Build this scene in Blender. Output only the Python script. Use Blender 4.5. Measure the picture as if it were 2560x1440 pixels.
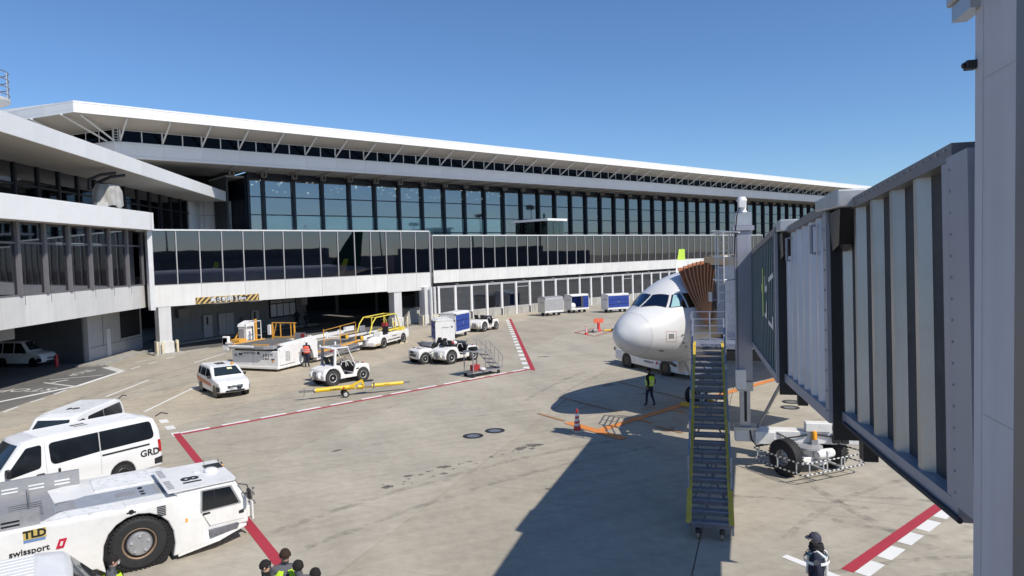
import bpy, bmesh, math, random
from math import sin, cos, pi, radians, hypot, atan2, sqrt
from mathutils import Vector, Matrix, Euler
from mathutils.noise import noise as pnoise
random.seed(7)
SC = bpy.context.scene
COL = SC.collection
for _o in list(bpy.data.objects):
    bpy.data.objects.remove(_o)

# ------------------------------------------------------------------ camera
EYE = Vector((0, 0, 7.0))
PITCH, ROLL = radians(-2.76), radians(1.6)
_f = Vector((0, cos(PITCH), sin(PITCH))); _r0 = Vector((1, 0, 0)); _u0 = _r0.cross(_f)
_r = cos(ROLL) * _r0 - sin(ROLL) * _u0; _u = sin(ROLL) * _r0 + cos(ROLL) * _u0
cam_data = bpy.data.cameras.new('camera')
cam_data.sensor_width = 36.0
cam_data.lens = 36.0 * 1740 / 2560
cam_data.clip_start = 0.1
cam_data.clip_end = 6000
cam = bpy.data.objects.new('camera', cam_data)
cam.matrix_world = Matrix(((_r.x, _u.x, -_f.x, EYE.x), (_r.y, _u.y, -_f.y, EYE.y), (_r.z, _u.z, -_f.z, EYE.z), (0, 0, 0, 1)))
COL.objects.link(cam)
SC.camera = cam

# ------------------------------------------------------------------ sky, sun, exposure
SUN_TO = Vector((0.67, -0.62, 1.0)).normalized()
world = bpy.data.worlds.new('World'); SC.world = world; world.use_nodes = True
_nt = world.node_tree; _nt.nodes.clear()
_sky = _nt.nodes.new('ShaderNodeTexSky'); _sky.sky_type = 'NISHITA'; _sky.sun_disc = False
_sky.sun_elevation = math.asin(SUN_TO.z); _sky.sun_rotation = atan2(SUN_TO.x, SUN_TO.y)
_sky.altitude = 40; _sky.air_density = 1.0; _sky.dust_density = 0.15; _sky.ozone_density = 10.0
_bg = _nt.nodes.new('ShaderNodeBackground'); _bg.inputs[1].default_value = 0.13
_wo = _nt.nodes.new('ShaderNodeOutputWorld')
_nt.links.new(_sky.outputs[0], _bg.inputs[0]); _nt.links.new(_bg.outputs[0], _wo.inputs[0])
sun_data = bpy.data.lights.new('sun', 'SUN'); sun_data.energy = 4.6; sun_data.angle = radians(0.53); sun_data.color = (1.0, 0.94, 0.84)
sun = bpy.data.objects.new('sun', sun_data); sun.rotation_euler = (-SUN_TO).to_track_quat('-Z', 'Y').to_euler(); COL.objects.link(sun)
SC.view_settings.view_transform = 'Standard'; SC.view_settings.look = 'None'
SC.view_settings.exposure = 0.0; SC.view_settings.gamma = 1.0; SC.view_settings.use_curve_mapping = False
SC.cycles.max_bounces = 6; SC.cycles.transparent_max_bounces = 10

# ------------------------------------------------------------------ materials
M = {}
def _nodes(name):
    m = bpy.data.materials.new(name); m.use_nodes = True
    nt = m.node_tree; b = nt.nodes['Principled BSDF']
    return m, nt, b
def mat(name, col, rough=0.5, metal=0.0, var=0.12, scale=2.5, spec=0.5, bump=0.0, bscale=40, coat=0.0, streak=0.0, rnd=0.0, world_co=False, dirt=None, dirt_amt=0.0):
    """paint, metal, rubber, cloth: base colour with two octaves of tone, optional rain streaks, relief and shade per piece"""
    m, nt, b = _nodes(name); N = nt.nodes; L = nt.links
    b.inputs['Roughness'].default_value = rough; b.inputs['Metallic'].default_value = metal
    b.inputs['Specular IOR Level'].default_value = spec; b.inputs['Coat Weight'].default_value = coat; b.inputs['Coat Roughness'].default_value = 0.06
    tc = N.new('ShaderNodeTexCoord'); co = tc.outputs['Object']
    if world_co:
        ge = N.new('ShaderNodeNewGeometry'); co = ge.outputs['Position']
    n1 = N.new('ShaderNodeTexNoise'); n1.inputs['Scale'].default_value = scale; n1.inputs['Detail'].default_value = 6; n1.inputs['Roughness'].default_value = .65
    L.new(co, n1.inputs['Vector'])
    mr = N.new('ShaderNodeMapRange'); mr.inputs[1].default_value = .25; mr.inputs[2].default_value = .75
    mr.inputs[3].default_value = 1 - var; mr.inputs[4].default_value = 1 + var * .6
    L.new(n1.outputs['Fac'], mr.inputs[0]); val = mr.outputs[0]
    if streak:
        mp = N.new('ShaderNodeMapping'); mp.inputs['Scale'].default_value = (2.6, 2.6, .16); L.new(co, mp.inputs['Vector'])
        n2 = N.new('ShaderNodeTexNoise'); n2.inputs['Scale'].default_value = 1.6; n2.inputs['Detail'].default_value = 4; L.new(mp.outputs[0], n2.inputs['Vector'])
        m2 = N.new('ShaderNodeMapRange'); m2.inputs[1].default_value = .45; m2.inputs[2].default_value = .8; m2.inputs[3].default_value = 1; m2.inputs[4].default_value = 1 - streak
        L.new(n2.outputs['Fac'], m2.inputs[0])
        mu = N.new('ShaderNodeMath'); mu.operation = 'MULTIPLY'; L.new(val, mu.inputs[0]); L.new(m2.outputs[0], mu.inputs[1]); val = mu.outputs[0]
    if rnd:
        oi = N.new('ShaderNodeObjectInfo'); m3 = N.new('ShaderNodeMapRange'); m3.inputs[3].default_value = 1 - rnd; m3.inputs[4].default_value = 1 + rnd * .5
        L.new(oi.outputs['Random'], m3.inputs[0])
        mu = N.new('ShaderNodeMath'); mu.operation = 'MULTIPLY'; L.new(val, mu.inputs[0]); L.new(m3.outputs[0], mu.inputs[1]); val = mu.outputs[0]
    mx = N.new('ShaderNodeMix'); mx.data_type = 'RGBA'; mx.blend_type = 'MULTIPLY'; mx.inputs[0].default_value = 1
    mx.inputs[6].default_value = (*col, 1); L.new(val, mx.inputs[7]); out = mx.outputs[2]
    if dirt:
        n4 = N.new('ShaderNodeTexNoise'); n4.inputs['Scale'].default_value = scale * 2.3; n4.inputs['Detail'].default_value = 8; n4.inputs['Roughness'].default_value = .7; L.new(co, n4.inputs['Vector'])
        r4 = N.new('ShaderNodeMapRange'); r4.inputs[1].default_value = .52; r4.inputs[2].default_value = .72; r4.inputs[3].default_value = 0; r4.inputs[4].default_value = dirt_amt
        L.new(n4.outputs['Fac'], r4.inputs[0])
        m5 = N.new('ShaderNodeMix'); m5.data_type = 'RGBA'; L.new(r4.outputs[0], m5.inputs[0]); L.new(out, m5.inputs[6]); m5.inputs[7].default_value = (*dirt, 1); out = m5.outputs[2]
    L.new(out, b.inputs['Base Color'])
    if bump:
        n3 = N.new('ShaderNodeTexNoise'); n3.inputs['Scale'].default_value = bscale; n3.inputs['Detail'].default_value = 4; L.new(co, n3.inputs['Vector'])
        bp = N.new('ShaderNodeBump'); bp.inputs['Strength'].default_value = bump; bp.inputs['Distance'].default_value = .02; L.new(n3.outputs['Fac'], bp.inputs['Height']); L.new(bp.outputs[0], b.inputs['Normal'])
    rr = N.new('ShaderNodeMapRange'); rr.inputs[3].default_value = max(.02, rough - .07); rr.inputs[4].default_value = min(1, rough + .09); L.new(n1.outputs['Fac'], rr.inputs[0]); L.new(rr.outputs[0], b.inputs['Roughness'])
    M[name] = m; return m
def glass(name, tint, refl, rough=.02, wob=.03, ior=1.5, base=.06, scale=.35):
    """tinted architectural or vehicle glass: dark see-through sheet with a mirror coat and slight panel waviness"""
    m = bpy.data.materials.new(name); m.use_nodes = True; nt = m.node_tree; N = nt.nodes; L = nt.links; N.clear()
    o = N.new('ShaderNodeOutputMaterial'); tr = N.new('ShaderNodeBsdfTransparent'); tr.inputs[0].default_value = (*tint, 1)
    gl = N.new('ShaderNodeBsdfGlossy'); gl.inputs['Color'].default_value = (*refl, 1); gl.inputs['Roughness'].default_value = rough
    fr = N.new('ShaderNodeFresnel'); fr.inputs[0].default_value = ior
    ad = N.new('ShaderNodeMath'); ad.operation = 'ADD'; ad.use_clamp = True; L.new(fr.outputs[0], ad.inputs[0]); ad.inputs[1].default_value = base
    ge = N.new('ShaderNodeNewGeometry'); nz = N.new('ShaderNodeTexNoise'); nz.inputs['Scale'].default_value = scale; nz.inputs['Detail'].default_value = 1; L.new(ge.outputs['Position'], nz.inputs['Vector'])
    bp = N.new('ShaderNodeBump'); bp.inputs['Strength'].default_value = wob; bp.inputs['Distance'].default_value = .3; L.new(nz.outputs['Fac'], bp.inputs['Height']); L.new(bp.outputs[0], gl.inputs['Normal'])
    mx = N.new('ShaderNodeMixShader'); L.new(ad.outputs[0], mx.inputs[0]); L.new(tr.outputs[0], mx.inputs[1]); L.new(gl.outputs[0], mx.inputs[2]); L.new(mx.outputs[0], o.inputs[0])
    M[name] = m; return m
def emit(name, col, s):
    m = bpy.data.materials.new(name); m.use_nodes = True; nt = m.node_tree; nt.nodes.clear()
    e = nt.nodes.new('ShaderNodeEmission'); e.inputs[0].default_value = (*col, 1); e.inputs[1].default_value = s
    o = nt.nodes.new('ShaderNodeOutputMaterial'); nt.links.new(e.outputs[0], o.inputs[0]); M[name] = m; return m
def concrete(name, col, col2, var=.17, spots=.3):
    """apron concrete: broad mottling, sweeping scrub streaks along the lane, tyre scuffs, dark spots, fine grain"""
    m, nt, b = _nodes(name); N = nt.nodes; L = nt.links
    b.inputs['Roughness'].default_value = .85; b.inputs['Specular IOR Level'].default_value = .3
    ge = N.new('ShaderNodeNewGeometry'); co = ge.outputs['Position']
    def nz(scale, det, mapping=None, rough=.6):
        v = co
        if mapping:
            mp = N.new('ShaderNodeMapping'); mp.vector_type = 'TEXTURE'; mp.inputs['Rotation'].default_value = (0, 0, mapping[0]); mp.inputs['Scale'].default_value = mapping[1]; L.new(co, mp.inputs['Vector']); v = mp.outputs[0]
        n = N.new('ShaderNodeTexNoise'); n.inputs['Scale'].default_value = scale; n.inputs['Detail'].default_value = det; n.inputs['Roughness'].default_value = rough; L.new(v, n.inputs['Vector']); return n.outputs['Fac']
    def rng(f, a, bb, c, d):
        r = N.new('ShaderNodeMapRange'); r.inputs[1].default_value = a; r.inputs[2].default_value = bb; r.inputs[3].default_value = c; r.inputs[4].default_value = d; L.new(f, r.inputs[0]); return r.outputs[0]
    def mul(a, bb):
        u = N.new('ShaderNodeMath'); u.operation = 'MULTIPLY'; L.new(a, u.inputs[0]); L.new(bb, u.inputs[1]); return u.outputs[0]
    mx = N.new('ShaderNodeMix'); mx.data_type = 'RGBA'; mx.inputs[6].default_value = (*col, 1); mx.inputs[7].default_value = (*col2, 1)
    L.new(rng(nz(.22, 6), .35, .65, 0, 1), mx.inputs[0])
    v = rng(nz(.5, 8, (radians(-68), (3.5, 1, 1))), .3, .7, 1 - var, 1 + var * .5)
    v = mul(v, rng(nz(1.1, 6, (radians(25), (6, .6, 1))), .42, .75, 1.03, 1 - var * .8))
    v = mul(v, rng(nz(2.2, 4, (radians(-20), (9, .35, 1))), .56, .72, 1, 1 - var * .8))
    v = mul(v, rng(nz(3.2, 9), .3, .7, .9, 1.07))
    v = mul(v, rng(nz(38, 3), .25, .75, .91, 1.07))
    v = mul(v, rng(nz(1.6, 3, None, .4), .66, .72, 1, 1 - spots * .45))
    m2 = N.new('ShaderNodeMix'); m2.data_type = 'RGBA'; m2.blend_type = 'MULTIPLY'; m2.inputs[0].default_value = 1; L.new(mx.outputs[2], m2.inputs[6]); L.new(v, m2.inputs[7])
    L.new(m2.outputs[2], b.inputs['Base Color'])
    bp = N.new('ShaderNodeBump'); bp.inputs['Strength'].default_value = .25; bp.inputs['Distance'].default_value = .01; L.new(nz(60, 3), bp.inputs['Height']); L.new(bp.outputs[0], b.inputs['Normal'])
    M[name] = m; return m
def roadpaint(name, col, wear=.5):
    """painted marking with worn-through patches: gaps in the coat are left see-through so the slab shows"""
    m, nt, b = _nodes(name); N = nt.nodes; L = nt.links; b.inputs['Roughness'].default_value = .7
    ge = N.new('ShaderNodeNewGeometry'); n = N.new('ShaderNodeTexNoise'); n.inputs['Scale'].default_value = 5; n.inputs['Detail'].default_value = 9; n.inputs['Roughness'].default_value = .75; L.new(ge.outputs['Position'], n.inputs['Vector'])
    r = N.new('ShaderNodeMapRange'); r.inputs[1].default_value = .5 + (1 - wear) * .2; r.inputs[2].default_value = .75; r.inputs[3].default_value = 1; r.inputs[4].default_value = 1 - wear; L.new(n.outputs['Fac'], r.inputs[0])
    n2 = N.new('ShaderNodeTexNoise'); n2.inputs['Scale'].default_value = .9; n2.inputs['Detail'].default_value = 5; L.new(ge.outputs['Position'], n2.inputs['Vector'])
    r2 = N.new('ShaderNodeMapRange'); r2.inputs[3].default_value = .78; r2.inputs[4].default_value = 1.12; L.new(n2.outputs['Fac'], r2.inputs[0])
    mx = N.new('ShaderNodeMix'); mx.data_type = 'RGBA'; mx.blend_type = 'MULTIPLY'; mx.inputs[0].default_value = 1; mx.inputs[6].default_value = (*col, 1); L.new(r2.outputs[0], mx.inputs[7]); L.new(mx.outputs[2], b.inputs['Base Color'])
    L.new(r.outputs[0], b.inputs['Alpha']); M[name] = m; return m

concrete('apron_base', (.33, .30, .245), (.29, .265, .22))
SLAB = []
for i, (a, c) in enumerate((((.505, .435, .325), (.46, .40, .305)), ((.435, .388, .305), (.40, .358, .285)), ((.465, .418, .335), (.425, .383, .31)), ((.41, .37, .295), (.375, .34, .275)))):
    concrete('slab_%d' % i, a, c); SLAB.append('slab_%d' % i)
concrete('slab_walk', (.42, .40, .36), (.36, .345, .31), .18)
concrete('asphalt', (.185, .178, .168), (.15, .145, .138), .2)
roadpaint('line_white', (.80, .79, .76), .35); roadpaint('line_red', (.42, .035, .055), .15); roadpaint('line_orange', (.72, .25, .055), .45)
roadpaint('line_white_old', (.62, .61, .58), .6); roadpaint('line_orange_old', (.40, .22, .11), .75); roadpaint('line_yellow', (.65, .45, .06), .5)
mat('oil', (.155, .14, .118), .6, var=.3, scale=9)
mat('joint', (.10, .095, .085), .9)
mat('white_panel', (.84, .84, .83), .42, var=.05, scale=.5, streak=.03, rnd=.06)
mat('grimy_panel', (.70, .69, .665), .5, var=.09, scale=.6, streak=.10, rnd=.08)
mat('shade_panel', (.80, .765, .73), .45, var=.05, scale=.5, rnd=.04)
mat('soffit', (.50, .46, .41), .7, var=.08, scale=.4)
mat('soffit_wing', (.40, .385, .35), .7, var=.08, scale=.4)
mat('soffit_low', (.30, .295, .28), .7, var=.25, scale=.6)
mat('strut_paint', (.72, .71, .69), .45, var=.05)
mat('mullion_light', (.50, .49, .48), .4, .3, var=.05)
mat('mullion_grey', (.20, .19, .195), .45, .3, var=.08)
mat('fin_navy', (.016, .024, .040), .4, .2, var=.1)
mat('frame_dark', (.02, .022, .026), .45, .2)
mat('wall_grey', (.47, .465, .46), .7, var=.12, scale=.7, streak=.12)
mat('wall_dim', (.23, .235, .24), .75, var=.15, scale=.7, streak=.15)  # darker twin of wall_grey for walls in shade, shade put into the colour
mat('concrete_wall', (.42, .405, .37), .85, var=.22, scale=1.2, streak=.45, bump=.2)
mat('pillar_paint', (.60, .595, .59), .55, var=.08, scale=.8, streak=.1)
mat('pillar_base', (.66, .64, .60), .6, var=.12, scale=1.2, streak=.2)
mat('dark_void', (.02, .02, .022), .9)  # near-black colour standing in for deep shade
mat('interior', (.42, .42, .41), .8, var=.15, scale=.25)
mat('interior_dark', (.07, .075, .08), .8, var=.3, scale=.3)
mat('interior_mint', (.72, .86, .80), .7, var=.15, scale=.15)
mat('interior_floor', (.12, .12, .12), .5)
mat('blind', (.72, .73, .76), .8, var=.06)
mat('gutter', (.72, .72, .71), .4, .2)
glass('pane_main', (.34, .38, .37), (.74, .76, .80), .025, .03, 1.5, .24)
glass('pane_walk', (.16, .15, .18), (.72, .70, .74), .015, .012, 1.5, .16)
glass('pane_wing', (.72, .73, .78), (.72, .74, .82), .02, .02, 1.5, .18)
glass('pane_low', (.42, .46, .52), (.62, .68, .78), .03, .02, 1.5, .20)
glass('pane_dark', (.16, .16, .17), (.26, .26, .28), .02, .02, 1.4, .0)
glass('pane_kiosk', (.62, .78, .76), (.8, .9, .9), .02, .01, 1.5, .10)
glass('car_glass', (.20, .24, .25), (.75, .8, .85), .02, .0, 1.5, .06)
glass('car_glass_dark', (.07, .07, .085), (.7, .7, .75), .02, .0, 1.5, .05)
glass('clear_screen', (.78, .80, .80), (.9, .9, .9), .03, .0, 1.5, .02)
mat('car_white', (.80, .80, .79), .28, var=.03, coat=.5, scale=1.5, dirt=(.55, .53, .49), dirt_amt=.10)
mat('tug_white', (.80, .79, .765), .38, var=.06, coat=.2, scale=2, streak=.06, dirt=(.50, .46, .40), dirt_amt=.30)
mat('tug_panel_worn', (.80, .80, .78), .5, var=.08, scale=3, dirt=(.30, .29, .28), dirt_amt=.95)
mat('gse_white', (.80, .79, .765), .42, var=.06, scale=2, streak=.08, dirt=(.45, .41, .36), dirt_amt=.35)
mat('gse_cream', (.66, .64, .58), .45, var=.1, scale=3, dirt=(.35, .30, .24), dirt_amt=.45)
mat('gse_grey', (.36, .36, .37), .5, .3, var=.15, scale=3, dirt=(.18, .16, .14), dirt_amt=.4)
mat('deck_grey', (.40, .43, .47), .5, .3, var=.12, scale=4, dirt=(.22, .21, .21), dirt_amt=.3)
mat('steel', (.42, .42, .42), .38, .8, var=.15, scale=3)
mat('steel_worn', (.34, .325, .30), .5, .7, var=.3, scale=5, dirt=(.16, .10, .06), dirt_amt=.5)
mat('roller_grey', (.40, .39, .37), .6, .2, var=.5, scale=9)
mat('rubber', (.022, .022, .023), .75, var=.3, scale=6, bump=.15)
mat('rubber_dusty', (.05, .047, .045), .85, var=.35, scale=5, bump=.15)
mat('black_plastic', (.018, .018, .02), .5, var=.2)
mat('black_trim', (.012, .012, .014), .35)
mat('rim_white', (.66, .66, .64), .4, .2, var=.12, scale=6, dirt=(.2, .17, .14), dirt_amt=.5)
mat('rim_rust', (.36, .25, .17), .6, .3, var=.3, scale=6)
mat('rim_steel', (.45, .45, .46), .45, .6, var=.15, scale=6)
mat('gse_yellow', (.74, .47, .035), .42, var=.1, scale=3, dirt=(.30, .20, .08), dirt_amt=.3)
mat('gse_orange', (.78, .38, .05), .45, var=.1, scale=3)
mat('stair_yellow', (.66, .47, .05), .55, var=.2, scale=3, dirt=(.25, .20, .09), dirt_amt=.6)
mat('towbar_yellow', (.80, .52, .02), .35, var=.06, scale=2, coat=.3)
mat('rail_yellow', (.82, .66, .09), .4, var=.08)
mat('blue_tarp', (.02, .055, .30), .55, var=.25, scale=3, bump=.6, bscale=6)
mat('grey_tarp', (.36, .36, .365), .65, var=.12, scale=2, bump=.3, bscale=5)
mat('cover_cloth', (.44, .43, .41), .9, var=.12, scale=2.5, bump=.3, bscale=30)
mat('red_paint', (.60, .035, .03), .4, var=.1)
mat('red_vest', (.85, .13, .08), .8, var=.12, scale=7)
mat('cone_red', (.68, .05, .04), .5, var=.08)
mat('amber', (.85, .36, .02), .25, var=.05); mat('tail_red', (.45, .01, .015), .2, coat=.6)
mat('lamp_clear', (.75, .76, .77), .1, .3, coat=.8)
mat('aircraft_white', (.71, .705, .695), .25, var=.04, coat=.35, scale=.6)
mat('radome_white', (.64, .645, .645), .34, var=.04, scale=.6)
mat('winglet_lime', (.47, .66, .06), .35); mat('seam_grey', (.42, .42, .42), .5); mat('seam_red', (.55, .25, .22), .5)
mat('cockpit_frame', (.03, .03, .035), .4)
mat('hood_brown', (.36, .13, .058), .85, var=.25, scale=2, bump=.4, bscale=12)
mat('hood_rib', (.46, .22, .11), .8, var=.15)
mat('cab_tan', (.66, .46, .26), .6, var=.08)
mat('bridge_paint', (.60, .60, .66), .40, .45, var=.10, scale=.8, streak=.14, bump=.04, bscale=4, dirt=(.30, .29, .28), dirt_amt=.25)
mat('bridge_paint_near', (.50, .49, .47), .38, .70, var=.14, scale=.9, streak=.25, bump=.06, bscale=3, dirt=(.40, .36, .30), dirt_amt=.35)
mat('bridge_green', (.012, .085, .068), .6, var=.1, streak=.1, spec=.2)
mat('bridge_frame', (.34, .345, .39), .45, .1, var=.08, streak=.1)
mat('galvanised', (.52, .53, .54), .42, .6, var=.18, scale=4)
mat('stair_steel', (.27, .30, .38), .45, .3, var=.2, scale=4)
mat('tread_steel', (.20, .20, .22), .6, .4, var=.4, scale=9)
mat('cable', (.015, .015, .017), .6)
mat('logo_lime', (.40, .62, .05), .4); mat('logo_white', (.72, .73, .72), .4)
mat('letter_black', (.018, .018, .02), .5); mat('letter_navy', (.02, .025, .05), .5); mat('logo_red', (.55, .02, .05), .45); mat('logo_gold', (.58, .45, .14), .45); mat('logo_blue', (.16, .28, .55), .45)
mat('stripe_orange', (.62, .22, .10), .4); mat('plate_white', (.75, .76, .74), .5); mat('sticker_green', (.03, .45, .26), .4); mat('note_yellow', (.75, .78, .45), .7)
mat('sign_yellow', (.62, .42, .13), .6, var=.1); mat('sign_black', (.045, .035, .03), .6)
mat('bollard_cream', (.66, .58, .40), .6, var=.15, scale=4)
mat('skin', (.46, .27, .185), .55, var=.08, scale=9); mat('skin_tan', (.40, .23, .15), .55, var=.08, scale=9)
mat('hair', (.014, .011, .010), .9, var=.3, scale=30); mat('hair_brown', (.04, .020, .013), .9, var=.3, scale=30)
mat('vest_lime', (.52, .78, .035), .7, var=.1, scale=8, bump=.2, bscale=20); mat('vest_tape', (.62, .62, .60), .35, .3)
mat('cloth_navy', (.018, .022, .045), .85, var=.2, scale=6, bump=.3, bscale=14); mat('cloth_black', (.012, .012, .014), .85, var=.2, scale=6, bump=.3, bscale=14)
mat('cloth_grey', (.10, .105, .12), .85, var=.2, scale=6, bump=.3, bscale=14); mat('cloth_teal', (.03, .09, .12), .8); mat('harness_white', (.78, .78, .77), .6)
mat('helmet_white', (.80, .80, .79), .3); mat('cap_navy', (.045, .045, .07), .75, var=.1); mat('paper', (.75, .73, .66), .8); mat('mask_white', (.8, .8, .8), .8)
emit('downlight', (1.0, .95, .85), 7.0); emit('tube_light', (.9, .95, 1.0), 1.3)
mat('hull_far', (.17, .18, .21), .8, var=.2, scale=.05); mat('mast_grey', (.12, .12, .13), .6)
mat('box_red', (.36, .03, .035), .7, var=.15); mat('bag_white', (.75, .75, .74), .6, var=.15, bump=.5, bscale=12); mat('nozzle_orange', (.80, .16, .08), .6)
mat('glass_black', (.010, .012, .016), .06, spec=.7, var=.2, scale=2); mat('glass_screen', (.022, .030, .034), .05, spec=.8, var=.3, scale=1.5)
mat('seat_black', (.016, .016, .018), .7, var=.2)
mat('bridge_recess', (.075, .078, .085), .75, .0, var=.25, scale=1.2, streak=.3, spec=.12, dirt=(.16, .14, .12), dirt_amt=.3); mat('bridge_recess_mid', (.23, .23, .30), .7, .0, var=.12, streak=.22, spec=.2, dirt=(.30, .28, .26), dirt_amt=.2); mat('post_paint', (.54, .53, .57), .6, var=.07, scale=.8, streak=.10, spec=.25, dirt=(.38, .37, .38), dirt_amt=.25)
glass('pane_mint', (.93, .97, .95), (.62, .70, .76), .02, .012, 1.5, .10)

def scuff(name, col, a0):
    """rubber smear: soft, broken, part see-through film"""
    m, nt, b = _nodes(name); N = nt.nodes; L = nt.links; b.inputs['Roughness'].default_value = .8; b.inputs['Base Color'].default_value = (*col, 1)
    ge = N.new('ShaderNodeNewGeometry'); n = N.new('ShaderNodeTexNoise'); n.inputs['Scale'].default_value = 2.2; n.inputs['Detail'].default_value = 7; n.inputs['Roughness'].default_value = .7; L.new(ge.outputs['Position'], n.inputs['Vector'])
    r = N.new('ShaderNodeMapRange'); r.inputs[1].default_value = .42; r.inputs[2].default_value = .68; r.inputs[3].default_value = 0; r.inputs[4].default_value = a0; L.new(n.outputs['Fac'], r.inputs[0]); L.new(r.outputs[0], b.inputs['Alpha']); M[name] = m
scuff('tyre_mark', (.09, .085, .08), .30)

# ------------------------------------------------------------------ helpers
def V(*a): return Vector(a)
class MB:
    """collects shapes for ONE mesh object"""
    def __init__(s): s.v = []; s.f = []; s.m = []; s.cur = 0
    def mi(s, i): s.cur = i; return s
    def add(s, vs, fs):
        o = len(s.v); s.v.extend([tuple(p) for p in vs]); s.f.extend([tuple(o + i for i in f) for f in fs]); s.m.extend([s.cur] * len(fs)); return s
    def box(s, x0, x1, y0, y1, z0, z1):
        return s.add([(x0, y0, z0), (x1, y0, z0), (x1, y1, z0), (x0, y1, z0), (x0, y0, z1), (x1, y0, z1), (x1, y1, z1), (x0, y1, z1)],
                     [(3, 2, 1, 0), (4, 5, 6, 7), (0, 1, 5, 4), (1, 2, 6, 5), (2, 3, 7, 6), (3, 0, 4, 7)])
    def cbox(s, cx, cy, cz, sx, sy, sz): return s.box(cx - sx / 2, cx + sx / 2, cy - sy / 2, cy + sy / 2, cz - sz / 2, cz + sz / 2)
    def bar(s, p, q, w, h=None, up=(0, 0, 1)):
        h = h or w; p = Vector(p); q = Vector(q); d = (q - p).normalized(); u = Vector(up)
        if abs(d.dot(u)) > .99: u = Vector((1, 0, 0))
        a = d.cross(u).normalized() * (w / 2); b = a.normalized().cross(d) * (h / 2)
        vs = [p - a - b, p + a - b, p + a + b, p - a + b, q - a - b, q + a - b, q + a + b, q - a + b]
        return s.add(vs, [(0, 1, 2, 3), (7, 6, 5, 4), (4, 5, 1, 0), (5, 6, 2, 1), (6, 7, 3, 2), (7, 4, 0, 3)])
    def tube(s, pts, r, n=8, closed=False, caps=True):
        pts = [Vector(p) for p in pts]; k = len(pts); rings = []; prev = None
        for i, p in enumerate(pts):
            a = pts[(i - 1) % k] if (i or closed) else p; b = pts[(i + 1) % k] if (i < k - 1 or closed) else p
            d = (b - a).normalized()
            if prev is None:
                u = Vector((0, 0, 1)) if abs(d.z) < .9 else Vector((1, 0, 0))
                e = d.cross(u).normalized()
            else:
                e = (prev - d * prev.dot(d)).normalized()
            prev = e; g = d.cross(e)
            rr = r[i] if isinstance(r, (list, tuple)) else r
            rings.append([p + (e * cos(2 * pi * j / n) + g * sin(2 * pi * j / n)) * rr for j in range(n)])
        vs = [q for R in rings for q in R]; fs = []
        for i in range(k if closed else k - 1):
            i2 = (i + 1) % k
            for j in range(n): fs.append((i * n + j, i * n + (j + 1) % n, i2 * n + (j + 1) % n, i2 * n + j))
        if caps and not closed: fs.append(tuple(range(n))[::-1]); fs.append(tuple((k - 1) * n + j for j in range(n)))
        return s.add(vs, fs)
    def cyl(s, p, q, r, n=16, r2=None): return s.tube([p, q], [r, r if r2 is None else r2], n)
    def prism(s, poly, y0, y1, fn=lambda x, y, z: (x, y, z)):
        """polygon in (x, z) drawn out along y"""
        n = len(poly); vs = [fn(x, y0, z) for x, z in poly] + [fn(x, y1, z) for x, z in poly]
        fs = [tuple(range(n)), tuple(range(2 * n - 1, n - 1, -1))] + [(i, n + i, n + (i + 1) % n, (i + 1) % n) for i in range(n)]
        return s.add(vs, fs)
    def slab(s, poly, z0, z1):
        n = len(poly); vs = [(x, y, z0) for x, y in poly] + [(x, y, z1) for x, y in poly]
        fs = [tuple(range(n - 1, -1, -1)), tuple(range(n, 2 * n))] + [(i, (i + 1) % n, n + (i + 1) % n, n + i) for i in range(n)]
        return s.add(vs, fs)
    def lathe(s, prof, c=(0, 0, 0), ax=(0, 0, 1), n=24):
        """profile of (radius, distance along the axis)"""
        c = Vector(c); ax = Vector(ax).normalized(); u = Vector((0, 0, 1)) if abs(ax.z) < .9 else Vector((1, 0, 0)); e = ax.cross(u).normalized(); g = ax.cross(e)
        vs = []
        for r, h in prof:
            for j in range(n): vs.append(c + ax * h + (e * cos(2 * pi * j / n) + g * sin(2 * pi * j / n)) * r)
        fs = []
        for i in range(len(prof) - 1):
            for j in range(n): fs.append((i * n + j, i * n + (j + 1) % n, (i + 1) * n + (j + 1) % n, (i + 1) * n + j))
        if prof[0][0] > 1e-4: fs.append(tuple(range(n))[::-1])
        if prof[-1][0] > 1e-4: fs.append(tuple((len(prof) - 1) * n + j for j in range(n)))
        return s.add(vs, fs)
    def quad(s, a, b, c, d): return s.add([a, b, c, d], [(0, 1, 2, 3)])
    def loft(s, secs, close=True, caps=True):
        n = len(secs[0]); vs = [p for q in secs for p in q]; fs = []
        for i in range(len(secs) - 1):
            for j in range(n if close else n - 1): fs.append((i * n + j, i * n + (j + 1) % n, (i + 1) * n + (j + 1) % n, (i + 1) * n + j))
        if caps: fs.append(tuple(range(n))[::-1]); fs.append(tuple((len(secs) - 1) * n + j for j in range(n)))
        return s.add(vs, fs)
    def mesh(s, name, mats, smooth=None):
        me = bpy.data.meshes.new(name); me.from_pydata(s.v, [], s.f); me.validate()
        for m in mats if isinstance(mats, (list, tuple)) else [mats]: me.materials.append(M[m] if isinstance(m, str) else m)
        if len(me.polygons) == len(s.m): me.polygons.foreach_set('material_index', s.m)
        bm = bmesh.new(); bm.from_mesh(me); bmesh.ops.recalc_face_normals(bm, faces=bm.faces); bm.to_mesh(me); bm.free()
        if smooth is not None:
            me.polygons.foreach_set('use_smooth', [True] * len(me.polygons)); me.set_sharp_from_angle(angle=radians(smooth))
        me.update(); return me
    def build(s, name, mats, parent=None, loc=None, rot=None, smooth=None, bevel=0, seg=2):
        return obj(name, s.mesh(name, mats, smooth), parent, loc, rot, bevel, seg)
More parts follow.
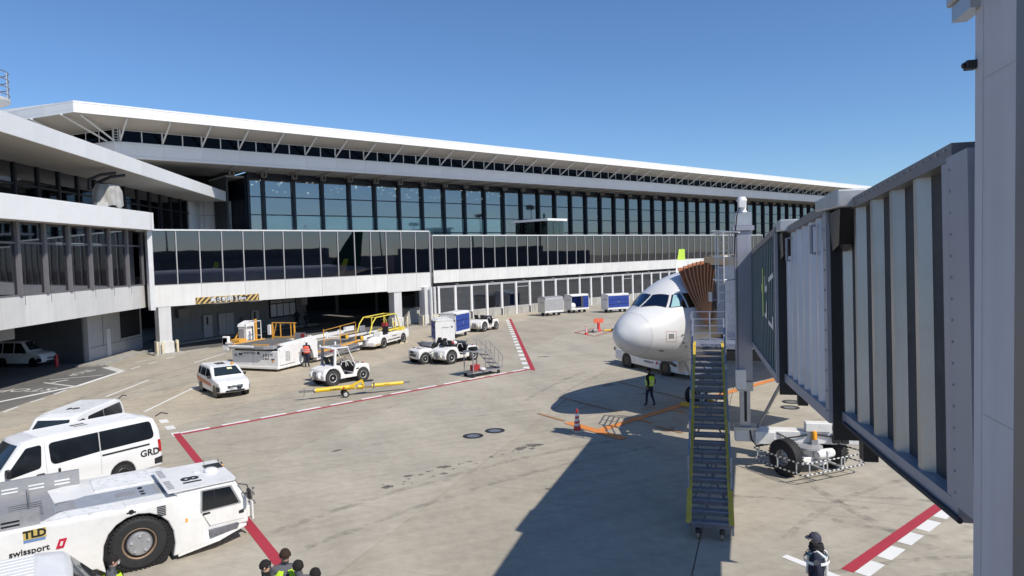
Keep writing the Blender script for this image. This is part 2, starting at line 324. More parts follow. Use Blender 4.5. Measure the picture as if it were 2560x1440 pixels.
def obj(name, me, parent=None, loc=None, rot=None, bevel=0, seg=2):
    o = bpy.data.objects.new(name, me); COL.objects.link(o)
    if parent: o.parent = parent
    if loc is not None: o.location = loc
    if rot is not None: o.rotation_euler = rot if isinstance(rot, (tuple, list, Euler)) else (0, 0, rot)
    if bevel:
        b = o.modifiers.new('bevel', 'BEVEL'); b.width = bevel; b.segments = seg; b.limit_method = 'ANGLE'; b.angle_limit = radians(35)
    return o
def tag(o, label=None, cat=None, group=None, kind=None):
    if label: o['label'] = label
    if cat: o['category'] = cat
    if group: o['group'] = group
    if kind: o['kind'] = kind
    return o
def thing(name, label, cat, loc=(0, 0, 0), rz=0.0, group=None):
    o = bpy.data.objects.new(name, None); o.empty_display_size = .2; COL.objects.link(o); o.location = loc; o.rotation_euler = (0, 0, rz)
    return tag(o, label, cat, group)
def heading(phi): return radians(90 - phi)       # compass angle from +Y (clockwise) -> z rotation that points local +x there
def copy_tree(o, parent=None, kids=None):
    if kids is None:
        kids = {}
        for q in COL.objects: kids.setdefault(q.parent, []).append(q)
    c = o.copy(); COL.objects.link(c); c.parent = parent
    for ch in kids.get(o, []): copy_tree(ch, c, kids)
    return c
_text_cache = {}
def text_mesh(txt, size, depth=.004, bold=0.0):
    k = (txt, size, depth, bold)
    if k not in _text_cache:
        cu = bpy.data.curves.new('lettering', 'FONT'); cu.body = txt; cu.size = size; cu.extrude = depth; cu.align_x = 'CENTER'; cu.align_y = 'CENTER'; cu.offset = bold; cu.resolution_u = 3
        o = bpy.data.objects.new('tmp', cu); COL.objects.link(o); dg = bpy.context.evaluated_depsgraph_get(); dg.update()
        me = bpy.data.meshes.new_from_object(o.evaluated_get(dg)); bpy.data.objects.remove(o); bpy.data.curves.remove(cu); _text_cache[k] = me
    return _text_cache[k].copy()
def letter(txt, size, m, parent, loc, right, up, bold=0.0, name='lettering', depth=.004, shear=0.0, width=1.0):
    """flat lettering lying in the plane spanned by right and up"""
    me = text_mesh(txt, size, depth, bold); me.materials.clear(); me.materials.append(M[m])
    r = Vector(right).normalized(); u = Vector(up); u = (u - r * u.dot(r)).normalized(); n = r.cross(u)
    for v in me.vertices:
        x, y, z = v.co; x = x * width + shear * y; v.co = r * x + u * y + n * z
    return obj(name, me, parent, loc)
def rounded(poly, rad, seg=4):
    """round the corners of a closed polygon; rad is one radius or one per corner"""
    out = []; n = len(poly)
    for i, p in enumerate(poly):
        r = rad[i] if isinstance(rad, (list, tuple)) else rad
        p = Vector(p); a = Vector(poly[i - 1]); b = Vector(poly[(i + 1) % n]); da = (a - p); db = (b - p)
        if r <= 0: out.append(tuple(p)); continue
        la, lb = da.length, db.length; da /= la; db /= lb; ang = da.angle(db); t = min(r / max(math.tan(ang / 2), .05), la * .48, lb * .48)
        q0 = p + da * t; q1 = p + db * t
        for k in range(seg + 1):
            u = k / seg; out.append(tuple(q0 * (1 - u) ** 2 + p * 2 * u * (1 - u) + q1 * u * u))
    return out
def arch(cx, r, z0, n=10, cz=None):
    """wheel-arch cut in a lower outline, front to back (x falling)"""
    cz = z0 if cz is None else cz; a0 = math.asin(min(1, max(-1, (z0 - cz) / r)))
    return [(cx + r * cos(a0 + (pi - 2 * a0) * k / n), cz + r * sin(a0 + (pi - 2 * a0) * k / n)) for k in range(n + 1)]
class Shell:
    """vehicle skin: side outline (x, z) drawn out to half width W, edges rounded over r, sides leaning in above the belt, ends bowed in plan"""
    def __init__(s, outline, W, r=.08, belt=1.0, lean=.12, bow=.10, x0=None, x1=None, taper=.06, tl=.6):
        s.o = outline; s.W = W; s.r = r; s.belt = belt; s.lean = lean; s.bow = bow; s.tl = tl; s.taper = taper
        s.x0 = min(p[0] for p in outline) if x0 is None else x0; s.x1 = max(p[0] for p in outline) if x1 is None else x1
    def deform(s, x, y, z):
        k = 1 - s.lean * max(0, z - s.belt) / s.W
        for e, sg in ((s.x1, 1), (s.x0, -1)):
            d = (e - x) * sg
            if d < s.tl: k *= 1 - s.taper * (1 - d / s.tl) ** 2 * (1 if sg > 0 else .5)
        t = abs(y) / s.W; y *= k
        cx = (s.x0 + s.x1) / 2; q = (x - cx) / ((s.x1 - s.x0) / 2)
        if abs(q) > .45: x -= math.copysign(s.bow * t * t * min(1, (abs(q) - .45) / .4), q)
        return (x, y, z)
    def mesh(s, name, mats):
        o = s.o; n = len(o); area = sum(o[i][0] * o[(i + 1) % n][1] - o[(i + 1) % n][0] * o[i][1] for i in range(n))
        if area < 0: o = o[::-1]
        nrm = []
        for i in range(n):
            a = Vector(o[i]) - Vector(o[i - 1]); b = Vector(o[(i + 1) % n]) - Vector(o[i])
            na = Vector((a.y, -a.x)); nb = Vector((b.y, -b.x)); na = na.normalized() if na.length > 1e-6 else nb.normalized(); nb = nb.normalized() if nb.length > 1e-6 else na
            m = na + nb; m = m.normalized() if m.length > .2 else na; nrm.append(m * min(1.4, 1 / max(.5, m.dot(na))))
        ys = [(-s.W, s.r)]; K = 3
        prof = [(1 - cos(pi / 2 * k / K), 1 - sin(pi / 2 * k / K)) for k in range(K, -1, -1)]   # (inset from side, inset from outline)
        rows = []
        for k in range(K + 1):
            a = pi / 2 * k / K; rows.append((-(s.W - s.r * (1 - sin(a))), s.r * (1 - cos(a)))) if False else rows.append((-(s.W - s.r + s.r * cos(a)), s.r * (1 - sin(a))))
        flat = s.W - s.r
        mid = [(-flat + 2 * flat * k / 6, 0) for k in range(1, 6)]
        rows = rows + mid + [(-y, d) for y, d in rows[::-1]]
        bm = bmesh.new(); R = []
        for y, d in rows: R.append([bm.verts.new((o[i][0] - nrm[i].x * d, y, o[i][1] - nrm[i].y * d)) for i in range(n)])
        for k in range(len(R) - 1):
            for i in range(n): bm.faces.new((R[k][i], R[k][(i + 1) % n], R[k + 1][(i + 1) % n], R[k + 1][i]))
        bm.faces.new(R[0]); bm.faces.new(R[-1][::-1])
        s._cut(bm)
        bmesh.ops.triangulate(bm, faces=[f for f in bm.faces if len(f.verts) > 6])
        for v in bm.verts: v.co = s.deform(*v.co)
        bmesh.ops.recalc_face_normals(bm, faces=bm.faces)
        me = bpy.data.meshes.new(name); bm.to_mesh(me); bm.free()
        for m in mats if isinstance(mats, (list, tuple)) else [mats]: me.materials.append(M[m])
        me.polygons.foreach_set('use_smooth', [True] * len(me.polygons)); me.set_sharp_from_angle(angle=radians(28)); return me
    def _cut(s, bm):
        for co, no in [((0, 0, s.belt), (0, 0, 1))] + [((x, 0, 0), (1, 0, 0)) for x in (s.x1 - s.tl, s.x1 - s.tl / 2, s.x0 + s.tl, s.x0 + s.tl / 2)]:
            bmesh.ops.bisect_plane(bm, geom=bm.verts[:] + bm.edges[:] + bm.faces[:], plane_co=co, plane_no=no)
    def side(s, name, poly, m, parent, sgn=1, off=.006, thick=.012, smooth=None):
        """panel that follows the flank (window, trim, door) on side sgn (+1 = local +y)"""
        bm = bmesh.new(); W = s.W
        a = [bm.verts.new((x, W, z)) for x, z in poly]; bm.faces.new(a); s._cut(bm)
        bmesh.ops.triangulate(bm, faces=bm.faces[:])
        for v in bm.verts: v.co = s.deform(*v.co)
        for v in bm.verts: v.co = (v.co.x, v.co.y + off, v.co.z)
        r = bmesh.ops.extrude_face_region(bm, geom=bm.faces[:])
        for v in [g for g in r['geom'] if isinstance(g, bmesh.types.BMVert)]: v.co.y -= thick
        for v in bm.verts: v.co.y *= sgn
        bmesh.ops.recalc_face_normals(bm, faces=bm.faces)
        me = bpy.data.meshes.new(name); bm.to_mesh(me); bm.free(); me.materials.append(M[m]); return obj(name, me, parent)
    def face(s, name, p0, p1, w0, w1, m, parent, off=.008, thick=.014, yc=0.0, n=8):
        """panel on the front, back or roof skin between outline points p0 and p1 with half widths w0, w1"""
        d = Vector((p1[0] - p0[0], p1[1] - p0[1])).normalized(); nx, nz = d.y, -d.x
        cx = (s.x0 + s.x1) / 2
        if (nx * ((p0[0] + p1[0]) / 2 - cx) < 0) if abs(nx) > .5 else nz < 0: nx, nz = -nx, -nz
        mb = MB(); vs = []
        for o_ in (off, off - thick):
            for k in range(4):
                t = k / 3; x = p0[0] + (p1[0] - p0[0]) * t + nx * o_; z = p0[1] + (p1[1] - p0[1]) * t + nz * o_; w = w0 + (w1 - w0) * t
                for j in range(n + 1): vs.append(s.deform(x, yc + w * (2 * j / n - 1), z))
        fs = []; m1 = n + 1
        for b in (0, 4 * m1):
            for k in range(3):
                for j in range(n): fs.append((b + k * m1 + j, b + k * m1 + j + 1, b + (k + 1) * m1 + j + 1, b + (k + 1) * m1 + j))
        mb.add(vs, fs); return mb.build(name, m, parent, smooth=40)
_wheel = {}
def wheel(parent, x, y, r, w, side, rim='rim_steel', tyre='rubber', rimr=.6, holes=6, steer=0.0, name='wheel'):
    """wheel with its tyre and rim, axle along y, outer face on side (+1/-1)"""
    k = (r, w, rim, tyre, rimr, holes)
    if k not in _wheel:
        h = w / 2; ri = r * rimr
        t = MB().lathe([(ri, -h * .85), (ri * 1.06, -h), (r * .86, -h), (r * .965, -h * .8), (r, -h * .5), (r, -h * .12), (r * .985, -h * .08), (r * .985, h * .08), (r, h * .12), (r, h * .5), (r * .965, h * .8), (r * .86, h), (ri * 1.06, h), (ri, h * .85), (ri, -h * .85)], ax=(0, 1, 0), n=32)
        n = 40
        for j in range(n):   # tread blocks on the shoulders
            a = 2 * pi * j / n
            for sg in (-1, 1):
                c = Vector((cos(a) * r * .985, sg * h * .78, sin(a) * r * .985)); t.bar(c - Vector((-sin(a), 0, cos(a))) * r * .045, c + Vector((-sin(a), 0, cos(a))) * r * .045, h * .3, r * .05, up=(cos(a), 0, sin(a)))
        tm = t.mesh('tyre', tyre, 30)
        d = MB().lathe([(ri * 1.02, -h * .8), (ri * 1.02, h * .86), (ri * .97, h * .92), (ri * .92, h * .84), (ri * .86, h * .30), (ri * .62, h * .42), (ri * .40, h * .60), (ri * .22, h * .62), (ri * .2, h * .8), (.0, h * .8)], ax=(0, 1, 0), n=28)
        hh = MB()
        for j in range(holes):
            a = 2 * pi * (j + .5) / holes; c = Vector((cos(a) * ri * .72, h * .37, sin(a) * ri * .72)); hh.cyl(c, c + Vector((0, h * .03, 0)), ri * .10, 10)
            a = 2 * pi * j / holes; c = Vector((cos(a) * ri * .36, h * .6, sin(a) * ri * .36)); hh.cyl(c, c + Vector((0, h * .1, 0)), ri * .045, 6)
        _wheel[k] = (tm, d.mesh('rim', rim, 30), hh.mesh('lug_nut', 'black_plastic'))
    tm, dm, hm = _wheel[k]
    o = obj(name, tm, parent, (x, y, r), (0, 0, (0 if side > 0 else pi) + steer)); obj('rim', dm, o); obj('lug_nut', hm, o)
    return o
def steering(parent, loc, r, tilt, m='black_plastic'):
    mb = MB(); R = Matrix.Rotation(tilt, 3, 'Y'); mb.tube([R @ Vector((cos(2 * pi * k / 18) * r, sin(2 * pi * k / 18) * r, 0)) for k in range(18)], r * .09, 6, closed=True)
    for k in range(3): mb.tube([(0, 0, 0), R @ Vector((cos(2 * pi * k / 3) * r, sin(2 * pi * k / 3) * r, 0))], r * .07, 5)
    mb.tube([(0, 0, 0), R @ Vector((0, 0, -.35))], r * .12, 6)
    return mb.build('steering_wheel', m, parent, loc, smooth=40)
def flat(name, pts, z, m, parent=None, t=.003):
    return MB().slab(pts, z, z + t).build(name, m, parent)
def strip(a, b, w):
    a = Vector(a); b = Vector(b); d = (b - a).normalized(); n = Vector((-d.y, d.x)) * w / 2
    return [tuple(a - n), tuple(b - n), tuple(b + n), tuple(a + n)]

# ------------------------------------------------------------------ ground
apron = MB().slab([(-1500, -1500), (1500, -1500), (1500, 2500), (-1500, 2500)], -.3, -.03).build('apron', 'apron_base'); tag(apron, kind='structure')
LA = radians(20); LD = Vector((sin(LA), cos(LA))); LN = Vector((cos(LA), -sin(LA)))
def lane(q, p): v = LN * q + LD * p; return (v.x, v.y)
tones = [3, 1, 3, 1, 0, 1, 2, 1, 2, 1, 2, 0, 1, 2, 1]
for i in range(-5, 10):
    q0 = -23.95 + i * 7.47 + 7.47 * .0; q1 = q0 + 7.47
    for j in range(7):
        p0 = -18 + 22.4 * j; g = .016
        o = MB().slab([lane(q0 + g, p0 + g * .3), lane(q1 - g, p0 + g * .3), lane(q1 - g, p0 + 22.4 - g * .3), lane(q0 + g, p0 + 22.4 - g * .3)], -.028, 0).build('concrete_slab', SLAB[tones[(i + 5) % len(tones)]], apron)
flat('asphalt_patch', [(-60, 20), (-24.6, 20), (-25.3, 34), (-25.9, 45.5), (-28.2, 48.2), (-30, 50), (-60, 50)], .001, 'asphalt', apron)
flat('asphalt_patch', [(-32, 54.8), (-27.0, 55.2), (-19, 63.2), (-8, 73.5), (-14, 100), (-40, 100)], .001, 'asphalt', apron)
LINES = [
    ((-13.85, 28.23), (1.08, 42.17), 'line_red', 0.24),
    ((1.14, 41.57), (-0.31, 75.63), 'line_red', 0.26),
    ((-14.02, 28.43), (-5.26, 15.36), 'line_red', 0.27),
    ((7.04, 14.66), (11.79, 18.7), 'line_red', 0.26),
    ((6.0, 15.46), (6.92, 14.03), 'line_white', 0.20),
    ((-17.67, 32.83), (-18.12, 39.7), 'line_white', 0.13),
    ((-21.88, 36.95), (-22.21, 41.99), 'line_white', 0.13),
    ((-22.55, 48.77), (-22.22, 53.48), 'line_white', 0.13),
    ((-26.08, 54.46), (-25.23, 57.34), 'line_white', 0.13),
    ((-24.97, 33.65), (-25.15, 34.92), 'line_white', 0.13),
    ((-25.28, 35.98), (-25.22, 36.98), 'line_white', 0.13),
    ((-25.4, 38.08), (-25.53, 39.34), 'line_white', 0.13),
    ((-25.81, 46.58), (-25.82, 47.76), 'line_white', 0.13),
    ((-25.84, 48.82), (-25.71, 49.89), 'line_white', 0.13),
    ((-25.75, 51.25), (-25.6, 52.23), 'line_white', 0.13),
    ((-27.23, 35.95), (-25.62, 40.56), 'line_white', 0.30),
    ((-25.62, 40.56), (-25.9, 45.64), 'line_white', 0.30),
    ((-25.9, 45.64), (-28.21, 47.83), 'line_white_old', 0.55),
    ((-28.61, 42.03), (-25.85, 40.47), 'line_white_old', 0.20),
    ((-28.9, 43.02), (-26.36, 44.34), 'line_white_old', 0.15),
    ((-28.07, 41.95), (-27.66, 42.83), 'line_white_old', 0.30),
    ((-27.19, 49.79), (-26.87, 50.68), 'line_white', 0.12),
    ((-0.74, 74.36), (-2.81, 72.32), 'line_white_old', 0.15),
    ((0.33, 73.59), (2.12, 76.81), 'line_white_old', 0.12),
    ((-8.95, 66.59), (-7.97, 68.15), 'line_white_old', 0.15),
    ((-8.92, 71.12), (-12.7, 64.14), 'line_white_old', 0.12),
    ((3.3, 27.04), (6.93, 30.5), 'line_orange', 0.36),
    ((6.93, 30.5), (14.2, 36.94), 'line_orange', 0.36),
    ((14.2, 36.94), (19.12, 41.59), 'line_orange', 0.36),
    ((0.99, 30.22), (2.04, 28.7), 'line_orange_old', 0.16),
    ((2.15, 28.41), (4.02, 25.66), 'line_orange', 0.42),
    ((4.78, 29.01), (5.53, 27.95), 'line_orange', 0.13),
    ((6.69, 30.61), (7.27, 29.6), 'line_orange', 0.13),
    ((2.19, 33.56), (4.48, 30.09), 'line_orange_old', 0.12),
    ((5.55, 37.09), (7.95, 32.32), 'line_orange_old', 0.12),
    ((5.58, 27.42), (6.34, 26.28), 'line_orange_old', 0.18),
    ((5.38, 60.64), (6.77, 57.63), 'line_red', 0.12),
    ((6.77, 57.63), (8.66, 60.76), 'line_red', 0.12),
    ((8.66, 60.76), (7.21, 63.44), 'line_red', 0.12),
    ((7.21, 63.44), (5.38, 60.64), 'line_red', 0.12),
    ((-23.98, 64.61), (-20.28, 77.78), 'line_white_old', 0.12),
    ((-21.43, 72.5), (-18.43, 83.72), 'line_yellow', 0.12),
]
_z = .005
for a, b, m, w in LINES:
    flat('painted_line', strip(a, b, w), _z, m, apron, .002); _z += .0004
def dashes(a, b, off, first, period, length, w, n, m='line_white'):
    a = Vector(a); b = Vector(b); d = (b - a).normalized(); nn = Vector((-d.y, d.x))
    for k in range(n):
        s = first + period * k; c = a + nn * off
        flat('painted_dash', strip(c + d * s, c + d * (s + length), w), .0046, m, apron, .002)
dashes((-13.85, 28.23), (1.08, 42.17), .25, .15, 1.715, 1.2, .24, 12)
dashes((1.14, 41.57), (-.31, 75.63), .34, .5, 1.86, .95, .36, 18)
dashes((7.04, 14.66), (11.79, 18.7), -.29, .05, 1.13, .8, .30, 6)
for a in ((-15.70, 30.77), (-14.80, 29.51), (-13.95, 28.30)):
    flat('painted_dash', strip((a[0] - .22, a[1] + .32), (a[0] + .22, a[1] - .32), .34), .0046, 'line_white', apron, .002)
for txt, x, y, ang, s in (('STOP', -28.0, 39.7, 178, 1.35), ('STOP', -28.6, 45.6, -92, 1.0), ('13', 5.9, 30.6, 40, .8), ('A321', 3.2, 31.2, 54, .42), ('NO STEP', 6.6, 34.3, 54, .40), ('B767', 6.0, 26.9, 54, .42)):
    c, s_ = cos(radians(ang)), sin(radians(ang))
    letter(txt, s, 'line_white_old' if txt == 'STOP' else 'line_orange_old', apron, (x, y, .006), (c, s_, 0), (-s_, c, 0), name='painted_letters', depth=.0015)
def disc(x, y, r, m, name, z, n=28, parent=apron, ax=1.0, rot=0.0, wob=0.0):
    pts = []
    for k in range(n):
        a = 2 * pi * k / n; rr = r * (1 + wob * pnoise(Vector((cos(a) * 1.7 + x * 3, sin(a) * 1.7 + y * 3, 2.2)))); px, py = cos(a) * rr * ax, sin(a) * rr
        pts.append((x + px * cos(rot) - py * sin(rot), y + px * sin(rot) + py * cos(rot)))
    return flat(name, pts, z, m, parent)
for i, (x, y) in enumerate(((-1.67, 26.73), (-.84, 27.44), (12.45, 31.11), (11.96, 30.02))):
    t = thing('pit_cover', ['round steel pit cover, farther from the cone of the ringed pair', 'round steel pit cover, nearer to the cone of the ringed pair', 'round steel pit cover behind the bridge wheels, farther of the two', 'round steel pit cover behind the bridge wheels, nearer of the two'][i], 'pit cover', (x, y, 0), 0, 'round pit covers in the apron')
    MB().lathe([(.25, 0), (.25, .012), (.40, .012), (.40, 0)], n=36).build('ring', 'rubber', t); MB().lathe([(0, .009), (.28, .009), (.28, 0)], n=36).build('lid', 'steel', t)
    lg = MB(); lg.box(-.10, -.03, -.04, .0, .010, .016); lg.box(.04, .09, -.06, -.03, .010, .016); lg.build('lid_handle', 'galvanised', t)
for x, y, r, ax, rot in ((-2.43, 22.87, .15, 1.6, .3), (-2.35, 22.15, .085, 1.2, .1), (-3.49, 22.0, .10, 1.5, .5), (.62, 25.19, .19, 1.4, .2), (.15, 24.8, .15, 1.9, .9), (.55, 24.75, .08, 1.3, 0), (-3.97, 21.0, .13, 1.2, .4), (-1.6, 23.4, .05, 1.5, .2), (-.9, 23.9, .05, 1.6, .7), (-.5, 24.1, .04, 1, 0), (-2.9, 22.4, .05, 1.5, .3), (-3.1, 22.1, .045, 2, .3), (.9, 20.4, .06, 1.3, 0), (4.9, 36.3, .22, 2.0, .5), (-6.6, 25.2, .11, 1.6, .9), (2.0, 47, .2, 2.2, .2), (-5.4, 50.5, .25, 2.4, .4)):
    disc(x, y, r, 'oil', 'oil_stain', .0015, ax=ax, rot=rot, wob=.7)
random.seed(3)
for k in range(30):
    t = k / 29; x = -4.2 + 5.2 * t + random.gauss(0, .28); y = 20.9 + 4.6 * t + random.gauss(0, .28)
    disc(x, y, random.uniform(.012, .04), 'oil', 'oil_stain', .0015, n=9, ax=random.uniform(1, 2), rot=random.random() * 3, wob=.4)

def arc_strip(x, y, ang, R_, sweep, w):
    """tyre track: a bent ribbon starting at (x, y) in direction ang"""
    L_, R2 = [], []; n = 14; p = Vector((x, y)); a = radians(ang)
    for k in range(n + 1):
        d = Vector((sin(a), cos(a))); nn = Vector((d.y, -d.x)); L_.append(p - nn * w / 2); R2.append(p + nn * w / 2); p = p + d * (R_ * radians(abs(sweep)) / n); a += radians(sweep) / n
    mb = MB(); m_ = n + 1; mb.add([(q.x, q.y, .0035) for q in L_ + R2], [(i, i + 1, m_ + i + 1, m_ + i) for i in range(n)]); return mb.build('tyre_mark', 'tyre_mark', apron)
random.seed(21)
for x, y, ang, R_, sw in ((6.5, 14.5, 70, 9, 60), (7.2, 13.8, 70, 9, 60), (8.0, 17.5, 130, 7, -70), (6.4, 16.4, 40, 14, 35), (5.6, 19.5, 100, 10, 40), (9.5, 15.6, -20, 12, 50), (-6.5, 17.5, 40, 30, 25), (-5.2, 16.6, 40, 30, 25), (-13, 31, 50, 34, -20), (-11.8, 30.2, 50, 34, -20), (-20, 38, 20, 40, 16), (-18.6, 37.4, 20, 40, 16), (-7, 52, 40, 26, -22), (-2, 30, 75, 22, -24), (0.5, 33, 20, 40, 12), (1.9, 33, 20, 40, 12), (9.5, 19, 100, 8, 70), (4, 50, 30, 30, 20), (-23, 33, -2, 60, 14), (-21.5, 33, -2, 60, 14)):
    arc_strip(x, y, ang, R_, sw, random.uniform(.16, .3))

# ------------------------------------------------------------------ terminal buildings
_bx = {}
def boxmesh(sx, sy, sz, m, name, bev=0):
    """shared box mesh with its min corner at the origin"""
    k = (round(sx, 3), round(sy, 3), round(sz, 3), m)
    if k not in _bx: _bx[k] = MB().box(0, sx, 0, sy, 0, sz).mesh(name, m)
    return _bx[k]
def bx(name, parent, x0, x1, y0, y1, z0, z1, m, bevel=0): return obj(name, boxmesh(x1 - x0, y1 - y0, z1 - z0, m, name), parent, (x0, y0, z0), None, bevel, 1)
JG = .012   # joint between cladding panels

# --- main terminal: canopy edge at local y = 0, everything else lies behind it (+y)
T = thing('main_terminal', 'long white terminal with overhanging strutted roof and dark glass front', 'terminal', (-34.7, 61.2, 0), heading(48.5))
X1 = 178.0
rp = MB(); rp.add([(-2.5, .05, 20.06), (X1, .05, 20.06), (X1, 30, 20.06), (-2.5 - .43 / .902 * 30, 30, 20.06), (-2.5, .05, 20.99), (X1, .05, 20.99), (X1, 30, 22.0), (-2.5 - .43 / .902 * 30, 30, 22.0)], [(3, 2, 1, 0), (4, 5, 6, 7), (0, 1, 5, 4), (1, 2, 6, 5), (2, 3, 7, 6), (3, 0, 4, 7)]).build('roof', 'white_panel', T)
k = 0; x = 0.0
while x < X1:
    x1 = x + 3.6
    if k == 0: bx('fascia_panel', T, -2.5, -JG, -.03, .05, 20.30, 20.86, 'white_panel'); bx('fascia_panel', T, -2.5, -JG, -.03, .05, 20.05, 20.29, 'white_panel'); bx('fascia_cap', T, -2.5, -JG, -.05, .05, 20.87, 21.02, 'white_panel')
    bx('fascia_panel', T, x, x1 - JG, -.03, .05, 20.30, 20.86, 'white_panel'); bx('fascia_panel', T, x, x1 - JG, -.03, .05, 20.05, 20.29, 'white_panel'); bx('fascia_cap', T, x, x1 - JG, -.05, .05, 20.87, 21.02, 'white_panel')
    x = x1; k += 1
# return of the canopy round the near end
ea = atan2(.902, -.43)
E_ = bpy.data.objects.new('roof_end', None); COL.objects.link(E_); E_.parent = T; E_.location = (-2.5, 0, 0); E_.rotation_euler = (0, 0, ea)
for k in range(5):
    for z0, z1 in ((20.30, 20.86), (20.05, 20.29), (20.87, 21.02)): bx('fascia_panel', E_, k * 3.6 + .02, k * 3.6 + 3.6 - JG, -.02, .06, z0, z1, 'white_panel')
cx0, cy0 = 1.0, 3.2                                   # corner of the clerestory
c2 = (cx0 - .43 * 22, cy0 + .902 * 22)
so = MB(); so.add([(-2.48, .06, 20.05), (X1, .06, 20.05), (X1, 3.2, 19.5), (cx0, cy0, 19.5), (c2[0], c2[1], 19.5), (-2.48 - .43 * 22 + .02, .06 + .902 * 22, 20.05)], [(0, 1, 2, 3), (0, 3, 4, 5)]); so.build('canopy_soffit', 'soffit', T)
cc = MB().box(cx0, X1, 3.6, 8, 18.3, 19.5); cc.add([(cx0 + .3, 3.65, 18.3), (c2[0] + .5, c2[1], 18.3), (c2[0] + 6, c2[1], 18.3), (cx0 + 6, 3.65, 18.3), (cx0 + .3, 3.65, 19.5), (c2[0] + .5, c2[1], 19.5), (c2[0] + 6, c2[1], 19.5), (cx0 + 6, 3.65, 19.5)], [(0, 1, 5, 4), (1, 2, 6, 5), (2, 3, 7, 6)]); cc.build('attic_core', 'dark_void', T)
fr = MB()
for a in ((0, .05), (1.75, 1.8)): fr.box(a[0], a[1], 0, .06, 0, 1.12)
fr.box(.05, 1.75, 0, .06, 0, .05); fr.box(.05, 1.75, 0, .06, 1.07, 1.12); frm = fr.mesh('window_frame', 'strut_paint')
pm = MB().box(.05, 1.75, .02, .03, .05, 1.07).mesh('pane', 'pane_dark')
br = [MB().bar((.65 if s else 1.15, .10, .05), (1.45 if s else .35, .10, 1.08), .13, .08).mesh('brace', 'strut_paint') for s in (1, 0)]
st = MB().cyl((0, 0, 0), (0, -2.95, 1.62), .085, 10).mesh('roof_strut', 'strut_paint', 40)
x = 1.0 + .6; k = 0
pl = MB().box(0, .10, -.05, .1, 0, 1.2).mesh('post', 'strut_paint')
while x < X1 - 2:
    f = obj('clerestory_window', frm, T, (x, cy0, 18.34)); obj('pane', pm, f); 
    if k < 44: obj('brace', br[k % 2], f)
    if k % 2 == 0: obj('roof_strut', st, T, (x - .06, cy0 - .02, 18.36)); obj('post', pl, T, (x - .10, cy0, 18.3))
    x += 1.8; k += 1
for k in range(6):     # clerestory round the end, and its struts
    f = obj('clerestory_window', frm, T, (cx0 - .43 * (k * 1.8 + 1.85), cy0 + .902 * (k * 1.8 + 1.85), 18.34), (0, 0, ea + pi)); obj('pane', pm, f); obj('brace', br[k % 2], f)
ld = MB()
for s in (0, .34): ld.box(s, s + .05, 0, .05, 0, 1.3)
for q in range(5): ld.box(.05, .34, 0, .04, .15 + q * .25, .19 + q * .25)
ld.build('ladder', 'strut_paint', T, (1.0, 3.0, 18.3))
for p, q in (((cx0 + .1, cy0, 18.4), (-2.0, .5, 20.0)), ((cx0 - .4, cy0 + .5, 18.4), (-3.3, 1.3, 20.0)), ((cx0 - 1.9, cy0 + 4, 18.4), (-5.0, 4.8, 20.0))): MB().cyl(p, q, .085, 10).build('roof_strut', 'strut_paint', T, smooth=40)
x = 1.55 - 3.6 + .02; k = 0
while x < X1:
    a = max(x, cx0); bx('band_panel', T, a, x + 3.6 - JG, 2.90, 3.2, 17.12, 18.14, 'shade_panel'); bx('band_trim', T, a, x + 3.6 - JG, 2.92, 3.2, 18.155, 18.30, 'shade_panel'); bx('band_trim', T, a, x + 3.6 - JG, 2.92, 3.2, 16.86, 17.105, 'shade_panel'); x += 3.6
B_ = bpy.data.objects.new('band_end', None); COL.objects.link(B_); B_.parent = T; B_.location = (cx0, 2.95, 0); B_.rotation_euler = (0, 0, ea)
for k in range(6):
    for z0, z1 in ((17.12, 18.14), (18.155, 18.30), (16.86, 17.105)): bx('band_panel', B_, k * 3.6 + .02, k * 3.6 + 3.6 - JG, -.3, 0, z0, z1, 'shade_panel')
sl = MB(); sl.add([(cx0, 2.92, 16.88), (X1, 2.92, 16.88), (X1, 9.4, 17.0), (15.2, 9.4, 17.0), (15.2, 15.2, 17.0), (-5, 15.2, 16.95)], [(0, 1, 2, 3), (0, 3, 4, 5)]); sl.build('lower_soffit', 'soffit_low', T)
for k in range(46):    # ribs and brackets under the lower soffit
    x = 12 + k * 3.6; MB().bar((x, 3.3, 16.84), (x + 1.0, 9.2, 16.90), .16, .10).build('soffit_rib', 'soffit_low', T)
    if k % 1 == 0: MB().box(x + 1.2, x + 1.32, 8.3, 8.8, 16.45, 16.9).box(x + 1.6, x + 1.72, 8.3, 8.8, 16.45, 16.9).box(x + 1.2, x + 1.72, 8.3, 8.8, 16.42, 16.50).build('soffit_bracket', 'soffit_low', T)
FX = 20.8 - 3.6; FY = 9.35
ZR = (16.35, 14.32, 12.29, 10.26, 8.2)
fin = MB().box(-.13, .13, -.42, .1, 0, 8.75).mesh('fin', 'fin_navy')
hd = MB().box(0, X1 - FX, 0, .3, 16.35, 17.0).build('glass_header', 'fin_navy', T, (FX - 1.8, FY, 0))
pane = [MB().box(.15, 3.45, 0, .02, .05, ZR[i] - ZR[i + 1] - .05).mesh('pane', 'pane_main') for i in range(4)]
pane_m = MB().box(.15, 3.45, 0, .02, .05, 1.98).mesh('pane', 'pane_mint')
tran = MB().box(.13, 3.47, -.10, .08, -.055, .055).mesh('transom', 'fin_navy')
obj('fin', fin, T, (FX - 1.75, FY, 8.2))
nb = int((X1 - FX) / 3.6)
for k in range(nb):
    x = FX + k * 3.6; obj('fin', fin, T, (x, FY, 8.2))
    for i in range(4):
        obj('pane', pane[i] if not (i > 1 and k < 10) else pane_m, T, (x, FY, ZR[i + 1]))
        if i: obj('transom', tran, T, (x, FY, ZR[i]))
half = MB().box(.15, 1.67, 0, .02, .05, 2.0).mesh('pane', 'pane_main')
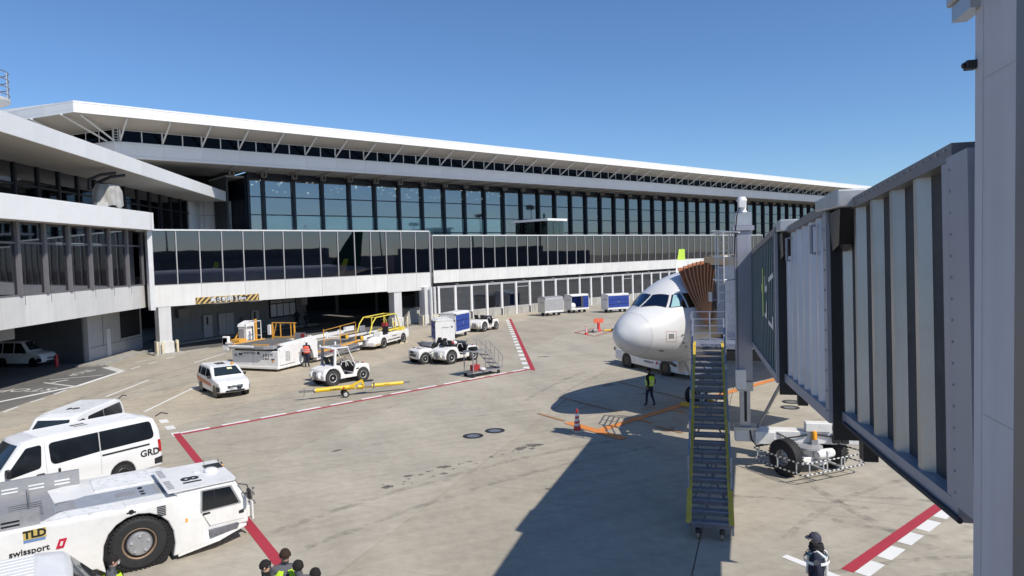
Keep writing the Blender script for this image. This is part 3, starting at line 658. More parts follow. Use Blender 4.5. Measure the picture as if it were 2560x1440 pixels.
for i in range(4): obj('pane', half, T, (FX - 1.8, FY, ZR[i + 1] + .0)); MB().box(.13, 1.68, -.1, .08, -.05, .05).build('transom', 'fin_navy', T, (FX - 1.8, FY, ZR[i + 1]))
# inside: floor, ceiling with lit downlights, back wall, pale partition, and the front below the glass
bx('floor', T, FX - 4, X1, FY + .2, FY + 16, 8.0, 8.2, 'interior_floor'); bx('ceiling', T, FX - 4, X1, FY + .2, FY + 16, 16.4, 16.6, 'interior'); bx('back_wall', T, FX - 4, X1, FY + 15.6, FY + 16, 8.2, 16.4, 'interior'); bx('partition', T, FX - 1.5, FX + 35.5, FY + .10, FY + .16, 8.2, 12.25, 'interior_mint')
bx('side_wall', T, FX - 4, FX - 3.8, FY + .2, FY + 15.6, 8.2, 16.4, 'interior_dark'); bx('base_wall', T, FX - 4, X1, FY - .1, FY + .2, 4.2, 8.15, 'wall_grey')
random.seed(5)
dl = MB().lathe([(0, 0), (.12, 0), (.12, .04)], n=8).mesh('downlight', 'downlight')
for k in range(90):
    x = FX + random.uniform(0, 42 if k < 74 else 90); y = FY + 1.2 + 13.5 * random.random() ** 1.3; obj('downlight', dl, T, (x, y, 16.33))
letter('A', .8, 'logo_white', T, (FX + 5.0, FY - .03, 10.9), (1, 0, 0), (0, 0, 1), name='gate_letter')
# end block between the wing and the glass front
bx('end_wall', T, 10.6, 15.1, 13.6, 14.0, 0, 14.1, 'white_panel'); bx('end_wall', T, 9.4, 10.58, 13.4, 14.0, 0, 13.7, 'white_panel')
bx('end_wall_joint', T, 12.0, 12.03, 13.585, 13.6, 0, 14.1, 'joint'); bx('end_wall_joint', T, 13.1, 13.13, 13.585, 13.6, 0, 14.1, 'joint'); bx('end_wall_joint', T, 10.6, 15.1, 13.583, 13.6, 12.4, 12.43, 'joint')
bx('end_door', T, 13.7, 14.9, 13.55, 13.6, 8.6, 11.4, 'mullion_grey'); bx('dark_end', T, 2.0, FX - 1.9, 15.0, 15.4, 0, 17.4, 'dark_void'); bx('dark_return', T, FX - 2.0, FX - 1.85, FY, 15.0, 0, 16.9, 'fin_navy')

# --- glazed upper walkway (left part)
def walkway(name, label, loc, phi, L, zb, zg, zt, bay, bpan, split_last=0, depth=8.0, xs=0.0, under=4.0):
    W = thing(name, label, 'walkway', loc, heading(phi)); n = int(round(L / bay))
    pn = MB().box(.035, bay - .035, .02, .04, zg + .03, zt - .05).mesh('pane', 'pane_walk'); mu = MB().box(-.035, .035, -.06, .09, zg, zt).mesh('mullion', 'mullion_light')
    for k in range(n):
        obj('pane', pn, W, (k * bay, 0, 0)); obj('mullion', mu, W, (k * bay, 0, 0))
    obj('mullion', mu, W, (n * bay, 0, 0))
    bx('gutter', W, 0, L, -.10, .35, zt - .02, zt + .10, 'gutter'); bx('sill', W, 0, L, -.04, .14, zg - .04, zg, 'mullion_light')
    pw = bay * bpan; x = xs
    k = 0
    while x < L - .01:
        x1 = min(x + pw, L); lo = zb - (.12 if (split_last and x > L - pw * split_last - .1) else 0)
        bx('band_panel', W, x, x1 - JG * 1.6, -.07, .08, lo, zg - .05, 'grimy_panel'); x = x1; k += 1
    bx('roof', W, -1, L, .35, depth, zt - .1, zt + .04, 'wall_grey'); bx('floor', W, 0, L, .3, depth, zg - .25, zg, 'interior_floor'); bx('underside', W, 0, L, .08, depth + under, zb + .05, zb + .25, 'soffit_low')  # roof kept pale to bounce light; underside overreaches to shut sky light out below
    bx('back_wall', W, 0, L, depth - .2, depth, zg, zt - .1, 'interior_dark'); bx('end_wall', W, L - .02, L + .25, 0, 2.2, zb, zt, 'mullion_grey'); bx('joint_backing', W, 0, L, .08, .12, zb, zg - .05, 'joint')
    random.seed(len(name))
    for k in range(0, n):    # things standing inside behind the glass
        if random.random() < .45: bx('counter', W, k * bay + .5, k * bay + .5 + random.uniform(.4, .9), 1.0, 1.4, zg, zg + random.uniform(.4, .8), 'blind')
    return W
W1 = walkway('glass_walkway', 'raised dark glass walkway on pillars over the vehicle underpass', (-27.5, 53.4, 0), 45.0, 26.9, 3.7, 5.4, 9.6, 1.793, 2, 2, under=22)
bx('downpipe_cover', W1, -.35, .0, -.25, .3, 3.5, 9.72, 'gutter')
pil = MB().box(-.46, .46, -.46, .46, 0, 3.9).mesh('shaft', 'pillar_paint'); pb = MB().box(-.56, .56, -.56, .56, 0, 1.0).mesh('base', 'pillar_base')
bo = MB().lathe([(0, 1.05), (.06, 1.05), (.085, 1.0), (.085, 0)], n=12).mesh('bollard', 'bollard_cream', 40)
for i, (x, y, lab) in enumerate(((-27.3, 54.2, 'square grey pillar under the walkway beside the dark window bay'), (-11.75, 69.8, 'square grey pillar behind the belt loader under the glass walkway'), (-8.95, 71.75, 'square grey pillar at the right end of the underpass'))):
    t = thing('walkway_pillar', lab, 'pillar', (x, y, 0), heading(45), 'pillars under the walkway'); obj('shaft', pil, t, None, None, .02); obj('base', pb, t, None, None, .03)
    sites = [(-.75, -.75), (-.4, -.85), (.75, -.7), (.8, -.35)] if i == 0 else ([(-.9, -.7), (.95, -.6)] if i == 1 else [(-1.0, -.8), (.3, -1.0), (1.0, -.6)])
    for j, (bx_, by_) in enumerate(sites):
        b = obj('bollard', bo); p = Matrix.Rotation(heading(45), 3, 'Z') @ Vector((bx_, by_, 0)); b.location = (x + p.x, y + p.y, 0)
        tag(b, 'cream steel bollard, %s at the %s' % (['leftmost', 'second', 'third', 'rightmost'][j] if i == 0 else (['left one', 'right one'][j] if i == 1 else ['left one', 'middle one', 'right one'][j]), ['pillar next to the kerb', 'pillar behind the belt loader', 'right end pillar of the underpass'][i]), 'bollard', 'bollards guarding the pillars')
o = bx('pillar_plinth', None, -.9, 1.0, -.75, .9, 0, .12, 'concrete_wall'); o.location = (-27.3, 54.2, 0); o.rotation_euler = (0, 0, heading(45)); o.data = MB().box(-1.0, 1.1, -.95, .9, .0, .11).mesh('pillar_plinth', 'concrete_wall'); tag(o, 'low concrete plinth round the foot of the kerbside pillar', 'plinth')
for i, (x, y) in enumerate(((-8.3, 71.2), (-8.0, 71.7))): tag(MB().cyl((0, 0, 0), (0, 0, 3.9), .14, 12).build('downpipe', 'gutter', None, (x, y, 0), smooth=40), ['white vertical downpipe, left of two at the right end pillar', 'white vertical downpipe, right of two at the right end pillar'][i], 'pipe', 'downpipes by the end pillar')
hp = thing('hoop_barrier', 'pair of low cream hoop barriers at the downpipes', 'barrier', (-8.3, 70.5, 0), heading(45))
for q in (0, .7): MB().tube([(q, 0, 0), (q, 0, .75), (q + .12, 0, .95), (q + .38, 0, .95), (q + .5, 0, .75), (q + .5, 0, 0)], .05, 8).build('hoop', 'bollard_cream', hp, smooth=40)
ra = MB().add([(0, 0, 0), (2.6, 0, 0), (2.6, 1.6, 0), (0, 1.6, 0), (.7, .2, 1.6), (2.5, .2, 1.6), (2.5, 1.5, 1.6), (.7, 1.5, 1.6)], [(0, 1, 2, 3), (4, 5, 6, 7), (0, 1, 5, 4), (1, 2, 6, 5), (2, 3, 7, 6), (3, 0, 4, 7)]).build('ramp_block', 'concrete_wall', None, (-11.2, 72.2, 0), heading(45), bevel=.05); tag(ra, 'pale sloping concrete block beside the end pillar', 'block')

# --- height limit sign on the walkway band
sg = thing('height_sign', 'yellow and black striped height limit sign on the white walkway band', 'sign', (-27.5, 53.4, 0), heading(45))
sx0, sx1, sz0, sz1 = 3.05, 8.3, 3.74, 4.26
bx('board', sg, sx0, sx1, -.12, -.085, sz0, sz1, 'sign_yellow')
sb = MB()
q = sx0 - .6
while q < sx1:
    a = [(q, sz0 + .012), (q + .24, sz0 + .012), (q + .24 + .5, sz1 - .012), (q + .5, sz1 - .012)]
    poly = [(min(max(px, sx0 + .012), sx1 - .012), pz) for px, pz in a]
    if poly[1][0] - poly[0][0] > .02 or poly[2][0] - poly[3][0] > .02: sb.prism(poly, -.124, -.121)
    q += .44
sb.build('stripe', 'sign_black', sg)
bx('plate', sg, sx0 + 1.15, sx1 - 1.05, -.127, -.1245, sz0 + .10, sz1 - .10, 'sign_black')
letter('高さ制限 3.8m', .40, 'plate_white', sg, ((sx0 + sx1) / 2, -.13, (sz0 + sz1) / 2 - .01), (1, 0, 0), (0, 0, 1), .006, depth=.002, width=1.18)
for q in (4.7, 7.6): bx('sign_light', sg, q, q + 1.2, .3, .45, 3.62, 3.70, 'gutter')

# --- glazed walkway (right part) with the service wall below it
W2 = walkway('long_glass_walkway', 'long dark glass walkway above the row of service windows', (-8.3, 73.6, 0), 45.5, 75.6, 4.2, 5.55, 9.2, 1.8, 2, 0, 7.0, under=15)
SW = thing('service_wall', 'ground level wall of tall windows between white posts on a concrete base', 'wall', (-8.3, 73.6, 0), heading(45.5))
bay = 2.33; post = MB().box(-.13, .13, -.12, .12, 0, 3.8).mesh('post', 'strut_paint'); lp = MB().box(.14, bay - .14, 0, .02, .95, 3.68).mesh('pane', 'pane_low')
fw = MB(); fw.box(.13, .2, -.05, .05, .9, 3.75); fw.box(bay - .2, bay - .13, -.05, .05, .9, 3.75); fw.box(.2, bay - .2, -.05, .05, .9, .98); fw.box(.2, bay - .2, -.05, .05, 3.62, 3.75); fwm = fw.mesh('window_frame', 'mullion_light')
cb = MB().box(.0, bay - .03, -.1, .15, 0, .9).mesh('base_block', 'concrete_wall'); sh = MB().box(.2, bay - .2, .06, .10, .98, 3.2).mesh('shutter', 'wall_grey'); tr2 = MB().box(.2, bay - .2, -.03, .06, 3.15, 3.22).mesh('transom', 'mullion_light')
random.seed(11)
for k in range(31):
    x = .6 + k * bay; obj('post', post, SW, (x, 0, 0)); obj('base_block', cb, SW, (x, 0, 0)); f = obj('window_frame', fwm, SW, (x, 0, 0)); obj('pane', lp, f)
    if k in (5, 14): obj('shutter', sh, f); obj('transom', tr2, f)
    elif random.random() < .5: bx('stored_box', SW, x + .4, x + .4 + random.uniform(.5, 1.4), .8, 1.6, .95, 1.2 + random.random() * 1.1, random.choice(['blind', 'wall_grey', 'interior_mint', 'cover_cloth']))
    if k in (1, 5, 9, 14): MB().box(x + .5, x + 1.2, .3, .34, 2.9, 3.25).build('wall_unit', 'plate_white', SW)
    if k % 2 == 0: bx('drain_slot', SW, x - .2, x + .02, -.14, -.11, 0, .8, 'rubber_dusty')
bx('back_wall', SW, 0, 73, 3.2, 3.4, 0, 4.1, 'interior_dark'); bx('inner_floor', SW, 0, 73, .3, 3.2, .7, .9, 'wall_grey'); bx('lintel', SW, .4, 73, -.05, .2, 3.76, 3.84, 'mullion_light')
for k in range(14): bx('pipe_bracket', SW, 3 + k * 5.2, 3.4 + k * 5.2, -.1, .3, 3.86, 4.0, 'mullion_grey')
cn = MB().tube([(0, .5, 3.98), (72, .5, 3.98)], .06, 8).build('pipe', 'mullion_grey', SW); bx('cable_tray', SW, 0, 72, .8, 1.1, 3.95, 4.1, 'frame_dark')

# --- small glass kiosk on the walkway roof
K = thing('glass_kiosk', 'small green glass kiosk with flat white roof on the walkway top', 'kiosk', (-8.3, 73.6, 0), heading(45.5))
kx, ky = 19.6, 1.4
bx('roof', K, kx - .25, kx + 3.5, ky - .3, ky + 6.2, 11.15, 11.42, 'white_panel'); bx('floor', K, kx, kx + 3.3, ky, ky + 5.8, 9.25, 9.3, 'interior_floor')
for a in range(3): bx('pane', K, kx + .05 + a * 1.08, kx + 1.05 + a * 1.08, ky, ky + .02, 9.3, 11.15, 'pane_kiosk')
for a in range(5): bx('pane', K, kx, kx + .02, ky + .1 + a * 1.14, ky + 1.16 + a * 1.14, 9.3, 11.15, 'pane_kiosk'); bx('mullion', K, kx - .03, kx + .05, ky + .02 + a * 1.14, ky + .10 + a * 1.14, 9.3, 11.15, 'frame_dark')
bx('pane', K, kx + 3.28, kx + 3.3, ky + .1, ky + 5.7, 9.3, 11.15, 'pane_kiosk'); bx('core', K, kx + 1.2, kx + 2.4, ky + 3.2, ky + 5.4, 9.3, 11.1, 'interior_dark')
bx('vent_post', K, kx + .6, kx + .85, ky + 1, ky + 1.25, 11.42, 12.1, 'pane_kiosk')

# --- left wing
Wg = thing('terminal_wing', 'white panelled terminal wing with balcony and overhanging roof at the left', 'terminal', (-27.5, 36, 0), heading(-3.0))
bayw = 2.45; mw = MB().box(-.13, .13, -.16, .22, 5.45, 9.7).mesh('mullion', 'mullion_grey')
pu = MB().box(.13, bayw - .13, 0, .02, 8.5, 9.68).mesh('pane', 'pane_wing'); pw_ = MB().box(.13, bayw - .13, 0, .02, 5.5, 8.36).mesh('pane', 'pane_wing'); tw = MB().box(.13, bayw - .13, -.06, .08, 8.37, 8.48).mesh('transom', 'mullion_grey'); sl_ = MB().box(.13, bayw - .13, -.08, .08, 5.42, 5.52).mesh('sill', 'mullion_grey')
drip = MB().box(-.05, .05, -.09, -.075, 5.0, 5.42).mesh('rain_stain', 'joint')
for k in range(-3, 7):
    x = .45 + k * bayw; last = k == 6
    obj('mullion', mw, Wg, (x + .15, 0, 0)); 
    obj('pane', pu, Wg, (x + .15, 0, 0)); obj('pane', pw_, Wg, (x + .15, 0, 0)); obj('transom', tw, Wg, (x + .15, 0, 0)); obj('sill', sl_, Wg, (x + .15, 0, 0))
    bx('band_panel', Wg, x + .55, x + .55 + bayw - JG * 2, -.07, .1, 3.7, 5.42, 'grimy_panel'); bx('balcony_panel', Wg, x - .5, x - .5 + bayw - JG, -1.30, -1.1, 9.60, 10.92, 'white_panel')
    bx('rain_stain', Wg, x + .525, x + .545, -.085, .0, 4.9, 5.42, 'rubber_dusty')
    if k not in (5, 6): bx('blind', Wg, x + .35, x + bayw + .05 - .25, .05, .07, 6.25 + (k % 2) * .05, 8.36, 'blind'); bx('blind', Wg, x + .3, x + bayw - .1, .05, .07, 8.5, 9.45, 'blind')
    else: bx('cabinet', Wg, x + .9, x + 1.5, 1.2, 1.8, 5.5, 6.6, 'blind')
bx('band_panel', Wg, 17.7, 18.6, -.07, .1, 3.7, 5.42, 'grimy_panel'); obj('mullion', mw, Wg, (.6 + 7 * bayw, 0, 0))
bx('panel_backing', Wg, -7, 18.4, .1, .14, 3.7, 5.42, 'joint'); bx('panel_backing', Wg, -7, 16.6, -1.1, -1.06, 9.62, 10.9, 'joint')
bx('balcony_floor', Wg, -8, 17.6, -1.06, 6, 9.62, 9.72, 'soffit'); bx('floor', Wg, -8, 18.5, .1, 7, 5.2, 5.42, 'interior_floor'); bx('underside', Wg, -26, 18.5, -.05, 40, 3.72, 3.9, 'soffit_low'); bx('back_wall', Wg, -8, 18.5, 6.8, 7, 5.4, 9.6, 'interior_dark')  # underside carried far back, added depth keeps sky light out of the garage
bx('inner_ceiling', Wg, -8, 18.5, .2, 6.8, 9.5, 9.6, 'interior')
for k in range(-2, 7): bx('tube_light', Wg, k * 2.45 + .2, k * 2.45 + 1.6, 1.6, 1.66, 9.42, 9.46, 'tube_light')
bx('balcony_end', Wg, 16.62, 16.7, -1.3, 2.5, 9.60, 10.92, 'white_panel'); bx('step_wall', Wg, 17.7, 46, 3.0, 3.3, 9.0, 10.2, 'white_panel')
# wing roof: its edge runs at a slightly different angle
Rf = bpy.data.objects.new('roof', None); COL.objects.link(Rf); Rf.parent = Wg
RP = Matrix.Rotation(-heading(-3.0), 3, 'Z') @ (Vector((-23.9, 28.35, 0)) - Vector((-27.5, 36, 0))); Rf.location = RP; Rf.rotation_euler = (0, 0, heading(-8.5) - heading(-3.0))
rl = 49.1; x = 0; k = 0
while x < rl:
    bx('fascia_panel', Rf, x, min(x + 3.05, rl) - JG, 0, .08, 13.72, 14.77, 'white_panel'); x += 3.05
MB().slab([(0, .08), (rl, .08), (rl + .0, 2.2), (rl - 3.2, 7), (rl - 3.2, 14), (0, 14)], 13.73, 14.73).build('roof_slab', 'soffit_wing', Rf)
bx('fascia_panel', Rf, rl, rl + .06, .0, 2.2, 13.72, 14.77, 'white_panel')
# upper storey glass behind the balcony
Ug = bpy.data.objects.new('upper_storey', None); COL.objects.link(Ug); Ug.parent = Wg
UP = Matrix.Rotation(-heading(-3.0), 3, 'Z') @ (Vector((-30.0, 31.5, 0)) - Vector((-27.5, 36, 0))); Ug.location = UP; Ug.rotation_euler = (0, 0, heading(-6.0) - heading(-3.0))
um = MB().box(-.12, .12, -.12, .12, 9.7, 13.74).mesh('mullion', 'frame_dark'); ua = MB().box(.12, 2.48, 0, .02, 12.45, 13.72).mesh('pane', 'pane_wing'); ub = MB().box(.12, 2.48, 0, .02, 9.8, 12.32).mesh('pane', 'pane_wing'); ut = MB().box(.12, 2.48, -.06, .06, 12.32, 12.45).mesh('transom', 'frame_dark')
for k in range(17): obj('mullion', um, Ug, (k * 2.6, 0, 0)); obj('pane', ua, Ug, (k * 2.6, 0, 0)); obj('pane', ub, Ug, (k * 2.6, 0, 0)); obj('transom', ut, Ug, (k * 2.6, 0, 0))
bx('back_wall', Ug, 0, 45, 5, 5.2, 9.7, 13.7, 'interior_dark'); bx('inner_curtain', Ug, 6, 11, .6, .65, 9.8, 11.7, 'blind'); bx('inner_curtain', Ug, 26, 30, .6, .65, 9.8, 11.9, 'interior')
bx('wall_end', Ug, 44.2, 47, -.2, .4, 9, 13.7, 'white_panel')
# ground floor of the wing
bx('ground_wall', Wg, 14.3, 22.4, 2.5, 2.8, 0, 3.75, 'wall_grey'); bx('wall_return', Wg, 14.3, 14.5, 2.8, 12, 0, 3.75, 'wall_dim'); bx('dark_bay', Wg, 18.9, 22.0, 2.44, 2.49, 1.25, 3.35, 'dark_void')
for a, b, c, d in ((18.8, 22.1, 3.36, 3.46), (18.8, 22.1, 1.15, 1.24)): bx('bay_frame', Wg, a, b, 2.38, 2.49, c, d, 'wall_grey')
bx('wall_joint', Wg, 14.5, 22.4, 2.48, 2.5, 1.02, 1.05, 'joint'); bx('wall_joint', Wg, 16.3, 16.33, 2.48, 2.5, 1.05, 3.7, 'joint'); bx('ground_door', Wg, 16.7, 17.2, 2.40, 2.48, .1, 2.2, 'strut_paint')
bx('garage_back', Wg, -26, 14.3, 15.5, 15.8, 0, 3.75, 'dark_void'); bx('garage_side', Wg, -26, -25.7, 3, 15.5, 0, 3.75, 'wall_dim'); bx('garage_beam', Wg, -8, 6.5, 2.6, 3.4, 2.7, 3.72, 'soffit_low'); bx('garage_wall', Wg, 14.22, 14.29, 2.9, 15.4, 0, 3.7, 'interior_dark')  # unseen walls added to shut out sky light; dark colours put the shade in
bx('footway', Wg, 12.4, 20.5, .9, 2.45, .0, .13, 'slab_walk'); 
for k in range(5): bx('kerb_stone', Wg, 12.5 + k * 1.55, 13.98 + k * 1.55, .72, .88, 0, .14, 'concrete_wall')
dp = MB().cyl((21.6, .4, 0), (21.6, .4, 3.8), .09, 10).build('downpipe', 'gutter', Wg, smooth=40)

# --- underpass back wall with doors and a window
UW = thing('underpass_wall', 'grey underpass wall with doors and a paned window in the shade', 'wall', (-30.6, 60.2, 0), heading(27.3))
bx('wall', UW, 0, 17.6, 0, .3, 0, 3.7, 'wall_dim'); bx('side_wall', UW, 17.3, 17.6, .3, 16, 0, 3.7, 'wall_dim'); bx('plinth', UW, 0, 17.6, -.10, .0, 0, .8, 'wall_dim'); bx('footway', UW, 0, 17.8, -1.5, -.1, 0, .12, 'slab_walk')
for a, w in ((4.3, .95), (6.0, .85), (6.87, .85), (9.9, .95)):
    bx('door_frame', UW, a - .06, a + w + .06, -.13, -.11, .12, 2.22, 'wall_dim'); d = bx('door', UW, a, a + w, -.16, -.131, .12, 2.16, 'wall_grey')
    if a in (4.3, 9.9): bx('door_window', UW, a + .3, a + .5, -.17, -.161, 1.3, 2.0, 'frame_dark')
bx('window_frame', UW, 12.3, 16.0, -.14, -.02, 1.15, 3.05, 'frame_dark')
for a in range(4): bx('pane', UW, 12.42 + a * .88, 13.18 + a * .88, -.16, -.141, 1.28, 2.55, 'blind')
for a in range(2): bx('pane', UW, 12.42 + a * 1.76, 14.06 + a * 1.76, -.16, -.141, 2.64, 2.95, 'wall_grey')
bx('vent_box', UW, 16.6, 17.3, -.5, -.1, 2.2, 3.2, 'wall_grey'); bx('cabinet', UW, 8.5, 9.4, -.45, -.11, .12, 1.6, 'wall_dim'); bx('switch_box', UW, 13.6, 14.1, -.35, -.11, .3, .6, 'blind'); bx('pipe_unit', UW, 1.5, 2.6, -.5, -.11, 2.2, 3.0, 'mullion_grey')
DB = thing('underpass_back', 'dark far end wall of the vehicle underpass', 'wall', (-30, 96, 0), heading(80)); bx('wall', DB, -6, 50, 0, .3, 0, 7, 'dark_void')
for a in (6, 11, 16): bx('column', DB, a, a + .35, -8, -7.65, 0, 4, 'wall_dim'); MB().bar((a + .2, -7.8, 2.9), (a + 1.3, -7.8, 3.8), .15, .15).build('brace', 'wall_dim', DB)
for i, (x, y) in enumerate(((-14.6, 72.6), (-17, 71), (-16.0, 74.5))): tag(MB().box(-.7, .7, -.06, .06, 0, .06).build('tube_lamp', 'tube_light', None, (x, y, 3.60), heading(45 + 55)), ['slim ceiling lamp nearest the pillar under the walkway', 'slim ceiling lamp at the walkway edge under the band', 'slim ceiling lamp deepest inside the underpass'][i], 'lamp', 'ceiling lamps of the underpass')

# --- cloth covered machine on the balcony, with the two arms above it
cv = thing('covered_machine', 'machine wrapped in a grey cloth cover on the balcony parapet', 'machine', (-28.2, 49.2, 10.95), heading(-3))
def cloth(u, v):
    a = u * 2 * pi; rx, ry = .92 + .10 * v, .62 + .10 * v; k = max(abs(cos(a)), abs(sin(a))) ** .75
    fold = .06 * v * sin(a * 9 + 2 * sin(a * 3)) + .05 * pnoise(Vector((cos(a) * 2, sin(a) * 2, v * 3)))
    return (cos(a) / k * (rx + fold) * (.8 + .2 * min(1, v * 4)), sin(a) / k * (ry + fold) * (.8 + .2 * min(1, v * 4)), 1.72 - 1.55 * v + .07 * sin(a * 5) * v + .08 * pnoise(Vector((a, v * 2, 7))))
mb = MB(); n = 48; rows = 12; mb.add([cloth(i / n, j / rows) for j in range(rows + 1) for i in range(n)], [(j * n + i, j * n + (i + 1) % n, (j + 1) * n + (i + 1) % n, (j + 1) * n + i) for j in range(rows) for i in range(n)] + [tuple(range(n))]); mb.build('cover', 'cover_cloth', cv, smooth=60)
bx('frame', cv, -.9, .9, -.5, .5, -.05, .16, 'frame_dark'); MB().box(-1.25, -.85, -.45, .3, .0, .42).build('control_box', 'bag_white', cv)
for dx in (-1.5, -.2): MB().tube([(dx - .3, .3, 1.2), (dx - .25, .3, 1.9), (dx + .1, -.3, 2.25), (dx + .9, -.9, 2.45)], .11, 8).build('arm', 'frame_dark', cv, smooth=50)

# --- round lookout gallery beyond the wing
TW = thing('gallery_tower', 'round steel gallery with railings above the wing roof at the left edge', 'tower', (-55.9, 75, 0))
MB().lathe([(1.0, 0), (1.0, 24.0), (2.2, 24.6), (2.45, 24.75)], n=28).build('shaft', 'wall_grey', TW, smooth=40); MB().lathe([(0, 24.75), (2.5, 24.75), (2.6, 24.9), (2.6, 25.2), (2.5, 25.25), (0, 25.25)], n=36).build('platform', 'wall_grey', TW, smooth=30)
for z in (25.6, 26.4, 27.2, 28.0): MB().tube([(cos(2 * pi * k / 36) * 2.5, sin(2 * pi * k / 36) * 2.5, z) for k in range(36)], .05, 6, closed=True).build('rail', 'mullion_grey', TW, smooth=50)
for k in range(10): a = 2 * pi * (k + .35) / 10; MB().tube([(cos(a) * 2.5, sin(a) * 2.5, 25.2), (cos(a) * 2.5, sin(a) * 2.5, 28.0)], .05, 6).build('post', 'mullion_light', TW)

# --- what stands across the apron and shows only as reflections in the glass
FC = thing('far_concourse', 'dark low concourse across the apron reflected in the walkway glass', 'building', (230, -10, 0), radians(80))
MB().box(-150, 120, 0, 25, 0, 8).box(-90, 10, 3, 22, 8, 12).box(40, 100, 3, 22, 8, 10.5).build('block', 'hull_far', FC)
for i in range(24): bx('window_strip', FC, -146 + i * 11, -138 + i * 11, -.1, 0, 5, 8, 'frame_dark')
for i, (x, y) in enumerate(((205, -60), (240, 60), (300, 10), (190, 90))):
    t = thing('light_mast', 'tall apron light mast reflected in the walkway glass', 'mast', (x, y, 0), 0, 'apron light masts across the way'); MB().cyl((0, 0, 0), (0, 0, 27), .45, 10, .25).build('pole', 'mast_grey', t); MB().box(-2.6, 2.6, -.5, .5, 25.6, 27.2).box(-.5, .5, -2.6, 2.6, 25.6, 27.2).build('lamp_head', 'mast_grey', t)

# ------------------------------------------------------------------ aircraft
AH = radians(51.2); AX = Vector((sin(AH), cos(AH), 0)); APT = Vector((cos(AH), -sin(AH), 0)); ANOSE = Vector((4.257, 28.09, 4.09))
PROF = [(0, -.55, -.55, .001), (.03, -.38, -.72, .17), (.1, -.25, -.85, .32), (.3, 0, -1.08, .6), (.6, .2, -1.27, .85), (1, .42, -1.44, 1.08), (1.5, .66, -1.6, 1.3), (2, .95, -1.72, 1.47), (2.5, 1.32, -1.82, 1.6), (3, 1.58, -1.9, 1.7), (3.5, 1.76, -1.96, 1.78), (4, 1.88, -2.0, 1.85), (5, 2.02, -2.05, 1.93), (6, 2.07, -2.07, 1.97), (9, 2.07, -2.07, 1.975), (31, 2.07, -2.07, 1.975), (35, 2.07, -1.6, 1.85), (39, 2.0, -.5, 1.3), (43, 1.6, .6, .55), (44.5, 1.3, .9, .12)]
def _cat(i, t, c):
    p = [PROF[max(0, min(len(PROF) - 1, i + k))] for k in (-1, 0, 1, 2)]
    x0, x1, x2, x3 = (q[0] for q in p); y0, y1, y2, y3 = (q[c] for q in p)
    m1 = (y2 - y0) / max(1e-6, x2 - x0); m2 = (y3 - y1) / max(1e-6, x3 - x1); h = x2 - x1
    return (2 * t ** 3 - 3 * t * t + 1) * y1 + (t ** 3 - 2 * t * t + t) * h * m1 + (-2 * t ** 3 + 3 * t * t) * y2 + (t ** 3 - t * t) * h * m2
def fus(s, th, off=0.0):
    """fuselage skin point in aircraft axes: x aft of the nose, y to port, z up from the centre line"""
    for i in range(len(PROF) - 1):
        if s <= PROF[i + 1][0]: break
    t = (s - PROF[i][0]) / (PROF[i + 1][0] - PROF[i][0])
    zt, zb, w = (_cat(i, t, c) if i > 2 else PROF[i][c] + (PROF[i + 1][c] - PROF[i][c]) * t for c in (1, 2, 3))
    w = max(w, .001); zm, zh = (zt + zb) / 2, (zt - zb) / 2
    return Vector((s - off * .25, (w + off) * sin(th), zm + (zh + off) * cos(th)))
PL = thing('airliner', 'white twin engine airliner with lime wingtip docked at the jet bridge', 'airplane', (ANOSE.x, ANOSE.y, 0), atan2(AX.y, AX.x))
def ap(v): return (v[0], -v[1], v[2] + 4.09)     # local: x aft, y to starboard
ss = [0, .015, .03, .06, .1, .17, .25, .35, .48, .6, .75, .9, 1.0]
body_s = [.9 + .15 * k for k in range(0, 36)] + [6.5, 7.5, 9, 12, 16, 20, 24, 28, 31, 33, 35, 36.5, 38, 39.5, 41, 42.5, 43.8, 44.5]
def rings(sv, n=56): return [[ap(fus(s, 2 * pi * j / n)) for j in range(n)] for s in sv]
MB().loft(rings(body_s), True, True).build('fuselage', 'aircraft_white', PL, smooth=60)
MB().loft(rings(ss[:-2] + [.895]), True, False).build('radome', 'radome_white', PL, smooth=60)
MB().loft([[ap(fus(s, 2 * pi * j / 56, o)) for j in range(56)] for s, o in ((.889, .003), (.901, .003))], True, False).build('radome_seam', 'seam_grey', PL)
def skin_patch(name, quad, m, off, n=6, parent=PL, ext=0.0):
    """panel that follows the skin, corners given as (distance aft, angle from the crown to port)"""
    (a, b, c, d) = [Vector(q) for q in quad]; vs = []; cen = (a + b + c + d) / 4
    a, b, c, d = [cen + (q - cen) * (1 + ext) for q in (a, b, c, d)]
    for o in (off, off - .02):
        for i in range(n + 1):
            for j in range(n + 1):
                u, v = i / n, j / n; p = (a * (1 - u) + d * u) * (1 - v) + (b * (1 - u) + c * u) * v; vs.append(ap(fus(p.x, p.y, o)))
    fs = []; k = (n + 1) ** 2
    for q in (0, k):
        for i in range(n):
            for j in range(n): fs.append((q + i * (n + 1) + j, q + i * (n + 1) + j + 1, q + (i + 1) * (n + 1) + j + 1, q + (i + 1) * (n + 1) + j))
    return MB().add(vs, fs).build(name, m, parent, smooth=60)
wins = [[(1.36, .06), (2.10, .05), (2.31, .48), (1.87, .69)], [(1.98, .77), (2.41, .56), (2.68, .68), (2.58, 1.08)], [(2.70, 1.10), (2.78, .71), (3.05, .80), (3.25, 1.2)]]
glass('cockpit_glass', (.04, .05, .06), (.55, .68, .85), .03, .0, 1.5, .16)
for q in wins:
    for sg in (1, -1):
        w = [(a, b * sg) for a, b in q]; f = skin_patch('cockpit_window', w, 'cockpit_glass', .012); skin_patch('window_surround', w, 'cockpit_frame', .006, parent=f, ext=.09)
mat('sun_shade', (.30, .52, .55), .7); skin_patch('sun_shade', [(2.02, .80), (2.42, .59), (2.58, .64), (2.35, .95)], 'sun_shade', .016)
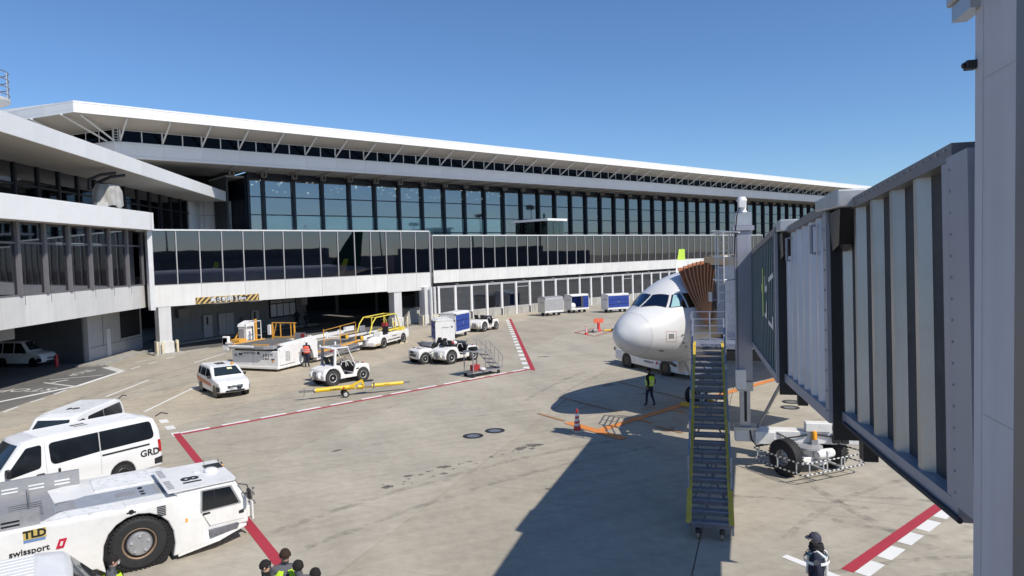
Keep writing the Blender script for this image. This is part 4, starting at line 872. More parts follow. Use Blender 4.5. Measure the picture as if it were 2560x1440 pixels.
skin_patch('static_plate', [(1.55, 1.58), (1.78, 1.62), (1.80, 1.78), (1.57, 1.75)], 'steel', .006)
for q in ([(1.43, 1.47), (1.88, 1.55), (1.885, 1.565), (1.43, 1.485)], [(1.46, 1.85), (1.94, 1.90), (1.94, 1.915), (1.46, 1.865)], [(1.43, 1.47), (1.445, 1.47), (1.475, 1.86), (1.46, 1.86)], [(1.87, 1.55), (1.885, 1.55), (1.945, 1.91), (1.93, 1.91)]): skin_patch('service_outline', q, 'seam_red', .005, 3)
skin_patch('probe', [(1.35, 2.24), (1.55, 2.24), (1.55, 2.27), (1.35, 2.27)], 'cockpit_frame', .03, 2)
for q in ([(.9, 1.78), (3.4, 1.72), (3.4, 1.725), (.9, 1.785)], [(3.4, -1.5), (3.41, -1.5), (3.41, 1.5), (3.4, 1.5)]): skin_patch('skin_seam', q, 'seam_grey', .002, 10)
for q in ([(.9, .95), (6.0, .9), (6.0, .905), (.9, .957)], [(1.2, 2.35), (6.0, 2.30), (6.0, 2.305), (1.2, 2.357)], [(2.6, 1.35), (2.612, 1.35), (2.612, 2.4), (2.6, 2.4)], [(3.85, .2), (3.86, .2), (3.86, 2.6), (3.85, 2.6)], [(1.62, -.9), (1.63, -.9), (1.2, 0), (1.19, 0)]): skin_patch('skin_seam', q, 'seam_grey', .002, 10)
for q in ([(2.15, 1.72), (2.23, 1.72), (2.23, 1.75), (2.15, 1.75)], [(2.3, 1.98), (2.38, 1.98), (2.38, 2.01), (2.3, 2.01)], [(2.55, 2.12), (2.62, 2.12), (2.62, 2.15), (2.55, 2.15)]): skin_patch('probe', q, 'cockpit_frame', .035, 2)
wp = MB()
for sg in (1, -1): wp.tube([ap(fus(1.34, .10 * sg, .03)), ap(fus(1.62, .42 * sg, .03))], .012, 5)
wp.build('wiper', 'cockpit_frame', PL)
dr = skin_patch('cabin_door', [(4.55, 1.05), (5.4, 1.05), (5.4, 1.95), (4.55, 1.95)], 'aircraft_white', .012)
def foil(root, tip, name, th=.12):
    secs = []
    for (le, ch, y, z, t) in (root, tip):
        pr = [(0, 0), (.03, .35), (.15, .8), (.35, 1), (.6, .75), (1, .04), (1, -.04), (.6, -.5), (.35, -.7), (.15, -.55), (.03, -.3)]
        secs.append([(le + ch * a, y, z + b * t * ch / 2) for a, b in pr])
    return MB().loft(secs, True, True).build(name, 'aircraft_white', PL, smooth=50)
for sg in (1, -1):
    foil((16.5, 6.8, sg * 1.6, 2.9, .13), (24.6, 1.7, sg * 15.9, 4.6, .1), 'wing')
    # upswept wingtip
    sec = []
    for le, ch, y, z in ((24.6, 1.7, 15.9, 4.6), (25.1, 1.5, 16.6, 4.8), (25.6, 1.3, 17.0, 5.4), (26.5, .75, 17.35, 7.05)): sec.append([(le + ch * a, sg * (y + b * .07), z) for a, b in ((0, 0), (.15, 1), (.5, 1), (1, 0), (.5, -.6), (.15, -.6))])
    MB().loft(sec[:3], True, True).build('wingtip_fence', 'aircraft_white', PL, smooth=50)
    a, b = sec[2], sec[3]; mid = [tuple(Vector(p).lerp(Vector(q), .45)) for p, q in zip(a, b)]
    MB().loft([a, mid], True, True).build('winglet', 'aircraft_white', PL, smooth=50); MB().loft([mid, b], True, True).build('winglet_tip', 'winglet_lime', PL, smooth=50)
    MB().lathe([(.75, -1.2), (.95, -1.25), (1.08, -1.0), (1.12, 0), (1.0, 1.6), (.72, 2.6), (.3, 3.2), (0, 3.3)], (16.8, sg * 5.75, 1.75), (1, 0, 0), 28).build('engine', 'aircraft_white', PL, smooth=40)
    MB().bar((16.7, sg * 5.75, 2.7), (19.4, sg * 5.6, 3.3), .3, 1.0).build('pylon', 'aircraft_white', PL)
    foil((39.3, 3.6, sg * .8, 5.1, .1), (42.2, 1.4, sg * 6.2, 5.5, .1), 'tailplane')
    wheel(PL, 21.9, sg * 3.55, .58, .42, sg); wheel(PL, 21.9, sg * 4.25, .58, .42, sg); MB().cyl((21.9, sg * 3.9, .5), (21.9, sg * 3.8, 3.0), .16, 12).build('main_strut', 'steel', PL)
vt = MB(); vt.loft([[(37.0 + 6.2 * a, b * .30, 5.9) for a, b in ((0, 0), (.2, 1), (.6, .8), (1, 0), (.6, -.8), (.2, -1))], [(41.9 + 2.2 * a, b * .12, 11.7) for a, b in ((0, 0), (.2, 1), (.6, .8), (1, 0), (.6, -.8), (.2, -1))]], True, True); vt.build('tail_fin', 'bridge_green', PL, smooth=40)
ng = MB().cyl((5.07, 0, .35), (5.0, 0, 2.3), .10, 14); ng.cyl((5.07, -.35, .38), (5.07, .35, .38), .06, 10); ng.bar((5.0, 0, .9), (4.2, 0, 2.1), .08, .08); ng.bar((5.05, .05, .75), (5.35, .05, 1.2), .05, .05); ng.build('nose_strut', 'rim_white', PL, smooth=40)
for sg in (1, -1): wheel(PL, 5.07, sg * .25, .38, .22, sg, rim='rim_white')
for sg in (1, -1): MB().box(4.3, 5.3, sg * .42 - .02, sg * .42 + .02, 1.45, 2.15).build('gear_door', 'aircraft_white', PL)
ck = []
for i, (dx, dy) in enumerate(((4.45, -.1), (5.65, -.1))):
    p = Vector((ANOSE.x, ANOSE.y, 0)) + AX * dx - APT * dy
    c = MB().prism([(-.12, 0), (.12, 0), (.03, .16), (-.03, .16)], -.45, .45).build('wheel_chock', 'gse_yellow', None, (p.x, p.y, 0), atan2(AX.y, AX.x)); tag(c, ['yellow wheel chock in front of the nose wheel', 'yellow wheel chock behind the nose wheel'][i], 'chock', 'nose wheel chocks')

# ------------------------------------------------------------------ jet bridge
JB = thing('jet_bridge', 'grey corrugated jet bridge on a wheeled drive column reaching the airliner', 'jet bridge', (3.31, 4.92, 0), heading(14))
def part(name, parent, loc=(0, 0, 0), rot=(0, 0, 0)):
    o = bpy.data.objects.new(name, None); COL.objects.link(o); o.parent = parent; o.location = loc; o.rotation_euler = rot; o.empty_display_size = .2; return o
TN = (0, 0, 4.98); TILT = (0, radians(3.2), 0)
def corr(s0, s1, pitch, depth, z0, z1, y, flat_=.36, slope=.10):
    """trapezoid corrugated sheet along x, ridges towards +y"""
    mb = MB(); pts = []; s = s0
    while s < s1 - 1e-3:
        for u, d in ((0, 0), (slope, 1), (flat_, 1), (flat_ + slope, 0)):
            x = s + u * pitch
            if x <= s1: pts.append((x, y - depth + depth * d))
        s += pitch
    pts.append((s1, y - depth)); n = len(pts)
    vs = [(x, yy, z0) for x, yy in pts] + [(x, yy, z1) for x, yy in pts]
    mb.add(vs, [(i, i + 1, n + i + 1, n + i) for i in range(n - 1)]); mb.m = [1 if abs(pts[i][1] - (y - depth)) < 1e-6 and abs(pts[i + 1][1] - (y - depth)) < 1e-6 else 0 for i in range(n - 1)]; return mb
def tunnel(name, s0, s1, yl, yr, z0, z1, pitch, depth, m, frame='bridge_frame', dark=True, rec='bridge_recess_mid', fl=.30, sp=.08):
    t = part(name, JB, TN, TILT)
    for y, sg in ((yl, 1), (yr, -1)):
        mb = corr(s0 + .12, s1 - .12, pitch, depth, z0 + .06, z1 - .06, 0, fl, sp)
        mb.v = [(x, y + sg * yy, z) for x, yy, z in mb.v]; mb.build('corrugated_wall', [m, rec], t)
        bx('top_rail', t, s0, s1, min(y, y - sg * .16) , max(y, y - sg * .16) + (.03 if sg > 0 else 0), z1 - .07, z1 + .06, 'mullion_grey'); bx('bottom_rail', t, s0, s1, min(y, y - sg * .16), max(y, y - sg * .16) + (.03 if sg > 0 else 0), z0 - .10, z0 + .06, 'bridge_frame')
        for e in (s0, s1 - .22): bx('end_post', t, e, e + .22, (y - .02 if sg > 0 else y - .03), (y + .03 if sg > 0 else y + .02), z0 + .065, z1 - .075, frame)
    bx('roof', t, s0, s1, yr + .1, yl - .1, z1 - .05, z1 + .03, 'galvanised'); bx('floor', t, s0, s1, yr + .16, yl - .16, z0 - .02, z0 + .1, 'bridge_frame')
    if dark: bx('weather_seal', t, s0 - .012, s0 + .03, yr + .02, yl - .02, z0 - .32, z1 + .0, 'black_plastic')
    return t
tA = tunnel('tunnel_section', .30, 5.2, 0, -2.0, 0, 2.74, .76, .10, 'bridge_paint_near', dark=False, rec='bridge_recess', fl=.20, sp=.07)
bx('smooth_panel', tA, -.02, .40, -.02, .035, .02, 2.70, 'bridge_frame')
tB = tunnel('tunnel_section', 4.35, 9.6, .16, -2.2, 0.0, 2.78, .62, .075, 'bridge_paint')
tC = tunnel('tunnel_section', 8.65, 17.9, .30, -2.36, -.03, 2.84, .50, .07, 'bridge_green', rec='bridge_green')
# pale strip on every rib crest of the green section, and the painted emblem
rb = MB().box(-.03, .03, 0, .012, .05, 2.76).mesh('rib_strip', 'bridge_frame')
s = 8.77
while s < 17.7: obj('rib_strip', rb, tC, (s + .19 * .50, .302, 0)); s += .50
for name, m, poly in (('emblem', 'logo_lime', [(12.3, 1.03), (12.65, 1.03), (12.65, 1.6), (12.95, 1.65), (12.95, 1.8), (12.6, 1.85), (12.6, 2.2), (12.3, 2.2)]), ('emblem', 'logo_white', [(11.2, 1.0), (11.9, 1.05), (11.9, 1.15), (11.4, 1.12), (11.4, 1.4), (11.2, 1.4)]), ('emblem', 'logo_white', [(11.1, 1.65), (11.8, 1.6), (11.85, 2.0), (11.65, 2.0), (11.6, 1.74), (11.1, 1.80)]), ('emblem', 'logo_white', [(9.5, .85), (10.8, .92), (10.8, 1.0), (9.7, .95), (9.7, 1.12), (9.5, 1.12)]), ('emblem', 'logo_white', [(9.4, 1.92), (10.6, 1.84), (10.6, 1.94), (9.4, 2.03)])):
    mb = MB().prism(poly, .316, .320); mb.build(name, m, tC)
tC.location = Vector(TN) + Vector((8.65, .3, 0)) - (Matrix.Rotation(radians(-2.2), 3, 'Z') @ Vector((8.65, .3, 0))); tC.rotation_euler = (0, radians(3.2), radians(-2.2))
# flashings over the joints, cable carriers, hangers
for t, s, w in ((tB, 4.1, .26), (tC, 8.4, .36)):
    z = 2.80 if t is tB else 2.86
    MB().add([(s - .6, -2.0, z - .12), (s + .9, -2.0, z - .02), (s + .9, w - .05, z - .02), (s - .6, w - .05, z - .12), (s - .6, -2.0, z + .10), (s + .9, -2.0, z + .14), (s + .9, w - .05, z + .14), (s - .6, w - .05, z + .10)], [(0, 1, 2, 3), (4, 5, 6, 7), (0, 1, 5, 4), (1, 2, 6, 5), (2, 3, 7, 6), (3, 0, 4, 7)]).build('flashing', 'galvanised', t, bevel=.02)
    MB().add([(s - .5, w - .1, z - .12), (s + .25, w - .1, z - .12), (s + .1, w - .12, z - .62), (s - .2, w - .14, z - .55), (s - .5, w - .4, z - .12), (s + .25, w - .4, z - .12), (s + .1, w - .3, z - .62), (s - .2, w - .3, z - .55)], [(0, 1, 2, 3), (4, 5, 6, 7), (0, 1, 5, 4), (1, 2, 6, 5), (2, 3, 7, 6), (3, 0, 4, 7)]).build('rubber_flap', 'black_trim', t)
    bx('hanger', t, s + .25, s + .55, w - .55, w - .2, -.32, -.10, 'black_plastic'); bx('hanger', t, s - .35, s - .12, w - .52, w - .35, -.46, -.06, 'black_trim')
bx('hinge_plate', tB, 4.58, 4.60, .192, .205, 2.35, 2.65, 'galvanised')
rv = MB()
for k in range(11): rv.cyl((4.46, .19, .05 + k * .27), (4.46, .205, .05 + k * .27), .02, 6)
for k in range(11): rv.cyl((8.76, .33, .05 + k * .27), (8.76, .345, .05 + k * .27), .02, 6)
rv.build('rivet', 'bridge_frame', tB)
for s in (5.1, 7.6): MB().tube([(s, .19, 2.6), (s, .25, 2.6), (s, .25, 2.2), (s, .19, 2.2)], .025, 6).build('grab_handle', 'bridge_frame', tB)
# terminal end: smooth portal post beside the camera with its eaves and sensor
pt = part('portal_post', JB); bx('post', pt, -.66, -.02, -1.6, .03, 0, 12.5, 'post_paint'); bx('edge_strip', pt, -.135, -.01, -1.5, .036, 0, 12.4, 'post_paint'); bx('window_jamb', pt, -1.3, -.665, -1.6, .05, 0, 12.5, 'mullion_grey')
ev = MB().add([(-.1, .0, 8.72), (.30, .0, 8.72), (.30, .12, 8.72), (-.1, .12, 8.72), (-.1, .0, 9.3), (.30, .0, 9.3), (.30, .16, 9.3), (-.1, .16, 9.3)], [(0, 1, 2, 3), (4, 5, 6, 7), (0, 1, 5, 4), (1, 2, 6, 5), (2, 3, 7, 6), (3, 0, 4, 7)]).build('eaves', 'bridge_paint_near', pt, bevel=.02); bx('eaves_lip', pt, -.1, .24, .0, .10, 8.60, 8.715, 'bridge_paint_near')
sn = MB().box(-.05, .03, .03, .10, 8.20, 8.26).cyl((-.01, .10, 8.23), (-.01, .12, 8.23), .02, 8); sn.build('sensor', 'black_plastic', pt, bevel=.01)
# fixings, seams, cables and notices on the near bridge
rv2 = MB()
for k in range(16):
    for x in (.33,): rv2.cyl((x, .034, .12 + k * .165), (x, .044, .12 + k * .165), .011, 6)
for k in range(22): rv2.cyl((.42 + k * .18, .03, 2.76), (.42 + k * .18, .045, 2.76), .012, 6)
tag(rv2.build('rivet', 'bridge_frame', tA), kind='stuff')
MB().tube([(.2, .05, -.06), (2.0, .06, -.07), (4.2, .05, -.06)], .022, 6).build('cable', 'cable', tA, smooth=50)
pr = MB()
for z_ in (1.0, 3.4, 5.8, 8.1): pr.box(-.655, -.025, .0305, .0318, z_, z_ + .008)
pr.build('panel_seam', 'seam_grey', pt)
_seams = True
# lift columns, cross beam, drive bogie
def jl(x, y, z):   # world -> bridge axes
    v = Matrix.Rotation(-heading(14), 3, 'Z') @ Vector((x - 3.31, y - 4.92, z)); return (v.x, v.y, v.z)
CS = 17.75
LC = part('lift_column', JB)
for y, nm in ((.22, 0), (-2.75, 1)):
    bx('outer_column', LC, CS - .20, CS + .20, y - .20, y + .20, 2.75, 7.55, 'bridge_frame'); MB().box(CS - .24, CS - .16, y - .23, y + .23, 2.8, 7.5).box(CS - .24, CS + .24, y + .19, y + .26, 2.8, 7.5).build('column_flange', 'bridge_frame', LC)
    bx('inner_column', LC, CS - .155, CS + .155, y - .155, y + .155, 1.30, 2.75, 'galvanised'); bx('slot', LC, CS - .165, CS - .158, y - .05, y + .03, 1.45, 2.6, 'black_plastic')
    bx('cap', LC, CS - .30, CS + .30, y - .32, y + .32, 7.555, 7.70, 'bridge_frame'); bx('gearbox', LC, CS - .2, CS + .25, y - .25, y + .25, 7.71, 8.12, 'galvanised')
    MB().lathe([(0, 8.62), (.10, 8.62), (.15, 8.55), (.16, 8.50), (.13, 8.46), (.13, 8.20), (.17, 8.13)], (CS, y + .02, 0), n=16).build('lift_motor', 'gse_white', LC, smooth=40); bx('terminal_box', LC, CS - .28, CS - .12, y - .1, y + .12, 8.28, 8.48, 'gse_white')
    bx('foot_plate', LC, CS - .34, CS + .34, y - .36, y + .36, 1.22, 1.295, 'galvanised'); bx('junction_box', LC, CS - .42, CS - .24, y - .02, y + .30, 2.55, 3.15, 'gse_white')
    bx('roller_box', LC, CS - .26, CS + .26, y - .24, y + .24, 2.45, 2.74, 'galvanised')
    MB().tube([(CS - .2, y + .1, 8.3), (CS - .32, y + .2, 8.0), (CS - .3, y + .25, 7.4), (CS - .27, y + .28, 6.8)], .02, 6).build('cable', 'cable', LC)
CB = part('cross_beam', JB); bx('beam', CB, CS - .24, CS + .24, -3.3, .55, .82, 1.215, 'gse_white', .03); bx('cover_box', CB, CS - .33, CS + .02, -2.3, -1.55, 1.22, 1.50, 'gse_white', .02); bx('side_box', CB, CS - .42, CS - .245, -.65, -.05, .80, 1.2, 'gse_white', .02)
for k in range(2): bx('lamp_box', CB, CS - .40, CS - .245, -2.78 + k * .25, -2.57 + k * .25, .90, 1.12, 'black_plastic')
MB().lathe([(0, .26), (.05, .25), (.075, .2), (.08, .0)], (CS - .34, -1.80, 1.0), n=14).build('beacon', 'amber', CB, smooth=50); bx('beacon_base', CB, CS - .42, CS - .25, -1.89, -1.71, .80, .995, 'gse_grey')
for pts in ([(CS - .25, .1, 1.25), (CS - .3, .05, .9), (CS - .3, -.1, .72), (CS - .3, -.4, .8), (CS - .28, -.6, 1.1)], [(CS - .26, -.7, 1.15), (CS - .3, -1.0, 1.0), (CS - .3, -1.3, 1.05), (CS - .28, -1.6, 1.12)], [(CS - .26, -1.9, 1.12), (CS - .28, -2.3, 1.08), (CS - .26, -2.5, 1.24), (CS - .2, -2.6, 1.3)]): MB().tube(pts, .025, 6).build('cable', 'cable', CB, smooth=50)
MB().bar((CS - .1, -.15, 1.26), (CS - 3.8, -.7, 3.95), .07, .07).build('stay', 'gse_grey', CB)
BG = part('drive_bogie', JB, (CS - .35, -1.62, 0), (0, 0, radians(37)))     # wheels steered across the bridge
MB().lathe([(.30, .84), (.42, .80), (.42, .74), (.26, .68), (.24, .45), (.30, .40)], n=24).build('turntable', 'galvanised', BG, smooth=35)
bx('axle_frame', BG, -.25, .25, -.62, .62, .30, .52, 'gse_white', .03); bx('gear_case', BG, -.33, .33, -.45, -.1, .22, .60, 'gse_white', .03)
MB().lathe([(0, -.36), (.10, -.36), (.14, -.32), (.15, -.1), (.15, .2), (.12, .3), (0, .3)], (-.38, -.25, .60), (0, 1, 0), 16).build('drive_motor', 'gse_white', BG, smooth=35); MB().lathe([(0, -.3), (.10, -.3), (.13, -.25), (.13, .25), (.10, .3), (0, .3)], (.36, .22, .68), (0, 1, 0), 16).build('drive_motor', 'gse_grey', BG, smooth=35); bx('motor_box', BG, -.58, -.45, -.42, -.2, .55, .72, 'gse_white', .01)
for sg in (1, -1): wheel(BG, 0, sg * .92, .56, .34, sg, rim='rim_steel', rimr=.45, name='drive_wheel'); MB().box(-.34, .34, sg * .62, sg * .76, .5, .56).build('mud_plate', 'gse_grey', BG)
cg = rounded([(-1.05, -1.3), (1.05, -1.3), (1.05, 1.3), (-1.05, 1.3)], .22, 5)
for z in (.32, .66):
    n = len(cg)
    dense = []
    for i in range(n):
        a, b = Vector(cg[i]), Vector(cg[(i + 1) % n]); m = max(1, int((b - a).length / .085))
        for q in range(m): dense.append(tuple(a.lerp(b, q / m)))
    blk = MB(); N_ = len(dense)
    for i in range(N_): 
        a, b = dense[i], dense[(i + 1) % N_]; blk.mi(i % 2).tube([(a[0], a[1], z), (b[0], b[1], z)], .022, 6, caps=False)
    blk.build('guard_rail', ['rim_white', 'black_plastic'], BG, smooth=50)
for (x, y) in [(-1.05, y) for y in (-1.0, -.35, -.22, .35, .5, 1.05)] + [(1.05, y) for y in (-1.0, 0, 1.0)] + [(x, sg * 1.3) for sg in (1, -1) for x in (-.8, -.05, .8)]: MB().cyl((x, y, .32), (x, y, .66), .02, 6).build('guard_post', 'rim_white', BG)
for y in (-.28, .4): MB().bar((-1.05, y, .36), (-.2, y, .4), .05, .05).build('guard_arm', 'rim_white', BG)
# cab turned to the aircraft, with roof, door wing and sill
M0 = Vector((8.17, 27.7, 0))
CBN = part('cab', JB); _w2j = Matrix.Translation(Vector((3.31, 4.92, 0))) @ Matrix.Rotation(heading(14), 4, 'Z')
CBN.matrix_parent_inverse = _w2j.inverted(); CBN.location = (M0.x, M0.y, 0); CBN.rotation_euler = (0, 0, atan2(APT.y, APT.x))      # local x away from the aircraft, local y towards the tail
bx('near_wall', CBN, .35, 3.2, .0, .10, 3.45, 6.35, 'bridge_paint'); bx('door_wing', CBN, .0, .345, -.02, .08, 3.6, 6.32, 'bridge_frame'); bx('far_wall', CBN, .0, 3.2, 3.3, 3.4, 3.45, 6.35, 'bridge_paint'); bx('back_wall', CBN, 3.1, 3.2, .1, 3.3, 3.45, 6.35, 'bridge_paint')
bx('cab_floor', CBN, -.1, 3.4, -.05, 3.45, 3.22, 3.44, 'bridge_frame'); bx('cab_roof', CBN, -.25, 3.4, -.1, 3.5, 6.36, 6.75, 'cab_tan'); bx('roof_slope', CBN, -.55, -.255, -.08, 3.4, 6.45, 6.68, 'cab_tan'); bx('sill_bumper', CBN, -.55, -.01, .25, 3.2, 3.3, 4.55, 'cab_tan')
for x in (1.0, 1.9): bx('panel_seam', CBN, x, x + .02, -.012, -.002, 3.5, 6.3, 'seam_grey')
MB().box(-.28, -.12, -.18, -.10, 4.9, 5.28).build('mirror', 'galvanised', CBN); MB().tube([(-.2, -.08, 5.0), (-.1, -.05, 4.95), (.02, -.02, 5.0)], .02, 6).build('mirror_arm', 'bridge_frame', CBN); MB().lathe([(0, -.1), (.12, -.1), (.12, .1), (0, .1)], (-.1, .05, 6.30), (1, 0, 0), 14).build('flood_lamp', 'black_plastic', CBN)
bx('neck', CBN, 3.2, 4.6, -.2, 3.0, 3.3, 6.5, 'bridge_paint')
# folding hood between cab and fuselage: pleats fan out from a low hinge
HD = part('hood', JB); HD.matrix_parent_inverse = _w2j.inverted()
NR = 10; hinge = Vector((7.98, 28.0, 4.15)); tips = []
for k in range(NR):
    t = k / (NR - 1); t2 = t ** .85; p = Vector((7.12, 29.75, 6.20)).lerp(Vector((8.17, 27.75, 6.50)), t2); p.z += .10 * sin(pi * t); tips.append(p)
over = AX * 2.9
feet = [hinge + Vector((-.10 * (1 - k / (NR - 1)) , .12 * (1 - k / (NR - 1)), -.25 * (1 - k / (NR - 1)))) for k in range(NR)]
for k in range(NR):
    a, b = feet[k], tips[k]; bow = Vector((-.10, -.02, .05)) * (1 - .6 * k / NR); m1 = a.lerp(b, .5) + bow
    pts = [a, a.lerp(b, .25) + bow * .75, m1, a.lerp(b, .75) + bow * .75, b]
    MB().tube(pts + [b + over * .5 + Vector((0, 0, .06)), b + over], .035, 6).build('rib', 'hood_rib', HD, smooth=50)
    if k < NR - 1:
        a2, b2 = feet[k + 1], tips[k + 1]; bow2 = Vector((-.10, -.02, .05)) * (1 - .6 * (k + 1) / NR)
        mb = MB(); n = 8; inn = Vector((.16, .10, 0))
        P = [a.lerp(b, i / n) + bow * sin(pi * i / n) for i in range(n + 1)]; Q = [a2.lerp(b2, i / n) + bow2 * sin(pi * i / n) for i in range(n + 1)]; Rr = [p.lerp(q, .5) + inn * (.35 + .65 * i / n) for i, (p, q) in enumerate(zip(P, Q))]
        P += [b + over]; Q += [b2 + over]; Rr += [(b.lerp(b2, .5) + over + Vector((0, 0, -.12)))]; Rr[n] = b.lerp(b2, .5) + inn * .5 + Vector((0, 0, -.14))
        m = len(P); mb.add(P + Rr + Q, [(i, i + 1, m + i + 1, m + i) for i in range(m - 1)] + [(m + i, m + i + 1, 2 * m + i + 1, 2 * m + i) for i in range(m - 1)]); mb.build('pleat', 'hood_brown', HD, smooth=30)

# landing and service stair
SF = Vector((4.62, 16.5, .22)); ST = Vector((7.05, 25.05, 3.50)); NS = 23
run = Vector((ST.x - SF.x, ST.y - SF.y, 0)); sd = run.normalized(); sr = Vector((sd.y, -sd.x, 0))
STR = part('service_stair', JB); STR.matrix_parent_inverse = _w2j.inverted(); STR['label'] = 'steep open steel service stair with yellow side strips'
for sg in (-1, 1):
    o = sr * (sg * .53); MB().bar(SF + o, ST + o, .05, .26).build('stringer', 'stair_steel', STR); MB().bar(SF + o + sr * (-sg * .03) + Vector((0, 0, .145)), ST + o + sr * (-sg * .03) + Vector((0, 0, .145)), .13, .02).build('yellow_strip', 'stair_yellow', STR)
    MB().bar(SF + o + Vector((0, 0, .98)) + sd * 1.2, ST + o + Vector((0, 0, .98)), .045, .045).build('handrail', 'stair_steel', STR); MB().bar(SF + o * 1.04 + Vector((0, 0, .60)) + sd * 1.2, ST + o * 1.04 + Vector((0, 0, .55)), .035, .035).build('mid_rail', 'stair_steel', STR)
    for k in range(6):
        p = SF.lerp(ST, .14 + .17 * k) + o; MB().bar(p, p + Vector((0, 0, .98)), .04, .04).build('rail_post', 'stair_steel', STR)
td = MB().bar((-.49, 0, 0), (.49, 0, 0), .23, .03); td.bar((-.49, -.115, -.05), (.49, -.115, -.05), .012, .10); tdm = td.mesh('tread', 'tread_steel'); nosing = MB().bar((-.49, -.115, .012), (.49, -.115, .012), .03, .012).mesh('nosing', 'stair_steel')
for k in range(NS):
    p = SF.lerp(ST, (k + .35) / NS) + Vector((0, 0, .10)); o = obj('tread', tdm, STR, p, (0, 0, atan2(sr.y, sr.x))); obj('nosing', nosing, o)
    br_ = MB()
    for sg in (-1, 1): br_.bar(p + sr * sg * .49 + Vector((0, 0, -.04)), p + sr * sg * .49 + sd * .12 + Vector((0, 0, .04)), .03, .09)
    br_.build('tread_bracket', 'black_plastic', STR)
for a, b in ((.12, .42), (.42, .72), (.7, .95)):
    for sg in (-1, 1): MB().bar(SF.lerp(ST, a) + sr * .45 * sg + Vector((0, 0, -.16)), SF.lerp(ST, b) - sr * .45 * sg + Vector((0, 0, -.16)), .035, .035).build('cross_brace', 'stair_steel', STR)
for sg in (-1, 1):
    c = SF + sr * sg * .28 + Vector((0, 0, -.14)); MB().bar(c + Vector((0, 0, .05)), c + Vector((0, 0, .16)), .12, .10).build('caster_fork', 'black_plastic', STR); MB().lathe([(.03, -.03), (.085, -.03), (.085, .03), (.03, .03)], c + Vector((0, 0, -.0)) + sd * -.02, sr, 16).build('caster', 'rim_rust', STR, smooth=35)
LDG = part('landing', JB); LDG.matrix_parent_inverse = _w2j.inverted()
def lw(a, b, z): v = ST + sd * a + sr * b; return (v.x, v.y, z)
mb = MB(); mb.add([lw(0, -.62, 3.38), lw(0, 1.9, 3.38), lw(2.4, 1.9, 3.38), lw(2.4, -.1, 3.38), lw(1.6, -.62, 3.38), lw(0, -.62, 3.5), lw(0, 1.9, 3.5), lw(2.4, 1.9, 3.5), lw(2.4, -.1, 3.5), lw(1.6, -.62, 3.5)], [(0, 1, 2, 3, 4), (5, 6, 7, 8, 9)] + [(i, (i + 1) % 5, 5 + (i + 1) % 5, 5 + i) for i in range(5)]); mb.build('platform', 'stair_steel', LDG)
for z in (3.42, 3.2): MB().bar(lw(-.03, -.62, z), lw(-.03, .6, z), .06, .10).build('edge_beam', 'stair_steel', LDG)
bx_ = MB().bar(lw(.2, .62, 3.15), lw(.2, 1.9, 3.15), .5, .35).build('support_box', 'black_plastic', LDG)
for z in (3.78, 4.06, 4.32, 4.6):
    MB().bar(lw(1.5, -.6, z), lw(0, -.6, z), .035, .035).build('rail', 'stair_steel', LDG); MB().bar(lw(1.6, -.6, z), lw(1.6, .65, z), .035, .035).build('rail', 'stair_steel', LDG); MB().bar(lw(0, .62, z), lw(0, 1.75, z), .035, .035).build('rail', 'stair_steel', LDG)
for a, b in ((0, -.6), (.8, -.6), (1.55, -.6), (1.6, .05), (1.6, .65), (0, .62), (0, 1.15), (0, 1.72)): MB().bar(lw(a, b, 3.5), lw(a, b, 4.62), .045, .045).build('rail_post', 'stair_steel', LDG)
# caged ladder on the column
CL = part('caged_ladder', JB)
for y in (.62, .97): MB().bar((CS + .35, y, 5.2), (CS + .35, y, 7.55), .04, .04).build('ladder_rail', 'gse_white', CL)
for k in range(9): MB().bar((CS + .35, .62, 5.3 + k * .27), (CS + .35, .97, 5.3 + k * .27), .03, .03).build('rung', 'gse_white', CL)
for z in (6.0, 6.75, 7.5): MB().tube([(CS + .35, .47, z), (CS - .1, .57, z), (CS - .25, .82, z), (CS - .1, 1.07, z), (CS + .35, 1.12, z)], .025, 6).build('hoop', 'gse_white', CL)
for x, y in ((CS - .1, .57), (CS - .25, .82), (CS - .1, 1.07)): MB().bar((x, y, 5.9), (x, y, 7.55), .03, .03).build('cage_bar', 'gse_white', CL)
MB().bar((CS - .2, .3, 7.5), (CS + .1, 1.1, 7.58), .5, .03).build('top_step', 'gse_white', CL)

